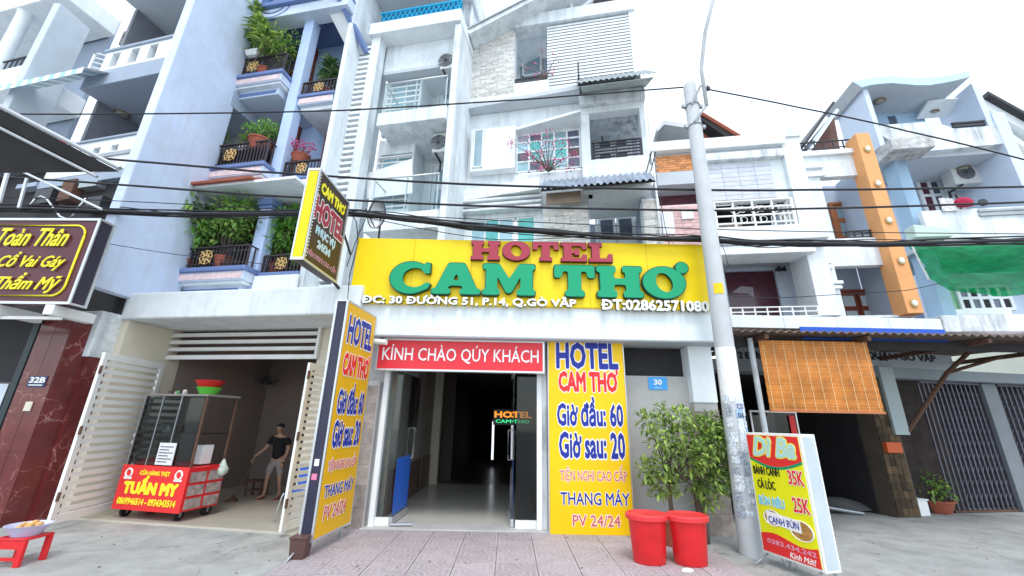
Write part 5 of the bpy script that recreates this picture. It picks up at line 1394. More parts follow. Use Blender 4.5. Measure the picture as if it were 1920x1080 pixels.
aircon('air conditioner in shade behind the upper left slotted parapet', FB, (x, 1.8, z), cm=mat('dark_brown_casing', (.22,.19,.18), .7, .1))  # casing in a dark brown base colour
x, z = FB.p(197, 248, 1.75)
aircon('air conditioner in shade behind the lower left slotted parapet', FB, (x, 1.8, z), cm=mat('dark_brown_casing', (.22,.19,.18), .7, .1))
single('helmet', 'red rounded helmet resting on the lower left parapet', 'helmet', MB().lathe((p(128,258)[0], .05, z2t), [(.16,0),(.165,.06),(.12,.14),(.03,.17)], 20), M_redpl, FB, smooth=True)
# striped awning
A_ = Thing('striped_awning', 'small white and pale blue striped awning on the left house', 'awning', FB, (-2.6, -.3, p(110,175)[1]))
ax0, az = p(42, 190); ax1, az1 = p(197, 165)
M_ws = mat('white_stripe_cloth', (.80,.83,.84), .9, .04); M_bs = mat('blue_stripe_cloth', (.38,.58,.68), .9, .05)
nst = 16
zA = (p(120, 166)[1])
for i in range(nst):
    a = ax0+(ax1-ax0)*i/nst; b = ax0+(ax1-ax0)*(i+1)/nst
    A_.part('stripe', MB().sheet([(a, -.45, zA-.12), (b, -.45, zA-.12), (b, .0, zA+.18), (a, .0, zA+.18)], .01), M_ws if i % 2 else M_bs)
    A_.part('valance', MB().box(a, b, zA-.27, zA-.121, -.455, -.445), M_ws if i % 2 else M_bs)
# A/B party wall
FA = Fr(0, 0, 0)
wb0 = FB.p(30, 170, -.35); wx = FB.M @ Vector((FB.p(60,100,-.3)[0], -.3, 0))
single('party_wall', 'grey white side wall at the far left between two balcony houses', 'wall',
       MB().slab([(wx.x-.10, wx.y), (wx.x+.08, wx.y), (wx.x+.13, wx.y+.75), (wx.x-.05, wx.y+.75)], 4.2, FB.p(110, 5, -.3)[1]), mat('pale_grey_wall', (.56,.62,.68), .85, .06, streak=.3, stain=.2, scol=(.45,.5,.55)), W0, bev=.02)
# House A sliver
FAa = Fr(wx.x-.1, wx.y+.2, -13)
T = Thing('column_house', 'white fronted house with round column cut off by the left edge', 'house', FAa, (-1.5, 1, 4))
q = lambda px, py, d=0: FAa.p(px, py, d)
T.part('wall', MB().box(-6, -.35, 4, 13, 1.2, 1.3), M_greyblue)
T.part('balcony_slab', MB().box(-6, -.05, q(20,165)[1], q(20,135)[1], -.1, 1.15), M_whiteclean, bev=.02)
T.part('balcony_slab', MB().box(-6, -.05, q(20,25)[1], q(20,2)[1], -.1, 1.15), M_whiteclean, bev=.02)
c0 = q(20, 80, .1); T.part('column', MB().lathe((c0[0], .1, q(20,135,.1)[1]), [(.20,0),(.20,.08),(.15,.12),(.15, q(20,30,.1)[1]-q(20,135,.1)[1]-.15),(.22, q(20,30,.1)[1]-q(20,135,.1)[1])], 20), M_whiteclean, smooth=True, auto=True)
railing(T, -6, -.05, q(20,135)[1], q(20,105)[1], .1, M_metald, 30)
T.part('balcony_slab', MB().box(-6, -.05, q(5,260)[1], q(5,225)[1], -.1, 1.15), M_whiteclean, bev=.02)
# dark street canopy over the marble shop, with steel frame
cz = FB0.p(110, 335, -.3)[1]
Cn = Thing('steel_canopy', 'dark lean-to canopy with white steel edge tubes over the marble shop', 'canopy', FB0, (-1, -.5, cz))
e1 = FB0.g(218, 325, 4.0); e0 = FB0.g(-40, 190, 4.6)
Cn.part('roof_sheet', MB().sheet([(e0[0]-2.5, e0[1], 4.62), (e0[0], e0[1], 4.62), (e1[0], e1[1], 4.02), (e1[0]-4.5, e1[1], 4.02)], .03), M_roof)
Cn.part('edge_tube', MB().tube([(e0[0], e0[1], 4.66), (e1[0]+.02, e1[1], 4.06)], .024, 8), M_metalg)
Cn.part('edge_tube', MB().tube([(e0[0]-.25, e0[1], 4.56), (e1[0]-.2, e1[1], 3.96)], .016, 8), M_metalg)
s0 = FB0.p(35, 250, -1.0); s1 = FB0.p(-2, 380, -1.0)
Cn.part('strut', MB().tube([(s0[0], -1.0, s0[1]), (s1[0], -1.0, s1[1])], .03, 6), M_alu)
s0 = FB0.p(-10, 297, -.8); s1 = FB0.p(190, 392, -.8)
Cn.part('strut', MB().tube([(s0[0], -.8, s0[1]), (s1[0], -.8, s1[1])], .02, 6), M_alu)
s0 = FB0.p(50, 335, -.5); s1 = FB0.p(35, 390, -.5)
Cn.part('strut', MB().tube([(s0[0], -.5, s0[1]), (s1[0], -.5, s1[1])], .025, 6), M_alu)
q_ = FB.p(110, 318, .12)[1]
T = Thing('open_first_floor', 'dark cluttered first floor opening behind the steel canopy', 'balcony', FB, (-2, .1, 3.5))
T.part('opening_shade_sheet', MB().box(-6.5, -.03, 3.3, q_, .12, .2), M_dark)  # near-black sheet stands in for the shade of the open floor
T.part('beam', MB().box(-6.5, -.03, q_, q_+.09, -.05, .2), M_metalg)
for (px, py, w1_, h1_, mm, nm_) in ((90,372,.5,.35,M_metald,'crate'),(135,360,.35,.5,M_rust,'carton_stack'),(175,350,.5,.12,M_metalg,'shelf_board'),(60,352,.6,.1,M_greyblue,'shelf_board'),(185,385,.4,.3,M_metald,'crate')):
    xq, zq = FB.p(px, py, .05); T.part(nm_, MB().box(xq-w1_/2, xq+w1_/2, zq-h1_/2, zq+h1_/2, -.05, .118), mm)
T.part('hanging_hose', MB().tube([(FB.p(60+i*12, 392-22*math.sin(i*.8), .0)[0], -.06, FB.p(60+i*12, 392-22*math.sin(i*.8), .0)[1]) for i in range(10)], .02, 6), M_alu, smooth=True)
Cn.part('back_panel', MB().box(-6, .45, 3.2, 4.55, .9, .95), M_roof)

# ================================================================== HOUSE D: white house with glass balconies
FD = Fr(-3.75, 8.3, -11)
T = Thing('white_house', 'narrow white house with glass balconies and a ladder of vent slots', 'house', FD, (1.2, 1.5, 0))
p = FD.p
zr = p(770, 60)[1]
dR = p(846, 150)[0]
fin0, fin1 = p(640, 150)[0], p(660, 150)[0]
lad0, lad1 = p(661, 180)[0], p(679, 180)[0]
pil1 = p(702, 150)[0]
T.part('fin_wall', MB().box(lad0-.12, lad0-.001, 3.4, 15, -.5, 1.4), M_white, bev=.015)
T.part('pilaster', MB().box(lad1+.03, pil1, 3.4, zr+.05, -.02, .3), M_white, bev=.01)
ld = T.part('ladder_back', MB().box(lad0, lad1+.029, 3.4, zr, .12, .2), mat('slot_shadow_paint', (.30,.34,.38), .9, .1))
bw = lad1+.029-lad0
lm = bpy.data.meshes.new('vent_slat'); b_ = MB().box(0, bw, 0, .075, 0, .13); lm.from_pydata(b_.v, [], b_.f); lm.materials.append(M_whiteclean)
z = 3.6; 
while z < zr-.25:
    T.share('vent_slat', lm, (lad0, -.012, z), parent=ld); z += .165
# main wall set back
wdD = 1.35
T.part('wall', MB().box(pil1, dR, 3.4, zr, wdD, wdD+.2), M_white)
T.part('side_pilaster', MB().box(dR+.002, dR+.16, 3.4, zr-.05, -.05, wdD), M_white, bev=.01)
T.part('roof_slab', MB().box(pil1-.3, dR+.16, zr, p(770,40)[1], -.12, 2.6), M_whiteclean, bev=.01)
T.part('upper_wall', MB().box(pil1, dR, p(775,105)[1], zr-.002, .35, .5), M_white)
T.part('bay_ceiling', MB().box(pil1, dR, p(775,105)[1]-.1, p(775,105)[1], .35, wdD), M_soffit)
# top terrace: blue lattice and slab over it
zl0 = p(790, 36, .3)[1]; zl1 = p(790, 14, .3)[1]
lt = MB(); x0l, x1l = p(714,30,.3)[0], p(864,30,.3)[0]
n = 17
for i in range(n):
    a = x0l+(x1l-x0l)*i/n; b = x0l+(x1l-x0l)*(i+1.6)/n
    lt.tube([(a,.3,zl0),(min(b,x1l),.3,zl1)], .02, 4); lt.tube([(a,.3,zl1),(min(b,x1l),.3,zl0)], .02, 4)
lt.box(x0l, x1l, zl0-.03, zl0+.03, .27,.33).box(x0l, x1l, zl1-.03, zl1+.03, .27,.33)
T.part('lattice_rail', lt, mat('cyan_blue_paint', (.02,.38,.62), .5, .1))
T.part('lattice_backing', MB().box(x0l, x1l, zl0, zl1, .36, .38), mat('cyan_mesh', (.01,.30,.55), .6, .2))
T.part('terrace_ceiling', MB().box(fin0+.2, dR+.16, p(780,2,.3)[1]+.3, p(780,2,.3)[1]+.5, -.2, 3.5), M_soffit)
T.part('terrace_wall', MB().box(fin0+.25, dR+.3, zr+.3, p(780,2,.3)[1]+.3, 2.6, 2.8), M_greyblue)
# repeating floors
def dfloor(ytop_s, ybot_s, yrt, yrb, x0s, x1s, xr0, xr1, last=False):
    z1 = p((x0s+x1s)/2, ytop_s)[1]; z0 = p((x0s+x1s)/2, ybot_s)[1]
    X0, X1 = p(x0s, ytop_s)[0], dR
    T.part('balcony_slab', MB().box(X0, X1, z0, z1, -.15, wdD-.002), M_white, bev=.012)
    zt = z1+.92
    R0 = X0+.06
    g_ = T.part('glass_railing', MB().box(R0, X1-.05, z1+.06, zt, -.10, -.088), M_glass)
    T.part('handrail', MB().tube([(R0, .6, zt+.02), (R0, -.09, zt+.02), (X1-.05, -.09, zt+.02)], .022, 8), M_alu, smooth=True)
    for q in (R0+.02, (R0+X1)/2, X1-.07):
        T.part('railing_post', MB().box(q-.015, q+.015, z1, zt, -.085, -.06), M_alu)
    return z1, X0
zf2, X2 = dfloor(213, 236, 180, 205, 715, 838, 722, 845)
zf1, X1_ = dfloor(404, 436, 350, 395, 692, 822, 700, 817)
# bay with barred window
for zf in (zf2, zf1):
    bx1 = p(795, 160, .75)[0]
    T.part('bay', MB().wall(pil1, bx1, zf+.0, zf+2.62, .62, .75, [(pil1+.08, bx1-.05, zf+.55, zf+2.15)]), M_white, bev=.01)
    T.part('bay_side', MB().box(bx1-.1, bx1, zf, zf+2.62, .751, wdD-.003), M_white)
    f = window(T, (pil1+.10, bx1-.08, zf+.58, zf+2.12), .78, 2, 1, M_whiteclean, [M_tealb, M_gpane], .05, .05)
    me = bpy.data.meshes.new('grille_bar'); b_ = MB().box(pil1+.06, bx1-.03, -.02, .02, -.012, .012); me.from_pydata(b_.v, [], b_.f); me.materials.append(M_metalw)
    for k in range(9): T.share('grille_bar', me, (0, .60, zf+.62+k*.18), parent=f)
    door(T, (bx1+.25, bx1+.95, zf+.02, zf+2.15), wdD-.03, M_whiteclean, M_gpane, leaves=1)
x, z = FD.p(835, 122, .2); aircon('air conditioner on the white house wall below the blue lattice', FD, (dR-.22, .45, z), .5, .55, .3)
x, z = FD.p(816, 280, .2); aircon('air conditioner on the white house wall above the first floor door', FD, (dR-.22, .45, z), .5, .55, .3)
# white cloth hung on the lower balcony
sA = [p(688,325,.5), p(773,297,.35), p(773,362,.35), p(688,372,.5)]
single('white_sheet', 'bright white sheet hanging slanted on the lower glass balcony', 'sheet', MB().add([(sA[0][0],.5,sA[0][1]),(sA[1][0],.35,sA[1][1]),(sA[2][0],.35,sA[2][1]),(sA[3][0],.5,sA[3][1]),(sA[0][0],.52,sA[0][1]),(sA[1][0],.37,sA[1][1]),(sA[2][0],.37,sA[2][1]),(sA[3][0],.52,sA[3][1])], [(0,3,2,1),(4,5,6,7),(0,1,5,4),(1,2,6,5),(2,3,7,6),(3,0,4,7)]), M_curtain, FD)
# satellite dish on the sign back
DFr = Fr(0, 6.9, 0); x, z = DFr.p(706, 402, 0)
Sd = Thing('satellite_dish', 'grey satellite dish standing just behind the left end of the yellow sign', 'satellite dish', DFr, (x, 0, z-.4))
dm = MB(); rings = [(0,.10),(.12,.09),(.22,.06),(.30,.0)]
base = []
for r, dpt in rings:
    for k in range(20):
        a = 2*math.pi*k/20; base.append((r*.55*math.cos(a)+dpt*.6, dpt, r*math.sin(a)))
fs = []
for i in range(3):
    for k in range(20): fs.append((i*20+k, i*20+(k+1)%20, (i+1)*20+(k+1)%20, (i+1)*20+k))
dm.add([(x+a, b, z+c) for a, b, c in base], fs); Sd.part('dish', dm, M_metalg, smooth=True)
rm = MB(); pts = [(x+.30*.55*math.cos(2*math.pi*k/20), 0, z+.30*math.sin(2*math.pi*k/20)) for k in range(21)]; rm.tube(pts, .012, 5); Sd.part('rim', rm, M_metald)
Sd.part('arm', MB().tube([(x, 0, z-.28), (x-.1, -.3, z-.05)], .012, 5), M_metald)
Sd.part('mast', MB().tube([(x+.05, .1, z), (x+.05, .15, z-.5)], .02, 6), M_metald)

# ================================================================== HOUSE E: stone clad upper floors of the hotel
FE = Fr(-1.15, 8.9, -11)
T = Thing('stone_clad_house', 'white house with pale stone cladding, louvre screen and tiled awning above the hotel sign', 'house', FE, (2.0, 1.5, 0))
p = FE.p
eR = p(1212, 250)[0]
e0 = p(853, 200)[0]; e1 = p(877, 200)[0]
T.part('party_pillar', MB().box(e0, e1, 3.5, 14.5, -.25, 2.5), mat('mouldy_white_plaster', (.76,.80,.83), .85, .06, streak=.95, stain=.35, scol=(.16,.18,.20)), bev=.02)
zA_, zB_, zC_ = p(920, 183)[1], p(960, 322)[1], p(960, 366)[1]
# upper storey: stone wall, recess, louvre screen
sx0, sx1 = e1, p(965, 110)[0]
ztl, ztr = p(889, 66)[1], p(963, 38)[1]
T.part('stone_wall', MB().prism([(sx0, zA_), (sx1, zA_), (sx1, ztr), (sx0, ztl)], .02, .3), M_slab)
M_stone = randmat('pale_stone_strip', (.64,.63,.60), .14, .9, scale=9, var=.12, bump=.3)
sms = []
for wS in (.16, .24, .32):
    me = bpy.data.meshes.new('cladding_stone'); b_ = MB().box(.004, wS-.004, .003, .072, -.03, 0)
    b_.v = [(x+random.uniform(-.003,.003), y+(random.uniform(-.008,.008) if y < -.01 else 0), z+random.uniform(-.003,.003)) for x, y, z in b_.v]
    me.from_pydata(b_.v, [], b_.f); me.materials.append(M_stone); sms.append((wS, me))
stw = T.o.children[-1]
def clad(T, X0, X1, Z0, ztop, y, parent, lim=280, rows=.078):
    z = Z0; k = 0
    while z < max(ztop(X0), ztop(X1)) and k < lim:
        x = X0
        while x < X1-.05 and k < lim:
            wS, me = random.choice(sms); s = 1.0
            if x+wS > X1: s = (X1-x)/wS
            if z+rows < ztop(x) and z+rows < ztop(min(x+wS, X1)):
                T.share('cladding_stone', me, (x, y+random.uniform(-.012,.01), z), parent=parent, scale=(s, 1, 1)); k += 1
            x += wS
        z += rows
clad(T, sx0+.0, sx1-.01, zA_+.02, lambda x: ztl+(ztr-ztl)*(x-sx0)/(sx1-sx0), .02, stw, 300)
T.part('floor_band', MB().box(sx0, sx1+.01, zA_-.30, zA_-.002, -.05, 1.6), M_white, bev=.01)
# recess with window
rx0, rx1 = sx1+.02, p(1024, 110)[0]
T.part('recess_wall', MB().box(rx0-.1, rx1+.6, zA_, p(995,55)[1]+.3, 1.3, 1.4), M_greyblue)
r_ = FE.r(1.25, 981, 1014, 108, 140)
window(T, r_, 1.28, 1, 1, M_whiteclean, [M_gpane], .06, .05)
railing(T, rx0, rx1, p(995,149)[1], p(995,141)[1]+.02, .1, M_metald, 5, 2)
zp0, zp1 = p(1000,185,-.12)[1], p(1000,152,-.12)[1]
T.part('parapet', MB().box(sx1+.012, p(1029,170,-.12)[0], zp0, zp1, -.12, .05), M_whiteclean, bev=.01)
# louvre screen
lx0, lx1 = p(1026, 110)[0], p(1184, 90)[0]
lz0 = p(1060, 163)[1]; lz1 = p(1100, 38)[1]
T.part('screen_wall', MB().box(lx0, lx1+.02, lz0-.3, lz1+.1, .14, .3), M_white)
T.part('parapet', MB().box(lx0, p(1090,170)[0]+.3, p(1060,186)[1], lz0-.302, -.04, .2) if False else MB().box(lx0, p(1092,170)[0]+.2, p(1060,187)[1], p(1060,165)[1], -.04, .139), M_whiteclean)
sc = T.part('screen_post', MB().box(lx1, eR, lz0-.6, p(1190,5)[1], -.03, .3), M_whiteclean, bev=.01)
nl = 21; me = bpy.data.meshes.new('screen_louvre'); hgt = (lz1-lz0)/nl
b_ = MB().box(lx0, lx1-.003, -hgt*.31, hgt*.31, -.02, .0); me.from_pydata(b_.v, [], b_.f); me.materials.append(M_whiteclean)
for k in range(nl): T.share('screen_louvre', me, (0, .02, lz0+hgt*(k+.5)), parent=sc, rot=(0,0,0))
T.part('screen_backing', MB().box(lx0, lx1, lz0, lz1, .10, .12), mat('louvre_gap_shade', (.16,.20,.22), .9, .1))  # dark sheet gives the louvre gaps their shade by colour
# beam and gable roof
zb0 = p(1090, 38)[1]; zb1 = zb0+.42
T.part('ridge_beam', MB().box(sx1, eR, zb0, zb1, -.10, .3), M_white, bev=.01)
g0 = p(881, 60, -.5); g1 = p(992, 2, -.5)
sl_ = (g1[1]-g0[1])/(g1[0]-g0[0])
gx2 = g0[0]+3.4
T.part('sloped_eave', MB().sheet([(g0[0], -.55, g0[1]-.12), (gx2, -.55, g0[1]+sl_*(gx2-g0[0])-.12), (gx2, 1.8, g0[1]+sl_*(gx2-g0[0])-.12), (g0[0], 1.8, g0[1]-.12)], .14), M_white)
T.part('verge_trim', MB().sheet([(g0[0]-.03, -.60, g0[1]+.02), (gx2, -.60, g0[1]+sl_*(gx2-g0[0])+.02), (gx2, -.45, g0[1]+sl_*(gx2-g0[0])+.02), (g0[0]-.03, -.45, g0[1]+.02)], .05), M_metalg)
T.part('gable_back', MB().box(sx1+.3, eR, zb1, zb1+3, .9, 1.0), M_roof)
cx_ = p(1071, 18)[0]
for (a, b) in (((cx_, zb1), (cx_, zb1+1.6)), ((cx_-.05, zb1), (cx_-.95, zb1+.45)), ((cx_+.05, zb1), (cx_+1.0, zb1+.8))):
    T.part('truss_strut', MB().tube([(a[0], .12, a[1]), (b[0], .12, b[1])], .045, 6), M_whiteclean)
# corrugated awning over the loggia
aw0, aw1 = p(1092, 175)[0], p(1208, 160)[0]
azw = p(1150, 170)[1]
AW = Thing('corrugated_awning', 'grey corrugated awning under the white louvre screen', 'awning', FE, ((aw0+aw1)/2, -.5, azw))
def corr(x0, x1, y0, z0, y1, z1, n, amp, t=.012):
    mb = MB(); N = n*4; vs = []
    for i in range(N+1):
        x = x0+(x1-x0)*i/N; d = amp*math.sin(2*math.pi*i/4)
        vs += [(x, y0, z0+d), (x, y1, z1+d), (x, y0, z0+d-t), (x, y1, z1+d-t)]
    fs = []
    for i in range(N):
        a = i*4; b = a+4; fs += [(a, b, b+1, a+1), (a+2, a+3, b+3, b+2), (a, a+2, b+2, b), (a+1, b+1, b+3, a+3)]
    return mb.add(vs, fs)
awf = p(1150, 146, -.95)
AW.part('sheet', corr(aw0-.12, aw1+.12, -.95, awf[1], .0, azw+.52, 14, .025), mat('corrugated_sheet', (.30,.34,.35), .8, .2, streak=.3, scol=(.14,.15,.15)))
AW.part('fascia_board', MB().sheet([(aw0-.05, -.85, awf[1]-.05), (aw1+.05, -.85, awf[1]-.05), (aw1+.02, -.03, azw-.05), (aw0, -.03, azw-.05)], .02), mat('awning_lining', (.40,.44,.44), .85, .1, streak=.6, stain=.5, scol=(.2,.22,.2)))
AW.part('edge_board', MB().box(aw0-.10, aw0-.06, azw-.05, azw+.35, -.7, -.0), M_metald)
# slab and soffit under the upper storey
zs1, zs0 = p(1150, 180)[1], p(1150, 199)[1]
T.part('ledge', MB().box(p(1085,190,-.2)[0], eR+.03, zs0, zs1, -.2, 1.5), M_whitedirt, bev=.015)
T.part('lintel', MB().box(p(1088,200)[0], eR, p(1150,210)[1], zs0-.002, -.05, .2), M_whiteclean)
# storey with bay, coloured window and loggia
T.part('soffit', MB().slab([(e1, -.15), (p(1088,200)[0], -.35), (p(1088,200)[0], 1.2), (e1, 1.2)], zA_-.42, zA_-.302), M_soffit)
lg0, lg1 = p(1106, 250)[0], p(1202, 250)[0]
zl0, zl1 = p(1155, 298)[1], p(1155, 212)[1]
zW0 = p(960, 372)[1]
T.part('wall', MB().wall(e1, lg0-.002, zW0, zA_-.43, .12, .3, [(p(968,280)[0], p(1088,280)[0], p(1028,318)[1], p(1028,244)[1])]), M_white)
bx0, bx1 = p(883, 280, -.1)[0], p(966, 280, -.1)[0]; bz0, bz1 = p(924, 319, -.1)[1], p(924, 241, -.1)[1]
T.part('bay', MB().box(bx0, bx1, bz0, bz1, -.12, .119), M_whiteclean, bev=.015)
r_ = FE.r(-.13, 889, 905, 245, 313)
window(T, r_, -.122, 1, 1, M_whiteclean, [M_gpane], .03, .03)
wr = FE.r(.12, 969, 1088, 245, 318)
window(T, wr, .16, 5, 4, M_whiteclean, [M_tealb, M_dpane, M_teal, M_tealb, M_dpane, M_dpane, M_teal, M_tealb, M_teal, M_purp, M_tealb, M_teal, M_tealb, M_teal, M_dpane, M_gpane, M_dpane, M_teal, M_gpane, M_dpane], .045, .05)
T.part('window_canopy', MB().slab([(wr[0]-.05, .118), (wr[1]+.05, .118), (wr[1]+.05, -.45), (wr[0]-.05, -.05)], p(1028,240,.0)[1], p(1028,240,.0)[1]+.07), M_whiteclean, bev=.005)
T.part('loggia_pillar', MB().box(p(1089,250)[0], lg0, zl0-.0, zs0-.02, -.04, .119), M_whiteclean, bev=.01)
T.part('loggia_pillar', MB().box(lg1, eR+.0, p(1212,330)[1], zs0-.003, -.04, .6), M_white, bev=.01)
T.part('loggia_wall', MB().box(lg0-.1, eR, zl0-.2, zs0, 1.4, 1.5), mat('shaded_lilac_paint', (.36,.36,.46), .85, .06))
T.part('loggia_side', MB().box(lg0-.14, lg0-.01, zl0-.1, zs0-.01, .31, 1.39), M_greyblue)
T.part('loggia_parapet', MB().box(p(1089,250)[0], eR+.002, zW0, zl0-.001, -.06, 1.4), M_whiteclean, bev=.01)
railing(T, lg0+.02, lg1-.02, zl0, zl0+.52, .0, M_metald, 2, 5, r=.016)
door(T, (p(1118,250,1.35)[0], p(1178,250,1.35)[0], zl0-.3, p(1147,243,1.35)[1]), 1.37, M_whiteclean, M_dpane)
x, z = FE.p(1112, 238, .8); aircon('air conditioner inside the upper loggia of the stone clad house', FE, (x+.05, .9, z), .6, .62, .28)
# tiled awning
ta = p(1014, 353, -.65); tb_ = p(1229, 336, -.65); 
TA = Thing('tiled_awning', 'grey tiled awning across the front just above the hotel sign', 'awning', FE, ((ta[0]+tb_[0])/2, -.4, ta[1]-.2))
tz = (ta[1]+tb_[1])/2
ti0, ti1 = ta[0], tb_[0]
TA.part('deck', MB().sheet([(ti0, -.62, tz-.06), (ti1, -.62, tz-.06), (ti1, -.08, tz+.42), (ti0, -.08, tz+.42)], .03), M_roof)
rtm = bpy.data.meshes.new('roof_tile'); rb = MB(); vs = []
for yy_, zz_ in ((0, 0), (.19, .19)):
    for k in range(7):
        a = k/6; vs.append((a*.135, yy_, zz_+.03*math.sin(a*math.pi*2)+.02))
rb.add(vs + [(a, b, c-.015) for a, b, c in vs], [(k, k+1, k+8, k+7) for k in range(6)] + [(14+k, 14+k+7, 14+k+8, 14+k+1) for k in range(6)] + [(k, 14+k, 14+k+1, k+1) for k in range(6)])
rtm.from_pydata(rb.v, [], rb.f); rtm.materials.append(randmat('grey_glazed_tile', (.26,.31,.38), .2, .5, scale=8))
nt_ = int((ti1-ti0)/.135)
for j in range(3):
    for i in range(nt_):
        TA.share('roof_tile', rtm, (ti0+.135*i, -.68+.175*j, tz-.03+.17*j))
TA.part('left_panel', MB().box(p(1024,370,-.3)[0], p(1090,370,-.3)[0], p(1057,381,-.3)[1], p(1057,360,-.3)[1], -.3, -.25), mat('stained_board', (.33,.26,.21), .85, .2, stain=.4, scol=(.2,.17,.14)))
# storey just above the sign
T.part('slab', MB().slab([(e1, .0), (p(1014,358)[0], -.25), (p(1014,358)[0], .3), (e1, .3)], p(940,370)[1], p(940,350)[1]), M_whiteclean)
for k in range(3):
    zz = p(940, 373+k*9)[1]; T.part('band_moulding', MB().box(e1, p(1016,380)[0], zz-.07, zz, -.10, .119), M_white, bev=.02)
T.part('wall', MB().wall(e1, p(1105,400)[0], 3.4, zW0+.02, .121, .3, [(p(880,420)[0], p(1003,420)[0], 4.3, p(940,404)[1])]), M_white)
window(T, (p(881,420)[0], p(960,420)[0], 4.9, p(940,405)[1]), .2, 3, 2, M_whiteclean, [M_tealb, M_teal, M_tealb], .045, .05)
window(T, (p(968,420)[0], p(1001,420)[0], 4.9, p(940,405)[1]), .2, 1, 1, M_whiteclean, [M_teal], .05, .05)
s1 = T.part('stone_pillar', MB().box(p(1018,420)[0], p(1103,420)[0], 4.0, p(1060,389)[1], -.02, .118), M_slab)
clad(T, p(1018,420)[0], p(1103,420)[0], 4.9, lambda x: p(1060,390)[1], -.025, s1, 120)
s2 = T.part('stone_pillar', MB().box(p(1207,420)[0], p(1238,420)[0]+.02, 4.0, p(1222,373)[1], -.02, .4), M_slab)
clad(T, p(1207,420)[0], p(1238,420)[0], 4.9, lambda x: p(1222,374)[1], -.025, s2, 60)
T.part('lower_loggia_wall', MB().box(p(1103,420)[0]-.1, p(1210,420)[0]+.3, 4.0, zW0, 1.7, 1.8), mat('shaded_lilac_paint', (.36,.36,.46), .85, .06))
T.part('lower_loggia_side', MB().box(p(1207,420)[0]+.05, p(1207,420)[0]+.15, 4.0, zW0, .41, 1.69), M_greyblue)
door(T, (p(1120,420,1.7)[0], p(1190,420,1.7)[0], 4.3, p(1150,402,1.67)[1]), 1.67, M_whiteclean, M_dpane)
T.part('downpipe', MB().tube([(eR+.06, -.1, 4.5), (eR+.06, -.1, 8.6)], .03, 8), M_whiteclean, smooth=True)
T.part('folded_bracket', MB().tube([(p(1212,322,-.4)[0], -.4, p(1212,322,-.4)[1]), (p(1222,284,-.4)[0], -.4, p(1222,284,-.4)[1]), (p(1229,286,-.4)[0], -.4, p(1229,286,-.4)[1]), (p(1220,322,-.4)[0], -.4, p(1220,322,-.4)[1])], .015, 6), M_metald)
# bougainvillea
def bougain(label, pts, c0, y, n, m1, dens):
    T_ = Thing('bougainvillea', label, 'climbing plant', FE, (c0[0], y, c0[1]), group=None)
    br = MB(); fb = MB(); lf = MB()
    for (px, py) in pts:
        x, z = FE.p(px, py, y-.25); br.tube([(c0[0], y, c0[1]), ((c0[0]+x)/2, y-.1, (c0[1]+z)/2+.12), (x, y-.25, z)], [.018,.010,.004], 5)
        clump(fb, (x, y-.25, z), .13, dens, .055, .045, .1); clump(lf, (x, y-.22, z-.05), .2, dens//3, .06, .03, .1)
    T_.part('branches', br, M_bark); T_.part('flowers', fb, m1, kind='stuff'); T_.part('foliage', lf, M_leafd, kind='stuff')
bougain('bare branched pink bougainvillea across the coloured glass window', [(958,268),(985,290),(1000,303),(1012,285),(1022,262),(1040,272),(1052,300),(1062,270),(1078,290),(1005,255),(1030,250),(985,262),(1070,312),(1015,312),(996,290),(1035,305)], FE.p(1028, 322, .0), 0, 16, M_bloom, 26)
bougain('thin twigs with a few pink flowers in the top recess', [(1000,118),(985,130),(1015,95),(1035,128),(1045,105),(1030,135),(1008,140)], FE.p(1022, 150, .0), 0, 5, M_bloom, 7)

# ================================================================== HOUSE F: white house right of the hotel
FF = Fr(3.35, 8.5, -9)
p = FF.p
T = Thing('pink_brick_house', 'white house with pink brick strip and wrought balcony right of the hotel', 'house', FF, (1.8, 1.5, 0))
f0, f1, f2 = p(1232, 330)[0], p(1322, 330)[0], p(1478, 330)[0]
zG = p(1400, 597)[1]
# narrow left strip
T.part('beam', MB().box(f0-.05, f1+.1, p(1262,285)[1], p(1262,268)[1], -.10, .5), M_whiteclean, bev=.01)
sb = T.part('brick_panel', MB().box(f0, f1, p(1262,321)[1], p(1262,285)[1]-.002, .06, .3), M_concwall)
bm = bpy.data.meshes.new('brick'); b_ = MB().box(.004,.136,.004,.062,-.02,0); bm.from_pydata(b_.v, [], b_.f); bm.materials.append(randmat('orange_brick', (.62,.27,.11), .25, .8, scale=9))
zb_ = p(1262,320)[1]; nr = int((p(1262,286)[1]-zb_)/.066); ncx = int((f1-f0)/.14)
for j in range(nr):
    for i in range(ncx): T.share('brick', bm, (f0+.14*i+(.0 if j % 2 else .05), .058, zb_+.066*j), parent=sb)
T.part('strip_soffit', MB().box(f0, f1, p(1262,345)[1], p(1262,321)[1]-.002, .02, 1.3), M_soffit)
T.part('strip_opening', MB().box(f0+.05, f1, p(1270,380)[1], p(1262,345)[1], .55, .6), M_purp)
sb = T.part('pink_wall', MB().box(f0, f1+.05, zG-.2, p(1275,380)[1], .10, .4), M_pink)
bp_ = bpy.data.meshes.new('pink_brick'); b_ = MB().box(.004,.216,.004,.086,-.016,0); bp_.from_pydata(b_.v, [], b_.f); bp_.materials.append(randmat('pink_brick_face', (.68,.46,.45), .12, .8, scale=9, var=.15))
z = p(1275,470)[1]; j = 0
while z < p(1275,382)[1]-.09:
    for i in range(int((f1-f0+.05)/.22)): T.share('pink_brick', bp_, (f0+.22*i+(.05 if j % 2 else 0), .098, z), parent=sb)
    z += .09; j += 1
T.part('white_patch', MB().box(p(1242,420,.05)[0], p(1264,420,.05)[0], p(1253,440,.05)[1], p(1253,398,.05)[1], .05, .08), M_whiteclean)
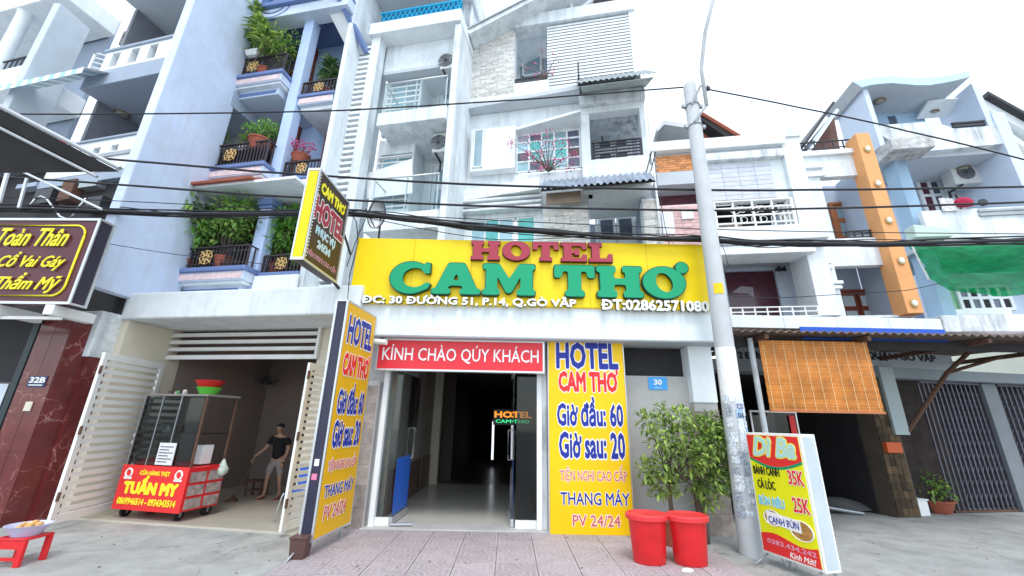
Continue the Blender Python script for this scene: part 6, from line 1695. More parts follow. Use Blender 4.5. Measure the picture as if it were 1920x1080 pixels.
T.part('white_patch', MB().box(p(1278,400,.05)[0], p(1300,400,.05)[0], p(1290,410,.05)[1], p(1290,396,.05)[1], .05, .08), M_whiteclean)
# small canopy roof and red tiled roof behind
ca, cb, cc = p(1227,255,.3), p(1240,240,.3), p(1300,250,.3)
T.part('bent_canopy', MB().prism([ca, cb, cc, (cc[0], cc[1]-.12), (cb[0], cb[1]-.14), (ca[0], ca[1]-.12)], .0, .9), M_metalg)
RR = Thing('tiled_roof', 'steep red tile edged roof peeking over the white parapet behind the pole', 'roof', FF, (1.3, 3, 9))
ra, rb2 = p(1312, 218, 3.0), p(1378, 262, 3.0)
RR.part('slope', MB().prism([ra, rb2, (rb2[0], rb2[1]-.25), (ra[0], ra[1]-.25)], 2.9, 5), M_roof)
RR.part('ridge_edge', MB().tube([(ra[0], 2.9, ra[1]+.04), (rb2[0]+.2, 2.9, rb2[1]-.06)], .07, 6), M_terra)
RR.part('gable_wall', MB().prism([(ra[0]-.8, rb2[1]-1), (rb2[0]+.2, rb2[1]-1), (ra[0]-.1, ra[1]-.2), (ra[0]-.8, ra[1]-.3)], 3.2, 3.4), M_wood)
la, lb = p(1266, 268, 3.0), p(1282, 250, 3.0); RR.part('left_edge', MB().tube([(la[0], 2.9, la[1]), (lb[0], 2.9, lb[1])], .06, 6), M_terra)
# main face
T.part('cornice', MB().box(f1-.02, f2+.02, p(1395,282)[1], p(1395,262)[1], -.18, .5), M_whiteclean, bev=.015)
T.part('cornice_soffit', MB().box(f1, f2, p(1395,290)[1], p(1395,282)[1]-.002, -.05, .5), M_soffit)
T.part('cornice', MB().box(f1, f2-.06, p(1395,303)[1], p(1395,289)[1]-.002, -.14, .5), M_whitedirt, bev=.015)
T.part('pilaster', MB().box(f2-.05, f2+.33, zG, p(1465,248)[1], -.12, .6), M_whiteclean, bev=.01)
T.part('pilaster_cap', MB().box(f2-.09, f2+.37, p(1465,265)[1], p(1465,247)[1], -.17, .62), M_white, bev=.01)
sb = T.part('cladding', MB().box(f1, f2-.052, p(1395,375)[1], p(1395,303)[1]-.002, .0, .2), M_slab)
cm_ = bpy.data.meshes.new('cladding_tile'); b_ = MB().box(.004,.356,.004,.116,-.014,0); cm_.from_pydata(b_.v, [], b_.f); cm_.materials.append(randmat('grey_lilac_tile', (.58,.60,.68), .06, .6, scale=6))
z = p(1395,374)[1]; j = 0
while z < p(1395,304)[1]-.12:
    for i in range(int((f2-.052-f1)/.36)): T.share('cladding_tile', cm_, (f1+.02+.36*i, -.002, z), parent=sb)
    z += .12; j += 1
# balcony level
zB = p(1415, 452)[1]; zBt = p(1415, 440)[1]
T.part('balcony_fascia', MB().box(f1-.05, f2+.32, p(1420,463)[1], p(1420,437)[1], -.38, 1.2), M_whiteclean, bev=.012)
T.part('balcony_soffit', MB().box(f1, f2+.3, p(1420,468)[1], p(1420,463)[1]-.002, -.3, 1.2), M_soffit)
zz0 = p(1415,432,-.35)[1]; zz1 = p(1410,375,-.35)[1]
X0, X1 = p(1340,400,-.35)[0], p(1488,400,-.35)[0]
r = railing(T, X0, X1, zz0, zz1, -.35, M_metalw, 4, 3, r=.018, frame=.03)
side_rail(T, X1, zz0, zz1, -.35, .2, M_metalw, 3, .015)
sw = MB()
for i in range(3):
    for k in range(2):
        cx_ = X0+(X1-X0)*(i+.9)/4+.08; cz_ = zz0+(zz1-zz0)*(.36+.34*k)
        sw.ring((cx_, -.35, cz_), .10, .009, 'y', 16, 4).ring((cx_+.14, -.35, cz_), .07, .009, 'y', 16, 4)
T.part('scroll_work', sw, M_metalw)
T.part('room_back', MB().box(f1-.1, f2, zBt, p(1395,375)[1], 1.1, 1.2), M_dark)
T.part('room_ceiling', MB().box(f1-.1, f2, p(1395,375)[1]-.004, p(1395,375)[1]-.03, .21, 1.1), M_dark)  # near-black ceiling and walls carry the room's shade in their colour
T.part('room_side', MB().box(f1-.12, f1-.1, zBt, p(1395,375)[1], .2, 1.1), M_dark)
T.part('shelf_clutter', MB().box(f1+.05, f1+.75, zBt, zBt+.45, .3, .7), mat('clutter_brown', (.22,.18,.15), .9, .6, scale=8))
# ground loggia
T.part('beam', MB().box(f1-.05, f2+.05, p(1420,485)[1], p(1420,469)[1]-.004, -.30, .3), M_whiteclean, bev=.01)
r_ = FF.r(1.1, 1366, 1463, 506, 592)
T.part('loggia_wall', MB().wall(f1-.3, f2+.3, zG-.3, p(1420,485)[1]+.4, 1.15, 1.3, [r_]), M_bluelt)
T.part('curtained_window', MB().box(r_[0], r_[1], r_[2], r_[3], 1.22, 1.24), M_purp)
T.part('bird_shape', MB().prism([(r_[0]+.12, r_[2]+.62), (r_[0]+.35, r_[2]+.78), (r_[0]+.62, r_[2]+.74), (r_[0]+.60, r_[2]+.42), (r_[0]+.5, r_[2]+.58)], 1.215, 1.219), mat('print_grey', (.34,.30,.35), .5, .2))  # flat grey bird shape on the pane
zz = zG+.02
railing(T, p(1369,580,-.55)[0], p(1533,577,-.55)[0], p(1450,594,-.55)[1], p(1450,575,-.55)[1], -.55, M_metalw, 7, 1, r=.012)
for xx in (p(1466,505,.9)[0], p(1466,505,.9)[0]+.12):
    Wl = Thing('wall_lamp', 'small dark wall lamp beside the maroon window' if xx < p(1466,505,.9)[0]+.05 else 'second small wall lamp, right one of the dark pair', 'lamp', FF, (xx, 1.0, p(1470,500,.9)[1]-.08), group='pair of dark wall lamps')
    zq = p(1470,500,.9)[1]; Wl.part('shade', MB().lathe((xx, 1.02, zq-.07), [(.03,0),(.045,.03),(.03,.10),(.01,.13)], 10), M_metald, smooth=True); Wl.part('backplate', MB().box(xx-.03, xx+.03, zq-.02, zq+.04, 1.06, 1.149), M_metald)

# ================================================================== HOUSE G with the orange column
FG = Fr(6.0, 8.15, -9)
p = FG.p
T = Thing('orange_column_house', 'white house with recessed balconies left of the orange column', 'house', FG, (1.2, 1.5, 0))
g0x = p(1508, 420)[0]; g1x = p(1655, 400)[0]
zG2 = p(1580, 597)[1]
zp1, zp0 = p(1567, 284)[1], p(1567, 303)[1]
T.part('parapet_cap', MB().box(g0x, g1x, zp1-.12, zp1, -.10, .3), M_whiteclean, bev=.01)
l0, l1 = p(1550, 390)[0], g1x-.02
T.part('wall', MB().wall(g0x, g1x, zG2, zp1-.122, -.02, .15, [(l0, l1, p(1600,447)[1], p(1592,330)[1]), (p(1574,545)[0], l1, zG2+.05, p(1620,498)[1])]), M_white)
T.part('loggia_back', MB().box(g0x, g1x, zG2, zp1-.2, 1.2, 1.3), M_bluelt)
T.part('loggia_side', MB().box(g1x, g1x+.1, zG2, zp1-.2, .152, 1.19), M_bluelt)
T.part('loggia_floor', MB().box(g0x, g1x, p(1600,460)[1], p(1600,448)[1], .152, 1.19), M_soffit)
r_ = FG.r(1.15, 1567, 1612, 383, 452); door(T, (r_[0], r_[1], p(1600,449)[1]+.02, r_[3]), 1.17, M_woodo, M_gpane, leaves=1)
railing(T, l0+.3, l1, p(1620,449,.0)[1], p(1620,430,.0)[1], .05, M_metald, 5, 2)
r_ = FG.r(1.15, 1578, 1645, 548, 600); door(T, (r_[0], r_[1], zG2-.4, r_[3]), 1.17, M_wood, M_frost)
T.part('side_door', MB().box(p(1494,400)[0], p(1516,400)[0], p(1508,434)[1], p(1500,367)[1], -.045, -.021), M_woodo)
T.part('side_door_pane', MB().box(p(1500,400)[0], p(1510,400)[0], p(1508,428)[1], p(1500,385)[1], -.055, -.046), M_frost)
for (a, b, ya, yb, dd) in ((1520,1560,488,494,-.10),(1520,1562,496,503,-.08),(1528,1582,526,532,-.10),(1528,1580,535,541,-.08),(1500,1545,308,314,-.10),(1502,1548,322,330,-.08)):
    r_ = FG.r(dd, a, b, ya, yb); T.part('moulding', MB().box(r_[0], r_[1], r_[2], r_[3], dd, -.021), M_whiteclean, bev=.006)
# orange column leaning only by perspective
oc = (p(1627,270,-.25)[0] + p(1700,560,-.25)[0])/2
zt_, zb_ = p(1627, 250, -.25)[1], p(1706, 588, -.25)[1]
OC = Thing('orange_column', 'flat orange column with gold rosettes in front of the white house', 'column', FG, (oc, -.2, zb_))
OC.part('shaft', MB().box(oc-.14, oc+.14, zb_, zt_, -.28, .10), M_orange, bev=.01)
for k, (px, py) in enumerate([(1637,278),(1655,343),(1677,412),(1698,488),(1722,568)]):
    z = p(px, py, -.30)[1]
    rs = OC.part('rosette', MB().prism(ell(oc, z, .045, .06, 12), -.33, -.281), M_metalw, smooth=False, bev=.01)
    OC.part('rosette_ring', MB().ring((oc, -.30, z), .07, .016, 'y', 16, 5, .8, 1.1), M_gold, parent=rs, smooth=True)
# brown gabled lean-to on its roof
GR = Thing('roof_shed', 'dark brown gabled lean-to with rails on top of the white house', 'shed', FG, (.5, .5, zp1))
a_, b_2, c_2 = p(1508,275,.3), p(1562,197,.3), p(1578,283,.3)
GR.part('roof_edge', MB().sheet([(a_[0], .2, a_[1]), (a_[0], 1.6, a_[1]), (b_2[0], 1.6, b_2[1]), (b_2[0], .2, b_2[1])], -.06), M_metald)
GR.part('underside', MB().sheet([(a_[0]+.25, .25, a_[1]+.1), (a_[0]+.25, 1.5, a_[1]+.1), (b_2[0]+.08, 1.5, b_2[1]-.2), (b_2[0]+.08, .25, b_2[1]-.2)], -.08), M_bluelt)
GR.part('gable', MB().prism([p(1520,284,.7), p(1576,284,.7), p(1564,220,.7)], .7, .75), mat('brown_boarding', (.14,.075,.06), .8, .2))
railing(GR, g0x+.05, p(1618,270,.1)[0], zp1, p(1570,263,.1)[1], .1, M_metald, 8, 1)
# ledge with weathered wall behind, between F and G
T.part('rear_wall', MB().box(g0x-1.0, g0x+.3, zp1-.9, p(1490,270,1.2)[1], 1.0, 1.1), M_whitedirt)

# ================================================================== HOUSE H blue with wavy roof
FH = Fr(8.35, 9.4, -9)
p = FH.p
T = Thing('wavy_roof_house', 'sky blue and white house under a wavy flat roof at right', 'house', FH, (2.2, 1.5, 0))
h0, h1 = p(1690, 420)[0], p(1868, 285)[0]
dF = -.35
def zt(px, py): return FH.p(px, py, dF)
pts_t = [(1597,154),(1622,149),(1645,145),(1670,144),(1694,146),(1718,148),(1742,147),(1767,144),(1792,139),(1816,134)]
pts_b = [(1615,165),(1630,161),(1645,159),(1670,157),(1694,159),(1718,161),(1742,161),(1767,157),(1792,152),(1818,145)]
top = [zt(*q) for q in pts_t]; bot = [zt(*q) for q in pts_b]
zbm = bot[3][1]; dB = .2
while FH.p(1690, 203, dB)[1] < zbm and dB < 3: dB += .02
T.part('wavy_roof', MB().prism(top + bot[::-1], dF, dB+.25), M_soffit, label='wavy flat roof with grey underside')
T.part('roof_edge', MB().prism(top + [(x, z) for x, z in bot[::-1]], dF-.03, dF-.001), mat('pale_sky_paint', (.50,.66,.76), .8, .05, streak=.2, scol=(.4,.48,.55)))
sl0 = top[0][0]; slr = bot[-1][0]
zR = p(1700, 268)[1]   # roof terrace floor
Lx = p(1625, 220)[0]
T.part('side_wall', MB().box(Lx-.08, Lx+.04, zR-.2, bot[1][1]+.02, -.25, dB+.2), M_bluelt)
T.part('side_wall', MB().box(p(1822,200)[0], p(1822,200)[0]+.13, zR-.2, bot[-2][1]+.02, -.2, dB+.2), M_bluelt)
r_ = FH.r(dB, 1640, 1738, 205, 262)
T.part('blue_room', MB().wall(r_[0], r_[1], zR-.2, zbm+.02, dB, dB+.2, [FH.r(dB, 1666, 1682, 217, 235)]), M_skyblue)
T.part('slot_window', MB().box(*FH.r(dB+.05, 1664, 1684, 215, 237), dB+.05, dB+.07), M_dpane)
T.part('dark_gap', MB().box(Lx+.05, r_[0]-.002, zR-.2, zbm, dB+.21, dB+.3), M_purp)
s_ = [p(1702,203,.8), p(1725,182,.4), p(1788,178,.4), p(1775,203,.8)]
T.part('lowered_ceiling', MB().sheet([(s_[0][0], dB-.02, zbm-.42), (s_[3][0], dB-.02, zbm-.42), (s_[2][0], .25, zbm-.16), (s_[1][0], .25, zbm-.16)], .07), M_whiteclean, bev=.008)
x, z = p(1640, 184, .25); ring_lamp('round lamp under the wavy blue roof', FH, (x+.1, .25, zbm-.05), .12)
x, z = p(1743, 198, .55); ring_lamp('round lamp on the lowered white ceiling under the wavy roof', FH, (x, .55, zbm-.36), .13)
zf = p(1780, 288)[1]
T.part('terrace_parapet', MB().prism([p(1640,245), p(1735,238), p(1777,252), p(1865,245), p(1869,279), p(1697,296), p(1640,262)], -.22, -.04), M_whitedirt)
T.part('floor_slab', MB().box(Lx, h1, zf-.10, zf+.2, -.039, 2.6), M_soffit)
T.part('parapet_rail', MB().box(p(1777,240)[0], h1, p(1815,243)[1], p(1815,239)[1], -.16, -.1).box(p(1777,240)[0], h1, p(1815,237)[1], p(1815,234)[1], -.16, -.1), M_metald)
r_ = FH.r(-.5, 1655, 1734, 262, 280)
T.part('tiled_ledge', MB().box(r_[0], r_[1], r_[2]-.15, r_[3]-.1, -.75, -.221), mat('crumbling_tile_ledge', (.50,.50,.50), .9, .35, scale=7, stain=.7, scol=(.22,.15,.12)), bev=.02)
# right end pillar all the way down
T.part('end_pillar', MB().box(h1, h1+.28, p(1890,590)[1], p(1868,222)[1], -.24, 2.6), M_bluelt, bev=.01)
T.part('blue_pillar', MB().box(p(1690,330,.1)[0]-.15, p(1690,330,.1)[0]+.12, zG, zf-.1, -.02, .4), M_skyblue, bev=.01)
# middle storey
zm = p(1800, 392)[1]
T.part('wall', MB().box(p(1700,350)[0], h1, zG, zf-.1, 1.3, 1.45), M_bluelt)
T.part('door_canopy', MB().box(*FH.r(.9, 1709, 1772, 323, 329), .75, 1.29), M_whiteclean, bev=.01)
r_ = FH.r(1.25, 1728, 1768, 334, 400); window(T, (r_[0], r_[1], r_[2], r_[3]), 1.28, 2, 2, M_whiteclean, [M_purp, M_dpane], .08, .06)
r_ = FH.r(1.25, 1775, 1822, 343, 400); window(T, (r_[0], r_[1], r_[2], r_[3]), 1.28, 4, 3, M_whiteclean, [M_dpane, M_purp], .09, .06)
x, z = FH.p(1832, 340, .5); aircon('large air conditioner hanging beside the blue house end pillar', FH, (x, .75, z), .85, .68, .34, rot=.0)
x, z = p(1800, 307, .6); ring_lamp('round lamp above the large air conditioner at right', FH, (x, .6, zf-.11), .15)
T.part('balcony_parapet', MB().box(p(1735,420,-.3)[0], h1, p(1810,455,-.3)[1], p(1800,392,-.3)[1], -.30, -.18), M_white, bev=.01)
T.part('balcony_floor', MB().box(p(1700,420)[0], h1, p(1810,460,-.3)[1], p(1810,452,-.3)[1], -.179, 1.29), M_soffit)
T.part('parapet_mouldings', MB().box(p(1838,400,-.35)[0], h1-.05, p(1870,403,-.35)[1], p(1870,399,-.35)[1], -.35, -.301).box(p(1838,400,-.35)[0], h1-.05, p(1870,395,-.35)[1], p(1870,391,-.35)[1], -.35, -.301), M_metalg)
cl = MB(); x, z = FH.p(1810, 378, -.4)
cl.lathe((x, -.36, z-.13), [(.02,0),(.17,.03),(.20,.16),(.13,.24),(.02,.27)], 14, 1, .45); single('red_cloth', 'red cloth bundle drying on the right house balcony', 'cloth', cl, mat('crimson_cloth', (.38,.02,.06), .9, .2), FH, smooth=True)
x, z = FH.p(1786, 378, -.4); single('striped_cloth', 'white patterned cloth hanging left of the red bundle', 'cloth', MB().sheet([(x-.22,-.33,z-.22),(x+.1,-.33,z-.22),(x+.1,-.31,z+.12),(x-.2,-.31,z+.16)], .02), mat('patterned_cloth', (.6,.58,.6), .9, .5, scale=16), FH)
x, z = FH.p(1846, 378, -.4); single('round_fan', 'small dark round cover on the right house balcony ledge', 'fan cover', MB().prism(ell(x, z, .09, .09, 16), -.38, -.34), M_metald, FH)
# lower storey with barred green lit window
T.part('lower_wall', MB().box(p(1765,560)[0], h1, zG-.2, p(1820,500)[1], .5, .6), M_bluelt)
M_gl = mat('green_lit_pane', (.30,.55,.35), .3, .2, bump=0)
r_ = FH.r(.4, 1775, 1825, 535, 582); T.part('pane', MB().box(*r_, .46, .49), M_gl)
r_ = FH.r(.4, 1800, 1895, 537, 580); window(T, r_, .45, 5, 2, M_whiteclean, [M_dark, M_dpane], .07, .06)
T.part('window_sill', MB().box(*FH.r(.3, 1782, 1898, 579, 590), .3, .499), M_whiteclean, bev=.01)
T.part('blue_pillar', MB().box(p(1765,560,.2)[0]-.12, p(1765,560,.2)[0]+.12, zG, p(1765,520,.2)[1], .15, .45), M_skyblue)
T.part('stained_band', MB().box(p(1768,606,-.6)[0], p(1768,606,-.6)[0]+3.4, p(1840,622,-.6)[1], p(1840,590,-.6)[1], -.6, .4), M_whitedirt, bev=.02)
# green shade net: a real draped sheet
Nt = Thing('shade_net', 'bright green construction net draped between the right hand balconies', 'net', FH, (2, -.7, 5))
L0, L1 = p(1707, 455, -.9), p(1742, 525, -.7)
R0, R1 = p(1960, 440, -.9), p(1960, 540, -.7)
nv = MB(); NU, NV = 90, 40; vs = []
for i in range(NU+1):
    u = i/NU
    for j in range(NV+1):
        v = j/NV
        x = (L0[0]*(1-v)+L1[0]*v)*(1-u) + (R0[0]*(1-v)+R1[0]*v)*u
        z = (L0[1]*(1-v)+L1[1]*v)*(1-u) + (R0[1]*(1-v)+R1[1]*v)*u
        sg = math.sin(math.pi*u)
        z -= .16*sg + .14*v*sg
        y = -.9+.2*v + .06*math.sin(v*17-7*sg+.8*math.sin(u*5)) + .03*math.sin(u*11+v*7+1.5*math.sin(v*4)) + .02*math.sin(u*23-v*17) + .012*math.sin(u*60+v*9)
        vs.append((x, y, z))
nv.add(vs, [(i*(NV+1)+j, (i+1)*(NV+1)+j, (i+1)*(NV+1)+j+1, i*(NV+1)+j+1) for i in range(NU) for j in range(NV)])
mn = bpy.data.materials.new('green_net'); mn.use_nodes = True; nn, ll = mn.node_tree.nodes, mn.node_tree.links
bb_ = nn['Principled BSDF']; bb_.inputs['Specular IOR Level'].default_value = .05; bb_.inputs['Base Color'].default_value = (.0,.27,.08,1); bb_.inputs['Roughness'].default_value = .8
tcn = nn.new('ShaderNodeNewGeometry'); mpn = nn.new('ShaderNodeMapping'); mpn.inputs['Scale'].default_value = (1.2, 1.2, 4); mpn.inputs['Rotation'].default_value = (0, .35, 0); ll.new(tcn.outputs['Position'], mpn.inputs[0])
nzn = nn.new('ShaderNodeTexNoise'); nzn.inputs['Scale'].default_value = 2.2; nzn.inputs['Detail'].default_value = 6; nzn.inputs['Distortion'].default_value = .8; ll.new(mpn.outputs[0], nzn.inputs['Vector'])
bun = nn.new('ShaderNodeBump'); bun.inputs['Strength'].default_value = 1; bun.inputs['Distance'].default_value = .35; ll.new(nzn.outputs['Fac'], bun.inputs['Height']); ll.new(bun.outputs[0], bb_.inputs['Normal'])
tl = nn.new('ShaderNodeBsdfTranslucent'); ll.new(bun.outputs[0], tl.inputs['Normal']); tl.inputs[0].default_value = (.02,.5,.18,1); tp = nn.new('ShaderNodeBsdfTransparent')
m1_ = nn.new('ShaderNodeMixShader'); m1_.inputs[0].default_value = .5; m2_ = nn.new('ShaderNodeMixShader'); m2_.inputs[0].default_value = .16
ll.new(bb_.outputs[0], m1_.inputs[1]); ll.new(tl.outputs[0], m1_.inputs[2]); ll.new(m1_.outputs[0], m2_.inputs[1]); ll.new(tp.outputs[0], m2_.inputs[2]); ll.new(m2_.outputs[0], nn['Material Output'].inputs[0])
Nt.part('net', nv, mn, smooth=True)
Nt.part('rope', MB().tube([(L0[0], -.9, L0[1]), (L1[0], -.7, L1[1])], .02, 5), M_metalw)
# folded awning over the net
a_ = p(1706, 448, -.6); Fa = Thing('folded_awning', 'pale green folded awning arm above the green net', 'awning', FH, (a_[0], -.6, a_[1]))
b_2 = p(1792, 434, -.6)
Fa.part('canvas', MB().prism([p(1706,424,-.6), p(1790,433,-.6), p(1780,446,-.6), p(1712,448,-.6)], -.7, -.4), mat('pale_green_canvas', (.55,.68,.60), .9, .1), bev=.02)

# ================================================================== HOUSE I far right cream
FI = Fr(13.3, 11.2, -9)
p = FI.p
T = Thing('cream_house', 'cream house with dark sloping roof edge at the far right edge', 'house', FI, (2, 1, 0))
q0, q1 = p(1826, 192), p(1990, 285)
T.part('wall', MB().prism([(q0[0]-.2, 0), (q1[0]+2, 0), (q1[0]+2, q1[1]-2.2), (q1[0], q1[1]-.4), (q0[0]+.2, q0[1]-.35), (q0[0]-.2, q0[1]-.4)], .0, 4), mat('cream_outer_wall', (.72,.71,.60), .85, .05, streak=.25, scol=(.5,.52,.48)))
T.part('roof_edge', MB().prism([q0, q1, (q1[0], q1[1]-.14), (q0[0], q0[1]-.14)], -.5, 4), M_metald)
T.part('eave_band', MB().prism([(q0[0], q0[1]-.15), (q1[0], q1[1]-.15), (q1[0], q1[1]-.55), (q0[0], q0[1]-.55)], -.3, .0), M_whiteclean)
T.part('eave_band', MB().prism([(q0[0]+.3, q0[1]-1.0), (q1[0], q1[1]-1.15), (q1[0], q1[1]-1.45), (q0[0]+.3, q0[1]-1.3)], -.12, .0), M_whiteclean)

# ================================================================== right hand shops at street level
FS = Fr(3.45, 7.9, 10)
p = FS.p
T = Thing('shop_row', 'shaded shop row under a corrugated canopy right of the pole', 'shop', FS, (4, 0, 0))
gz = 0
# white and blue sign band above canopy
bd = Fr(3.62, 7.0, 0)
w0, w1 = bd.p(1372, 606)[0], bd.p(1766, 606)[0]
zb0, zb1, zb2 = bd.p(1570, 626)[1], bd.p(1570, 612)[1], bd.p(1570, 594)[1]
BB = Thing('shop_fascia', 'long white fascia with a blue lower strip above the corrugated canopy', 'fascia', bd, ((w0+w1)/2, 0, zb0))
for i in range(4):
    a = w0+(w1-w0)*i/4; b = w0+(w1-w0)*(i+1)/4
    BB.part('panel', MB().box(a, b-.006, zb1-.05, zb2, 0, .5), M_whiteclean, bev=.004)
BB.part('blue_strip', MB().box(bd.p(1500,620)[0], w1, zb0-.25, zb1-.02, -.012, -.002), mat('cobalt_strip', (.02,.10,.55), .5, .05, bump=0))
# corrugated canopy
k0, k1 = bd.p(1372, 632, -.3)[0], bd.p(1960, 632, -.3)[0]+1.0
kz = bd.p(1640, 624, -.45)[1]
KC = Thing('corrugated_canopy', 'brown shaded corrugated canopy over the bamboo blind and shop fronts', 'canopy', bd, ((k0+k1)/2, 0, kz))
KC.part('sheet', corr(k0, k1, -.45, kz, 2.2, kz+.12, 44, .022), mat('canopy_sheet', (.16,.12,.10), .85, .25, streak=.3))
KC.part('edge_beam', MB().box(k0, k1, kz-.20, kz-.05, -.05, .0), M_roof)
KC.part('rafter_row', MB().box(k0+.5, k0+.56, kz-.12, kz-.04, -.4, 2.2).box(k0+2.2, k0+2.26, kz-.12, kz-.04, -.4, 2.2).box(k0+4.2,k0+4.26,kz-.12,kz-.04,-.4,2.2).box(k0+6.2,k0+6.26,kz-.12,kz-.04,-.4,2.2), M_rust, kind='stuff')
st0 = bd.p(1407, 655, -.1); st1 = bd.p(1438, 815, -.1)
single('canopy_post', 'rust spotted pale steel post between pole and bamboo blind', 'post', MB().tube([((st0[0]+st1[0])/2, -.1, .0), ((st0[0]+st1[0])/2, -.1, kz-.06)], .045, 10), mat('spotted_post', (.45,.48,.50), .6, .1, stain=.6, scol=(.2,.1,.06)), bd)
# signs under the canopy
NS = Thing('district_sign', 'dim grey and navy shop sign half hidden under the canopy', 'signboard', FS, (3, -.1, 2.6))
r_ = FS.r(0, 1380, 1784, 652, 690)
z_a = p(1700, 651)[1]; z_b = p(1700, 633)[1]; z_c = p(1700, 690)[1]
NS.part('grey_board', MB().box(r_[0], r_[1], z_c, z_a, 0, .1), mat('dim_grey_board', (.34,.38,.42), .5, .05, bump=0))
NS.part('navy_board', MB().box(r_[0], r_[1], z_a+.002, z_b+.15, -.01, .1), mat('navy_board', (.012,.018,.05), .4, .05, bump=0))
t_ = FS.r(0, 1625, 1752, 661, 675); NS.part('lettering', text_mb('QUẬN GÒ VẤP', t_[0], t_[1], p(1690,676)[1]-.03, p(1690,661)[1]+.05, -.004, .004, bold=.03), M_black)
t_ = FS.r(0, 1385, 1432, 661, 673); NS.part('lettering', text_mb('2 ĐƯỜ', t_[0], t_[1], t_[2], t_[3]+.03, -.004, .004, bold=.03), M_black)
t_ = FS.r(0, 1624, 1772, 638, 648); NS.part('lettering', text_mb('Số 16 - Lốc S.10, Lê Minh T', t_[0], t_[1], p(1698,648)[1], p(1698,638)[1], -.014, .004, bold=.01), mat('dim_white_letter', (.5,.5,.52), .5, 0, bump=0))
T.part('lintel', MB().box(-.2, 12, z_c-.22, z_c-.002, .02, .5), mat('shaded_blue_grey', (.26,.30,.33), .85, .06))
# bamboo blind
v0, v1 = bd.p(1433, 705, -.2)[0]+.0, bd.p(1640, 705, -.2)[0]
vz0, vz1 = bd.p(1550, 772, -.2)[1], bd.p(1525, 640, -.2)[1]
BL_ = Thing('bamboo_blind', 'orange brown bamboo roller blind hanging under the canopy', 'blind', bd, ((v0+v1)/2, -.2, vz0))
n = 62; hgt = (vz1-vz0)/n
Mb = randmat('bamboo_slat', (.56,.20,.035), .12, .55, scale=3.5, var=.30, bump=.1)
me = bpy.data.meshes.new('bamboo_slat'); b_ = MB().box(0, v1-v0, .0015, hgt-.0015, -.008, .004); me.from_pydata(b_.v, [], b_.f); me.materials.append(Mb)
for k in range(n): BL_.share('bamboo_slat', me, (v0, -.2+.004*math.sin(k*.9), vz0+hgt*k))
for k in range(11):
    xx = v0+.06+(v1-v0-.12)*k/10
    BL_.part('string', MB().box(xx-.004, xx+.004, vz0, vz1, -.2125, -.210), mat('pale_string', (.72,.52,.28), .8, .1, bump=0))
BL_.part('bottom_batten', MB().box(v0-.01, v1+.01, vz0-.02, vz0+.02, -.225, -.19), M_woodo)
# white pillar panel and interior
r_ = FS.r(-.02, 1662, 1688, 695, 815)
T.part('white_panel', MB().box(r_[0], r_[1], r_[2], z_c-.002, -.05, .015), mat('pale_teal_panel', (.36,.42,.43), .6, .05), bev=.004)
pz_ = FS.r(.0, 1665, 1700, 820, 966)
pq0, pq1 = p(1668, 900)[0], p(1712, 900)[0]
T.part('mosaic_pier', MB().box(pq0, pq1, 0, z_c-.22, .02, .35), mat('pier_core', (.10,.08,.06), .9, .2))
mm_ = bpy.data.meshes.new('crazy_stone'); b_ = MB().box(.006,.12,.006,.14,-.02,0); mm_.from_pydata(b_.v, [], b_.f); mm_.materials.append(randmat('ochre_stone', (.07,.045,.022), .6, .8, scale=9, var=.3))
pier = T.o.children[-1]; nx = max(1, int((pq1-pq0)/.125))
for j in range(13):
    for i in range(nx): T.share('crazy_stone', mm_, (pq0+.125*i, .018, .02+.148*j), parent=pier, rot=(0, random.uniform(-.05,.05), 0))
T.part('brown_wall', MB().box(pq1+.002, p(1790,830)[0]+.25, 0, z_c-.22, .30, .45), mat('dark_brown_tile_wall', (.04,.032,.030), .9, .35, spec=.1, scale=5, stain=.3, scol=(.05,.03,.025)))  # wall, panel, post and gate colours carry the canopy's deep shade
# dark garage interior behind the blind
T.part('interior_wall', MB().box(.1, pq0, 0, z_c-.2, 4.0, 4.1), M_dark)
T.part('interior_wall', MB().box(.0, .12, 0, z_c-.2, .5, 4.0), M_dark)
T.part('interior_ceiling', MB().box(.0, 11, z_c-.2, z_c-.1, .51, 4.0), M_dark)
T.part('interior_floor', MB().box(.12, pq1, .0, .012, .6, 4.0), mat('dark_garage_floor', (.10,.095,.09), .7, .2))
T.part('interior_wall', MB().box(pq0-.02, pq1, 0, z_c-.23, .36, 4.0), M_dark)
# ramp and clutter
# glass food cabinet behind the sign
cb0 = FS.r(-.3, 1410, 1494, 783, 812)
Kb = Thing('food_cabinet', 'glass snack cabinet with small red label behind the noodle sign', 'cabinet', FS, ((cb0[0]+cb0[1])/2, 0, 0))
Kb.part('glass_box', MB().box(cb0[0], cb0[1], 1.1, cb0[3]+.1, -.3, .2), M_glassd)
Kb.part('frame', MB().wall(cb0[0]-.02, cb0[1]+.02, 1.08, cb0[3]+.12, -.32, -.301, [(cb0[0]+.01, cb0[1]-.01, 1.11, cb0[3]+.09)]), M_alu)
Kb.part('base', MB().box(cb0[0], cb0[1], .5, 1.07, -.3, .2), M_metald)
for xx in (cb0[0]+.03, cb0[1]-.03): Kb.part('leg', MB().box(xx-.02, xx+.02, 0, .5, -.28, .18), M_metald)
Kb.part('red_label', MB().box(cb0[1]-.16, cb0[1]-.04, 1.25, cb0[3]+.05, -.325, -.321), M_redprint)
x, y = FS.g(1560, 960)
Rp = Thing('folded_tarpaulin', 'grey tarpaulin heap with a metal ramp bar in the dark shop mouth', 'tarpaulin', FS, (x, y, 0))
tm = MB(); NU, NV = 18, 10; vs = []
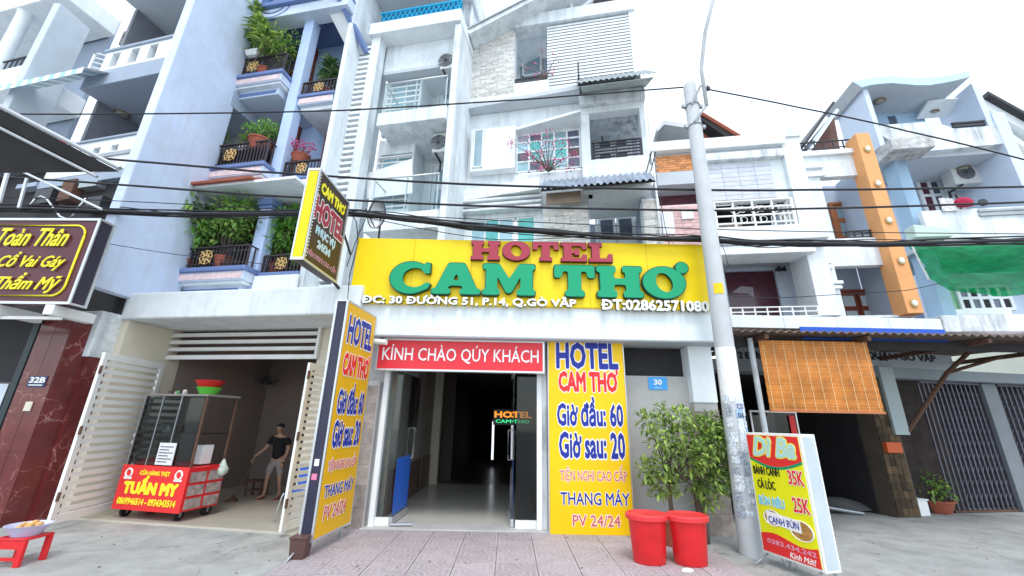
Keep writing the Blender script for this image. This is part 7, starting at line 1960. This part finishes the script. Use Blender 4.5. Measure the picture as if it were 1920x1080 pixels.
for i in range(NU+1):
    for j in range(NV+1):
        u, v = i/NU, j/NV
        vs.append((x-.7+1.9*u, y-.15+1.0*v, .015+.22*math.sin(math.pi*min(1,v*1.1+.05))*math.sin(math.pi*u)**.5*(.7+.3*math.sin(u*9+v*5))))
tm.add(vs, [(i*(NV+1)+j, (i+1)*(NV+1)+j, (i+1)*(NV+1)+j+1, i*(NV+1)+j+1) for i in range(NU) for j in range(NV)])
Rp.part('sheet', tm, mat('grey_tarpaulin', (.13,.13,.13), .8, .2), smooth=True)
Rp.part('bar', MB().tube([(x-.3, y-.2, .12), (x+.35, y-.35, .03)], .03, 8), M_metalg)
# orange letter box, pot, crate and folding gates
r_ = FS.r(-.03, 1658, 1686, 829, 849)
single('letter_box', 'small orange red letter box on the mosaic pier', 'letter box', MB().box(r_[0], r_[1], r_[2], r_[3], -.09, -.003), mat('orange_red_box', (.55,.10,.03), .6, .1), FS, bev=.01)
x, y = FS.g(1786, 966)
pot_plant('leafy plant in a wide terracotta bowl before the folding gate', 'bowl_plant', 'potted plant', FS, (x, y+.25, 0), .48, .62, M_leaf, pot=(.30,.24), L=.13, Wd=.05, n=380, clumps=12, stem=.0, up=.5)
x, y = FS.g(1733, 968)
Wc = Thing('white_box', 'pale square box holding sticks beside the terracotta bowl', 'box', FS, (x, y, 0))
Wc.part('body', MB().box(x-.20, x+.17, 0, .27, y, y+.30), M_metalw, bev=.01)
Wc.part('lid', MB().box(x-.22, x+.19, .271, .30, y-.02, y+.32), M_whiteclean, bev=.01)
for k in range(3):
    Wc.part('stick', MB().box(x-.15+k*.09, x-.12+k*.09, .30, .72, y+.12, y+.15), M_cream)
def folding_gate(label, px0, px1, nb):
    a = p(px0, 830, .30)[0]; b = p(px1, 830, .30)[0]; zt2 = z_c-.23
    Q = Thing('folding_gate', label, 'gate', FS, ((a+b)/2, .3, 0), group='dark folding shop gates')
    me = bpy.data.meshes.new('gate_bar'); b_ = MB().box(-.016,.016,.05,zt2,-.014,.014); me.from_pydata(b_.v, [], b_.f); me.materials.append(M_gate)
    dm = MB()
    for i in range(nb+1):
        xx = a+(b-a)*i/nb; Q.share('gate_bar', me, (xx, .30, 0))
        if i < nb:
            x2 = xx+(b-a)/nb; z = .12
            while z < zt2-.35:
                dm.tube([(xx,.325,z),(x2,.325,z+.24)], .008, 4, False); dm.tube([(x2,.335,z),(xx,.335,z+.24)], .008, 4, False); z += .26
    Q.part('lattice', dm, M_gate, kind='stuff')
    Q.part('bottom_rail', MB().box(a, b, .01, .045, .27, .36), M_rust); Q.part('top_rail', MB().box(a, b, zt2-.04, zt2, .25, .37), M_gate)
    return Q
M_gate = mat('dim_grey_gate', (.12,.12,.15), .5, .15, metal=.3, bump=0)
folding_gate('folding lattice gate between the bowl plant and the grey gate post', 1752, 1868, 13)
folding_gate('folding lattice gate cut off by the right edge of the photo', 1902, 2010, 11)
r_ = p(1885, 830, .28)[0]
single('gate_post', 'wide grey steel post between the two folding gates', 'post', MB().box(r_-.22, r_+.18, 0, z_c-.23, .22, .34), mat('grey_post_paint', (.19,.21,.23), .6, .08), FS, bev=.01)
T.part('gate_backing', MB().box(p(1752,830,.3)[0]-.2, 13, 0, z_c-.2, .7, .8), M_dark)
# red white awning beyond and diagonal strut
d0, d1, d2 = p(1838, 640, -1.0), p(1775, 700, -.5), p(1700, 812, -.0)
DS = Thing('rusty_strut', 'rusty diagonal steel strut propping the canopy at right', 'strut', FS, (d2[0], 0, d2[1]))
DS.part('bar', MB().tube([(d0[0], -1.0, d0[1]), (d1[0], -.5, d1[1]), (d2[0], .0, d2[1])], .045, 6), M_rust)
e0_, e1_ = p(1780, 698, -.5), p(1880, 668, -1.2)
DS.part('bar', MB().tube([(e0_[0], -.5, e0_[1]), (e1_[0], -1.2, e1_[1])], .035, 6), M_rust)
a0_, a1_ = p(1780, 665, .0), p(1965, 690, .0)
RA = Thing('striped_awning', 'red and white slatted awning under the canopy at the right edge', 'awning', FS, (a0_[0]+1, 0, a0_[1]-.3))
for i in range(6):
    y0_ = -.1-.15*i; 
    RA.part('stripe', MB().sheet([(a0_[0]+.1, y0_-.15, z_a+.12-.05*i-.05), (a1_[0]+.6, y0_-.15, z_a+.12-.05*i-.05), (a1_[0]+.6, y0_, z_a+.12-.05*i), (a0_[0]+.1, y0_, z_a+.12-.05*i)], .012), M_whiteclean if i % 2 else mat('pale_red_stripe', (.62,.30,.27), .7, .1))

# ================================================================== plants on the balconies of the blue house, stool
p = FC.p
def plantC(label, px, py, R, H, m, d=.3, nm='potted_plant', **k):
    x, z = FC.p(px, py, d)
    return pot_plant(label, nm, 'potted plant', FC, (x, d, z), R, H, m, **k)
l1, l2, l3 = levels
x = lambda px, py, d: FC.p(px, py, d)[0]
pot_plant('bushy light green plant over the left end of the lowest brown railing', 'potted_plant', 'potted plant', FC, (x(345,470,.15), .15, l1[2]+.01), .75, 1.5, M_leafb, pot=(.18,.28), L=.16, Wd=.075, n=1100, clumps=18, stem=.35)
pot_plant('pale leaved bush over the right part of the lowest brown railing', 'potted_plant', 'potted plant', FC, (x(425,470,.15), .15, l1[2]+.01), .75, 1.55, M_leaf, pot=(.18,.28), L=.15, Wd=.075, n=1200, clumps=18, stem=.4)
pot_plant('drooping green bush against the column over the small lowest railing', 'potted_plant', 'potted plant', FC, (x(527,470,.62), .62, rl[0][2]+.01), .55, 1.8, M_leafb, pot=(.18,.28), L=.16, Wd=.065, n=1000, clumps=15, stem=.1)
pot_plant('small leafy shrub at the left end of the middle railing', 'potted_plant', 'potted plant', FC, (x(405,270,.1), .1, l2[3]-.1), .38, .75, M_leaf, pot=(.18,.16), potm=M_metalw, L=.09, Wd=.045, n=300, clumps=9)
pot_plant('round green bush in a terracotta pot at the right end of the middle railing', 'potted_plant', 'potted plant', FC, (x(488,270,.2), .2, l2[3]-.15), .42, .85, M_leafb, pot=(.26,.30), L=.10, Wd=.035, n=480, clumps=10, up=.6)
pot_plant('low yellow green fern left of the round green bush', 'potted_plant', 'potted plant', FC, (x(458,268,.2), .2, l2[3]-.1), .25, .5, M_leaf, pot=(.13,.16), potm=M_metalw, L=.10, Wd=.03, n=160, clumps=6)
pot_plant('wide yellow green bush hanging over the highest brown railing', 'potted_plant', 'potted plant', FC, (x(505,110,.15), .15, l3[2]+.01), .85, 1.6, M_leaf, pot=(.2,.25), L=.14, Wd=.045, n=1200, clumps=20, stem=.3)
# tall dracaenas on the top balcony
def dracaena(label, F, c, stems, m, L=.34, Wd=.05, n=26, potr=.16, droop=.9):
    T = Thing('dracaena', label, 'potted plant', F, c, group=None)
    T.part('pot', MB().lathe(c, [(potr*.7,0),(potr,.22),(potr*1.08,.22),(potr*1.08,.26),(potr*.9,.24)], 18), M_terra, smooth=True, auto=True)
    s = MB(); f = MB()
    for dx, dy, h in stems:
        t = (c[0]+dx, c[1]+dy, c[2]+.2+h); s.tube([(c[0]+dx*.2, c[1]+dy*.2, c[2]+.2), (c[0]+dx*.9, c[1]+dy*.7, c[2]+.2+h*.6), t], .018, 6)
        for k in range(3): rosette(f, (t[0], t[1], t[2]-k*.16), n, L, Wd, droop)
    T.part('stem', s, M_bark); T.part('foliage', f, m, kind='stuff'); return T
def tips(F, c, lst):
    r = []
    for px, py, dd in lst:
        xx, zz = F.p(px, py, dd); r.append((xx-c[0], dd-c[1], zz-c[2]-.2))
    return r
c_ = (x(458,125,.15), .15, l3[2]+.02)
dracaena('tall thin stemmed dracaena rising beside the lilac wall on the top balcony', FC, c_, tips(FC, c_, [(440,12,-.2),(478,8,-.15),(488,40,-.2),(462,52,-.1),(500,62,-.25)]), M_leafol, L=.42, Wd=.06, n=30)
dracaena('dracaena with a single shaggy head on the small top right balcony', FC, ((rl[2][0]+rl[2][1])/2, .6, rl[2][2]+.1), [(0,0,1.0),(.05,0,.6)], M_leafd, L=.40, n=34)
c_ = (x(352,480,.1), .1, l1[2]+.01)
dracaena('spreading striped dracaena with drooping leaves above the lowest railing', FC, c_, tips(FC, c_, [(352,352,-.25),(356,385,-.2)]), M_leaf, L=.50, Wd=.09, n=30, droop=1.1)
T_ = pot_plant('pink flowering plant in a terracotta pot on the small middle balcony', 'flower_pot', 'potted plant', FC, (x(563,300,.45), .45, rl[1][2]+.45), .3, .6, M_bloom, pot=(.20,.20), L=.08, Wd=.05, n=120, clumps=7)
for i_, L_ in ((1, l2),):
    blueh.part('plant_shelf', MB().box(L_[0]+.05, L_[1]-.05, L_[3]-.19, L_[3]-.16, .05, .55), M_iron)
single('planter_box', 'white bonsai planter standing on the highest brown rail', 'planter', MB().add([(x(477,105,0)-.14,-.1,l3[3]+.0),(x(477,105,0)+.14,-.1,l3[3]),(x(477,105,0)+.14,.12,l3[3]),(x(477,105,0)-.14,.12,l3[3]),(x(477,105,0)-.2,-.14,l3[3]+.16),(x(477,105,0)+.2,-.14,l3[3]+.16),(x(477,105,0)+.2,.16,l3[3]+.16),(x(477,105,0)-.2,.16,l3[3]+.16)], [(0,3,2,1),(4,5,6,7),(0,1,5,4),(1,2,6,5),(2,3,7,6),(3,0,4,7)]), M_metalw, FC, bev=.01)
# red stool with basin at the left edge
xs, ys = W0.g(12, 1062)
SS = Thing('plastic_stool', 'red plastic stool at the lower left corner', 'stool', W0, (xs, ys+.1, 0))
SS.part('seat', MB().box(xs-.19, xs+.16, .25, .275, ys-.05, ys+.26), M_redpl, bev=.01)
for (a, b) in ((xs-.17, ys-.03), (xs+.13, ys-.03), (xs-.17, ys+.23), (xs+.13, ys+.23)):
    SS.part('leg', MB().box(a-.025, a+.035, 0, .25, b-.02, b+.02), M_redpl, bev=.006)
SS.part('apron', MB().box(xs-.15, xs+.12, .17, .25, ys-.045, ys-.03).box(xs-.15, xs+.12, .06, .09, ys-.045, ys-.03), M_redpl)
BSs = Thing('basin', 'pale lavender basin of food on the red stool', 'basin', W0, (xs, ys+.1, .276))
BSs.part('bowl', MB().lathe((xs-.01, ys+.1, .276), [(.12,0),(.165,.08),(.20,.11),(.185,.11),(.10,.015)], 28), mat('lavender_plastic', (.55,.56,.78), .35, .05, bump=0), smooth=True, auto=True)
fm = MB()
for i in range(14): 
    a = random.uniform(0, 6.28); r = random.uniform(0, .1); fm.lathe((xs+r*math.cos(a), ys+.1+r*math.sin(a), .33+random.uniform(0,.05)), [(.01,0),(.035,.02),(.03,.04),(.01,.05)], 7)
BSs.part('food', fm, mat('fried_food', (.62,.36,.14), .7, .4, scale=14), kind='stuff')
# small litter on the ground
rn = random.Random(11)
lt_ = MB()
for _ in range(34):
    px, py = rn.uniform(100, 1900), rn.uniform(1010, 1078); a, b = W0.g(px, py)
    if -2.7 < a < 2.8: continue
    s = rn.uniform(.004, .010); lt_.box(a-s, a+s, .0, s*.6, b-s, b+s*rn.uniform(.6,1.8))
single('litter', None, None, lt_, M_concwall, W0, kind='stuff')['label'] = 'scattered small stones and scraps on the concrete'

# fallen leaves on the forecourt and paving
lf_ = MB(); rn = random.Random(23)
for _ in range(46):
    a, b = W0.g(rn.uniform(150, 1880), rn.uniform(1000, 1078)); zz = .037 if -2.55 < a < 2.75 and b < 6.9 else .004
    t = rn.uniform(0, 6.28); L_ = rn.uniform(.02, .045); c, d = math.cos(t)*L_, math.sin(t)*L_
    lf_.add([(a, b, zz), (a+c*.5-d*.3, b+d*.5+c*.3, zz+.012), (a+c, b+d, zz+.003), (a+c*.5+d*.3, b+d*.5-c*.3, zz+.006)], [(0, 3, 2, 1)])
single('fallen_leaves', None, None, lf_, mat('dry_leaf', (.20,.14,.06), .8, .4, scale=20, bump=0), W0, kind='stuff')['label'] = 'a few dry fallen leaves scattered over paving and concrete'
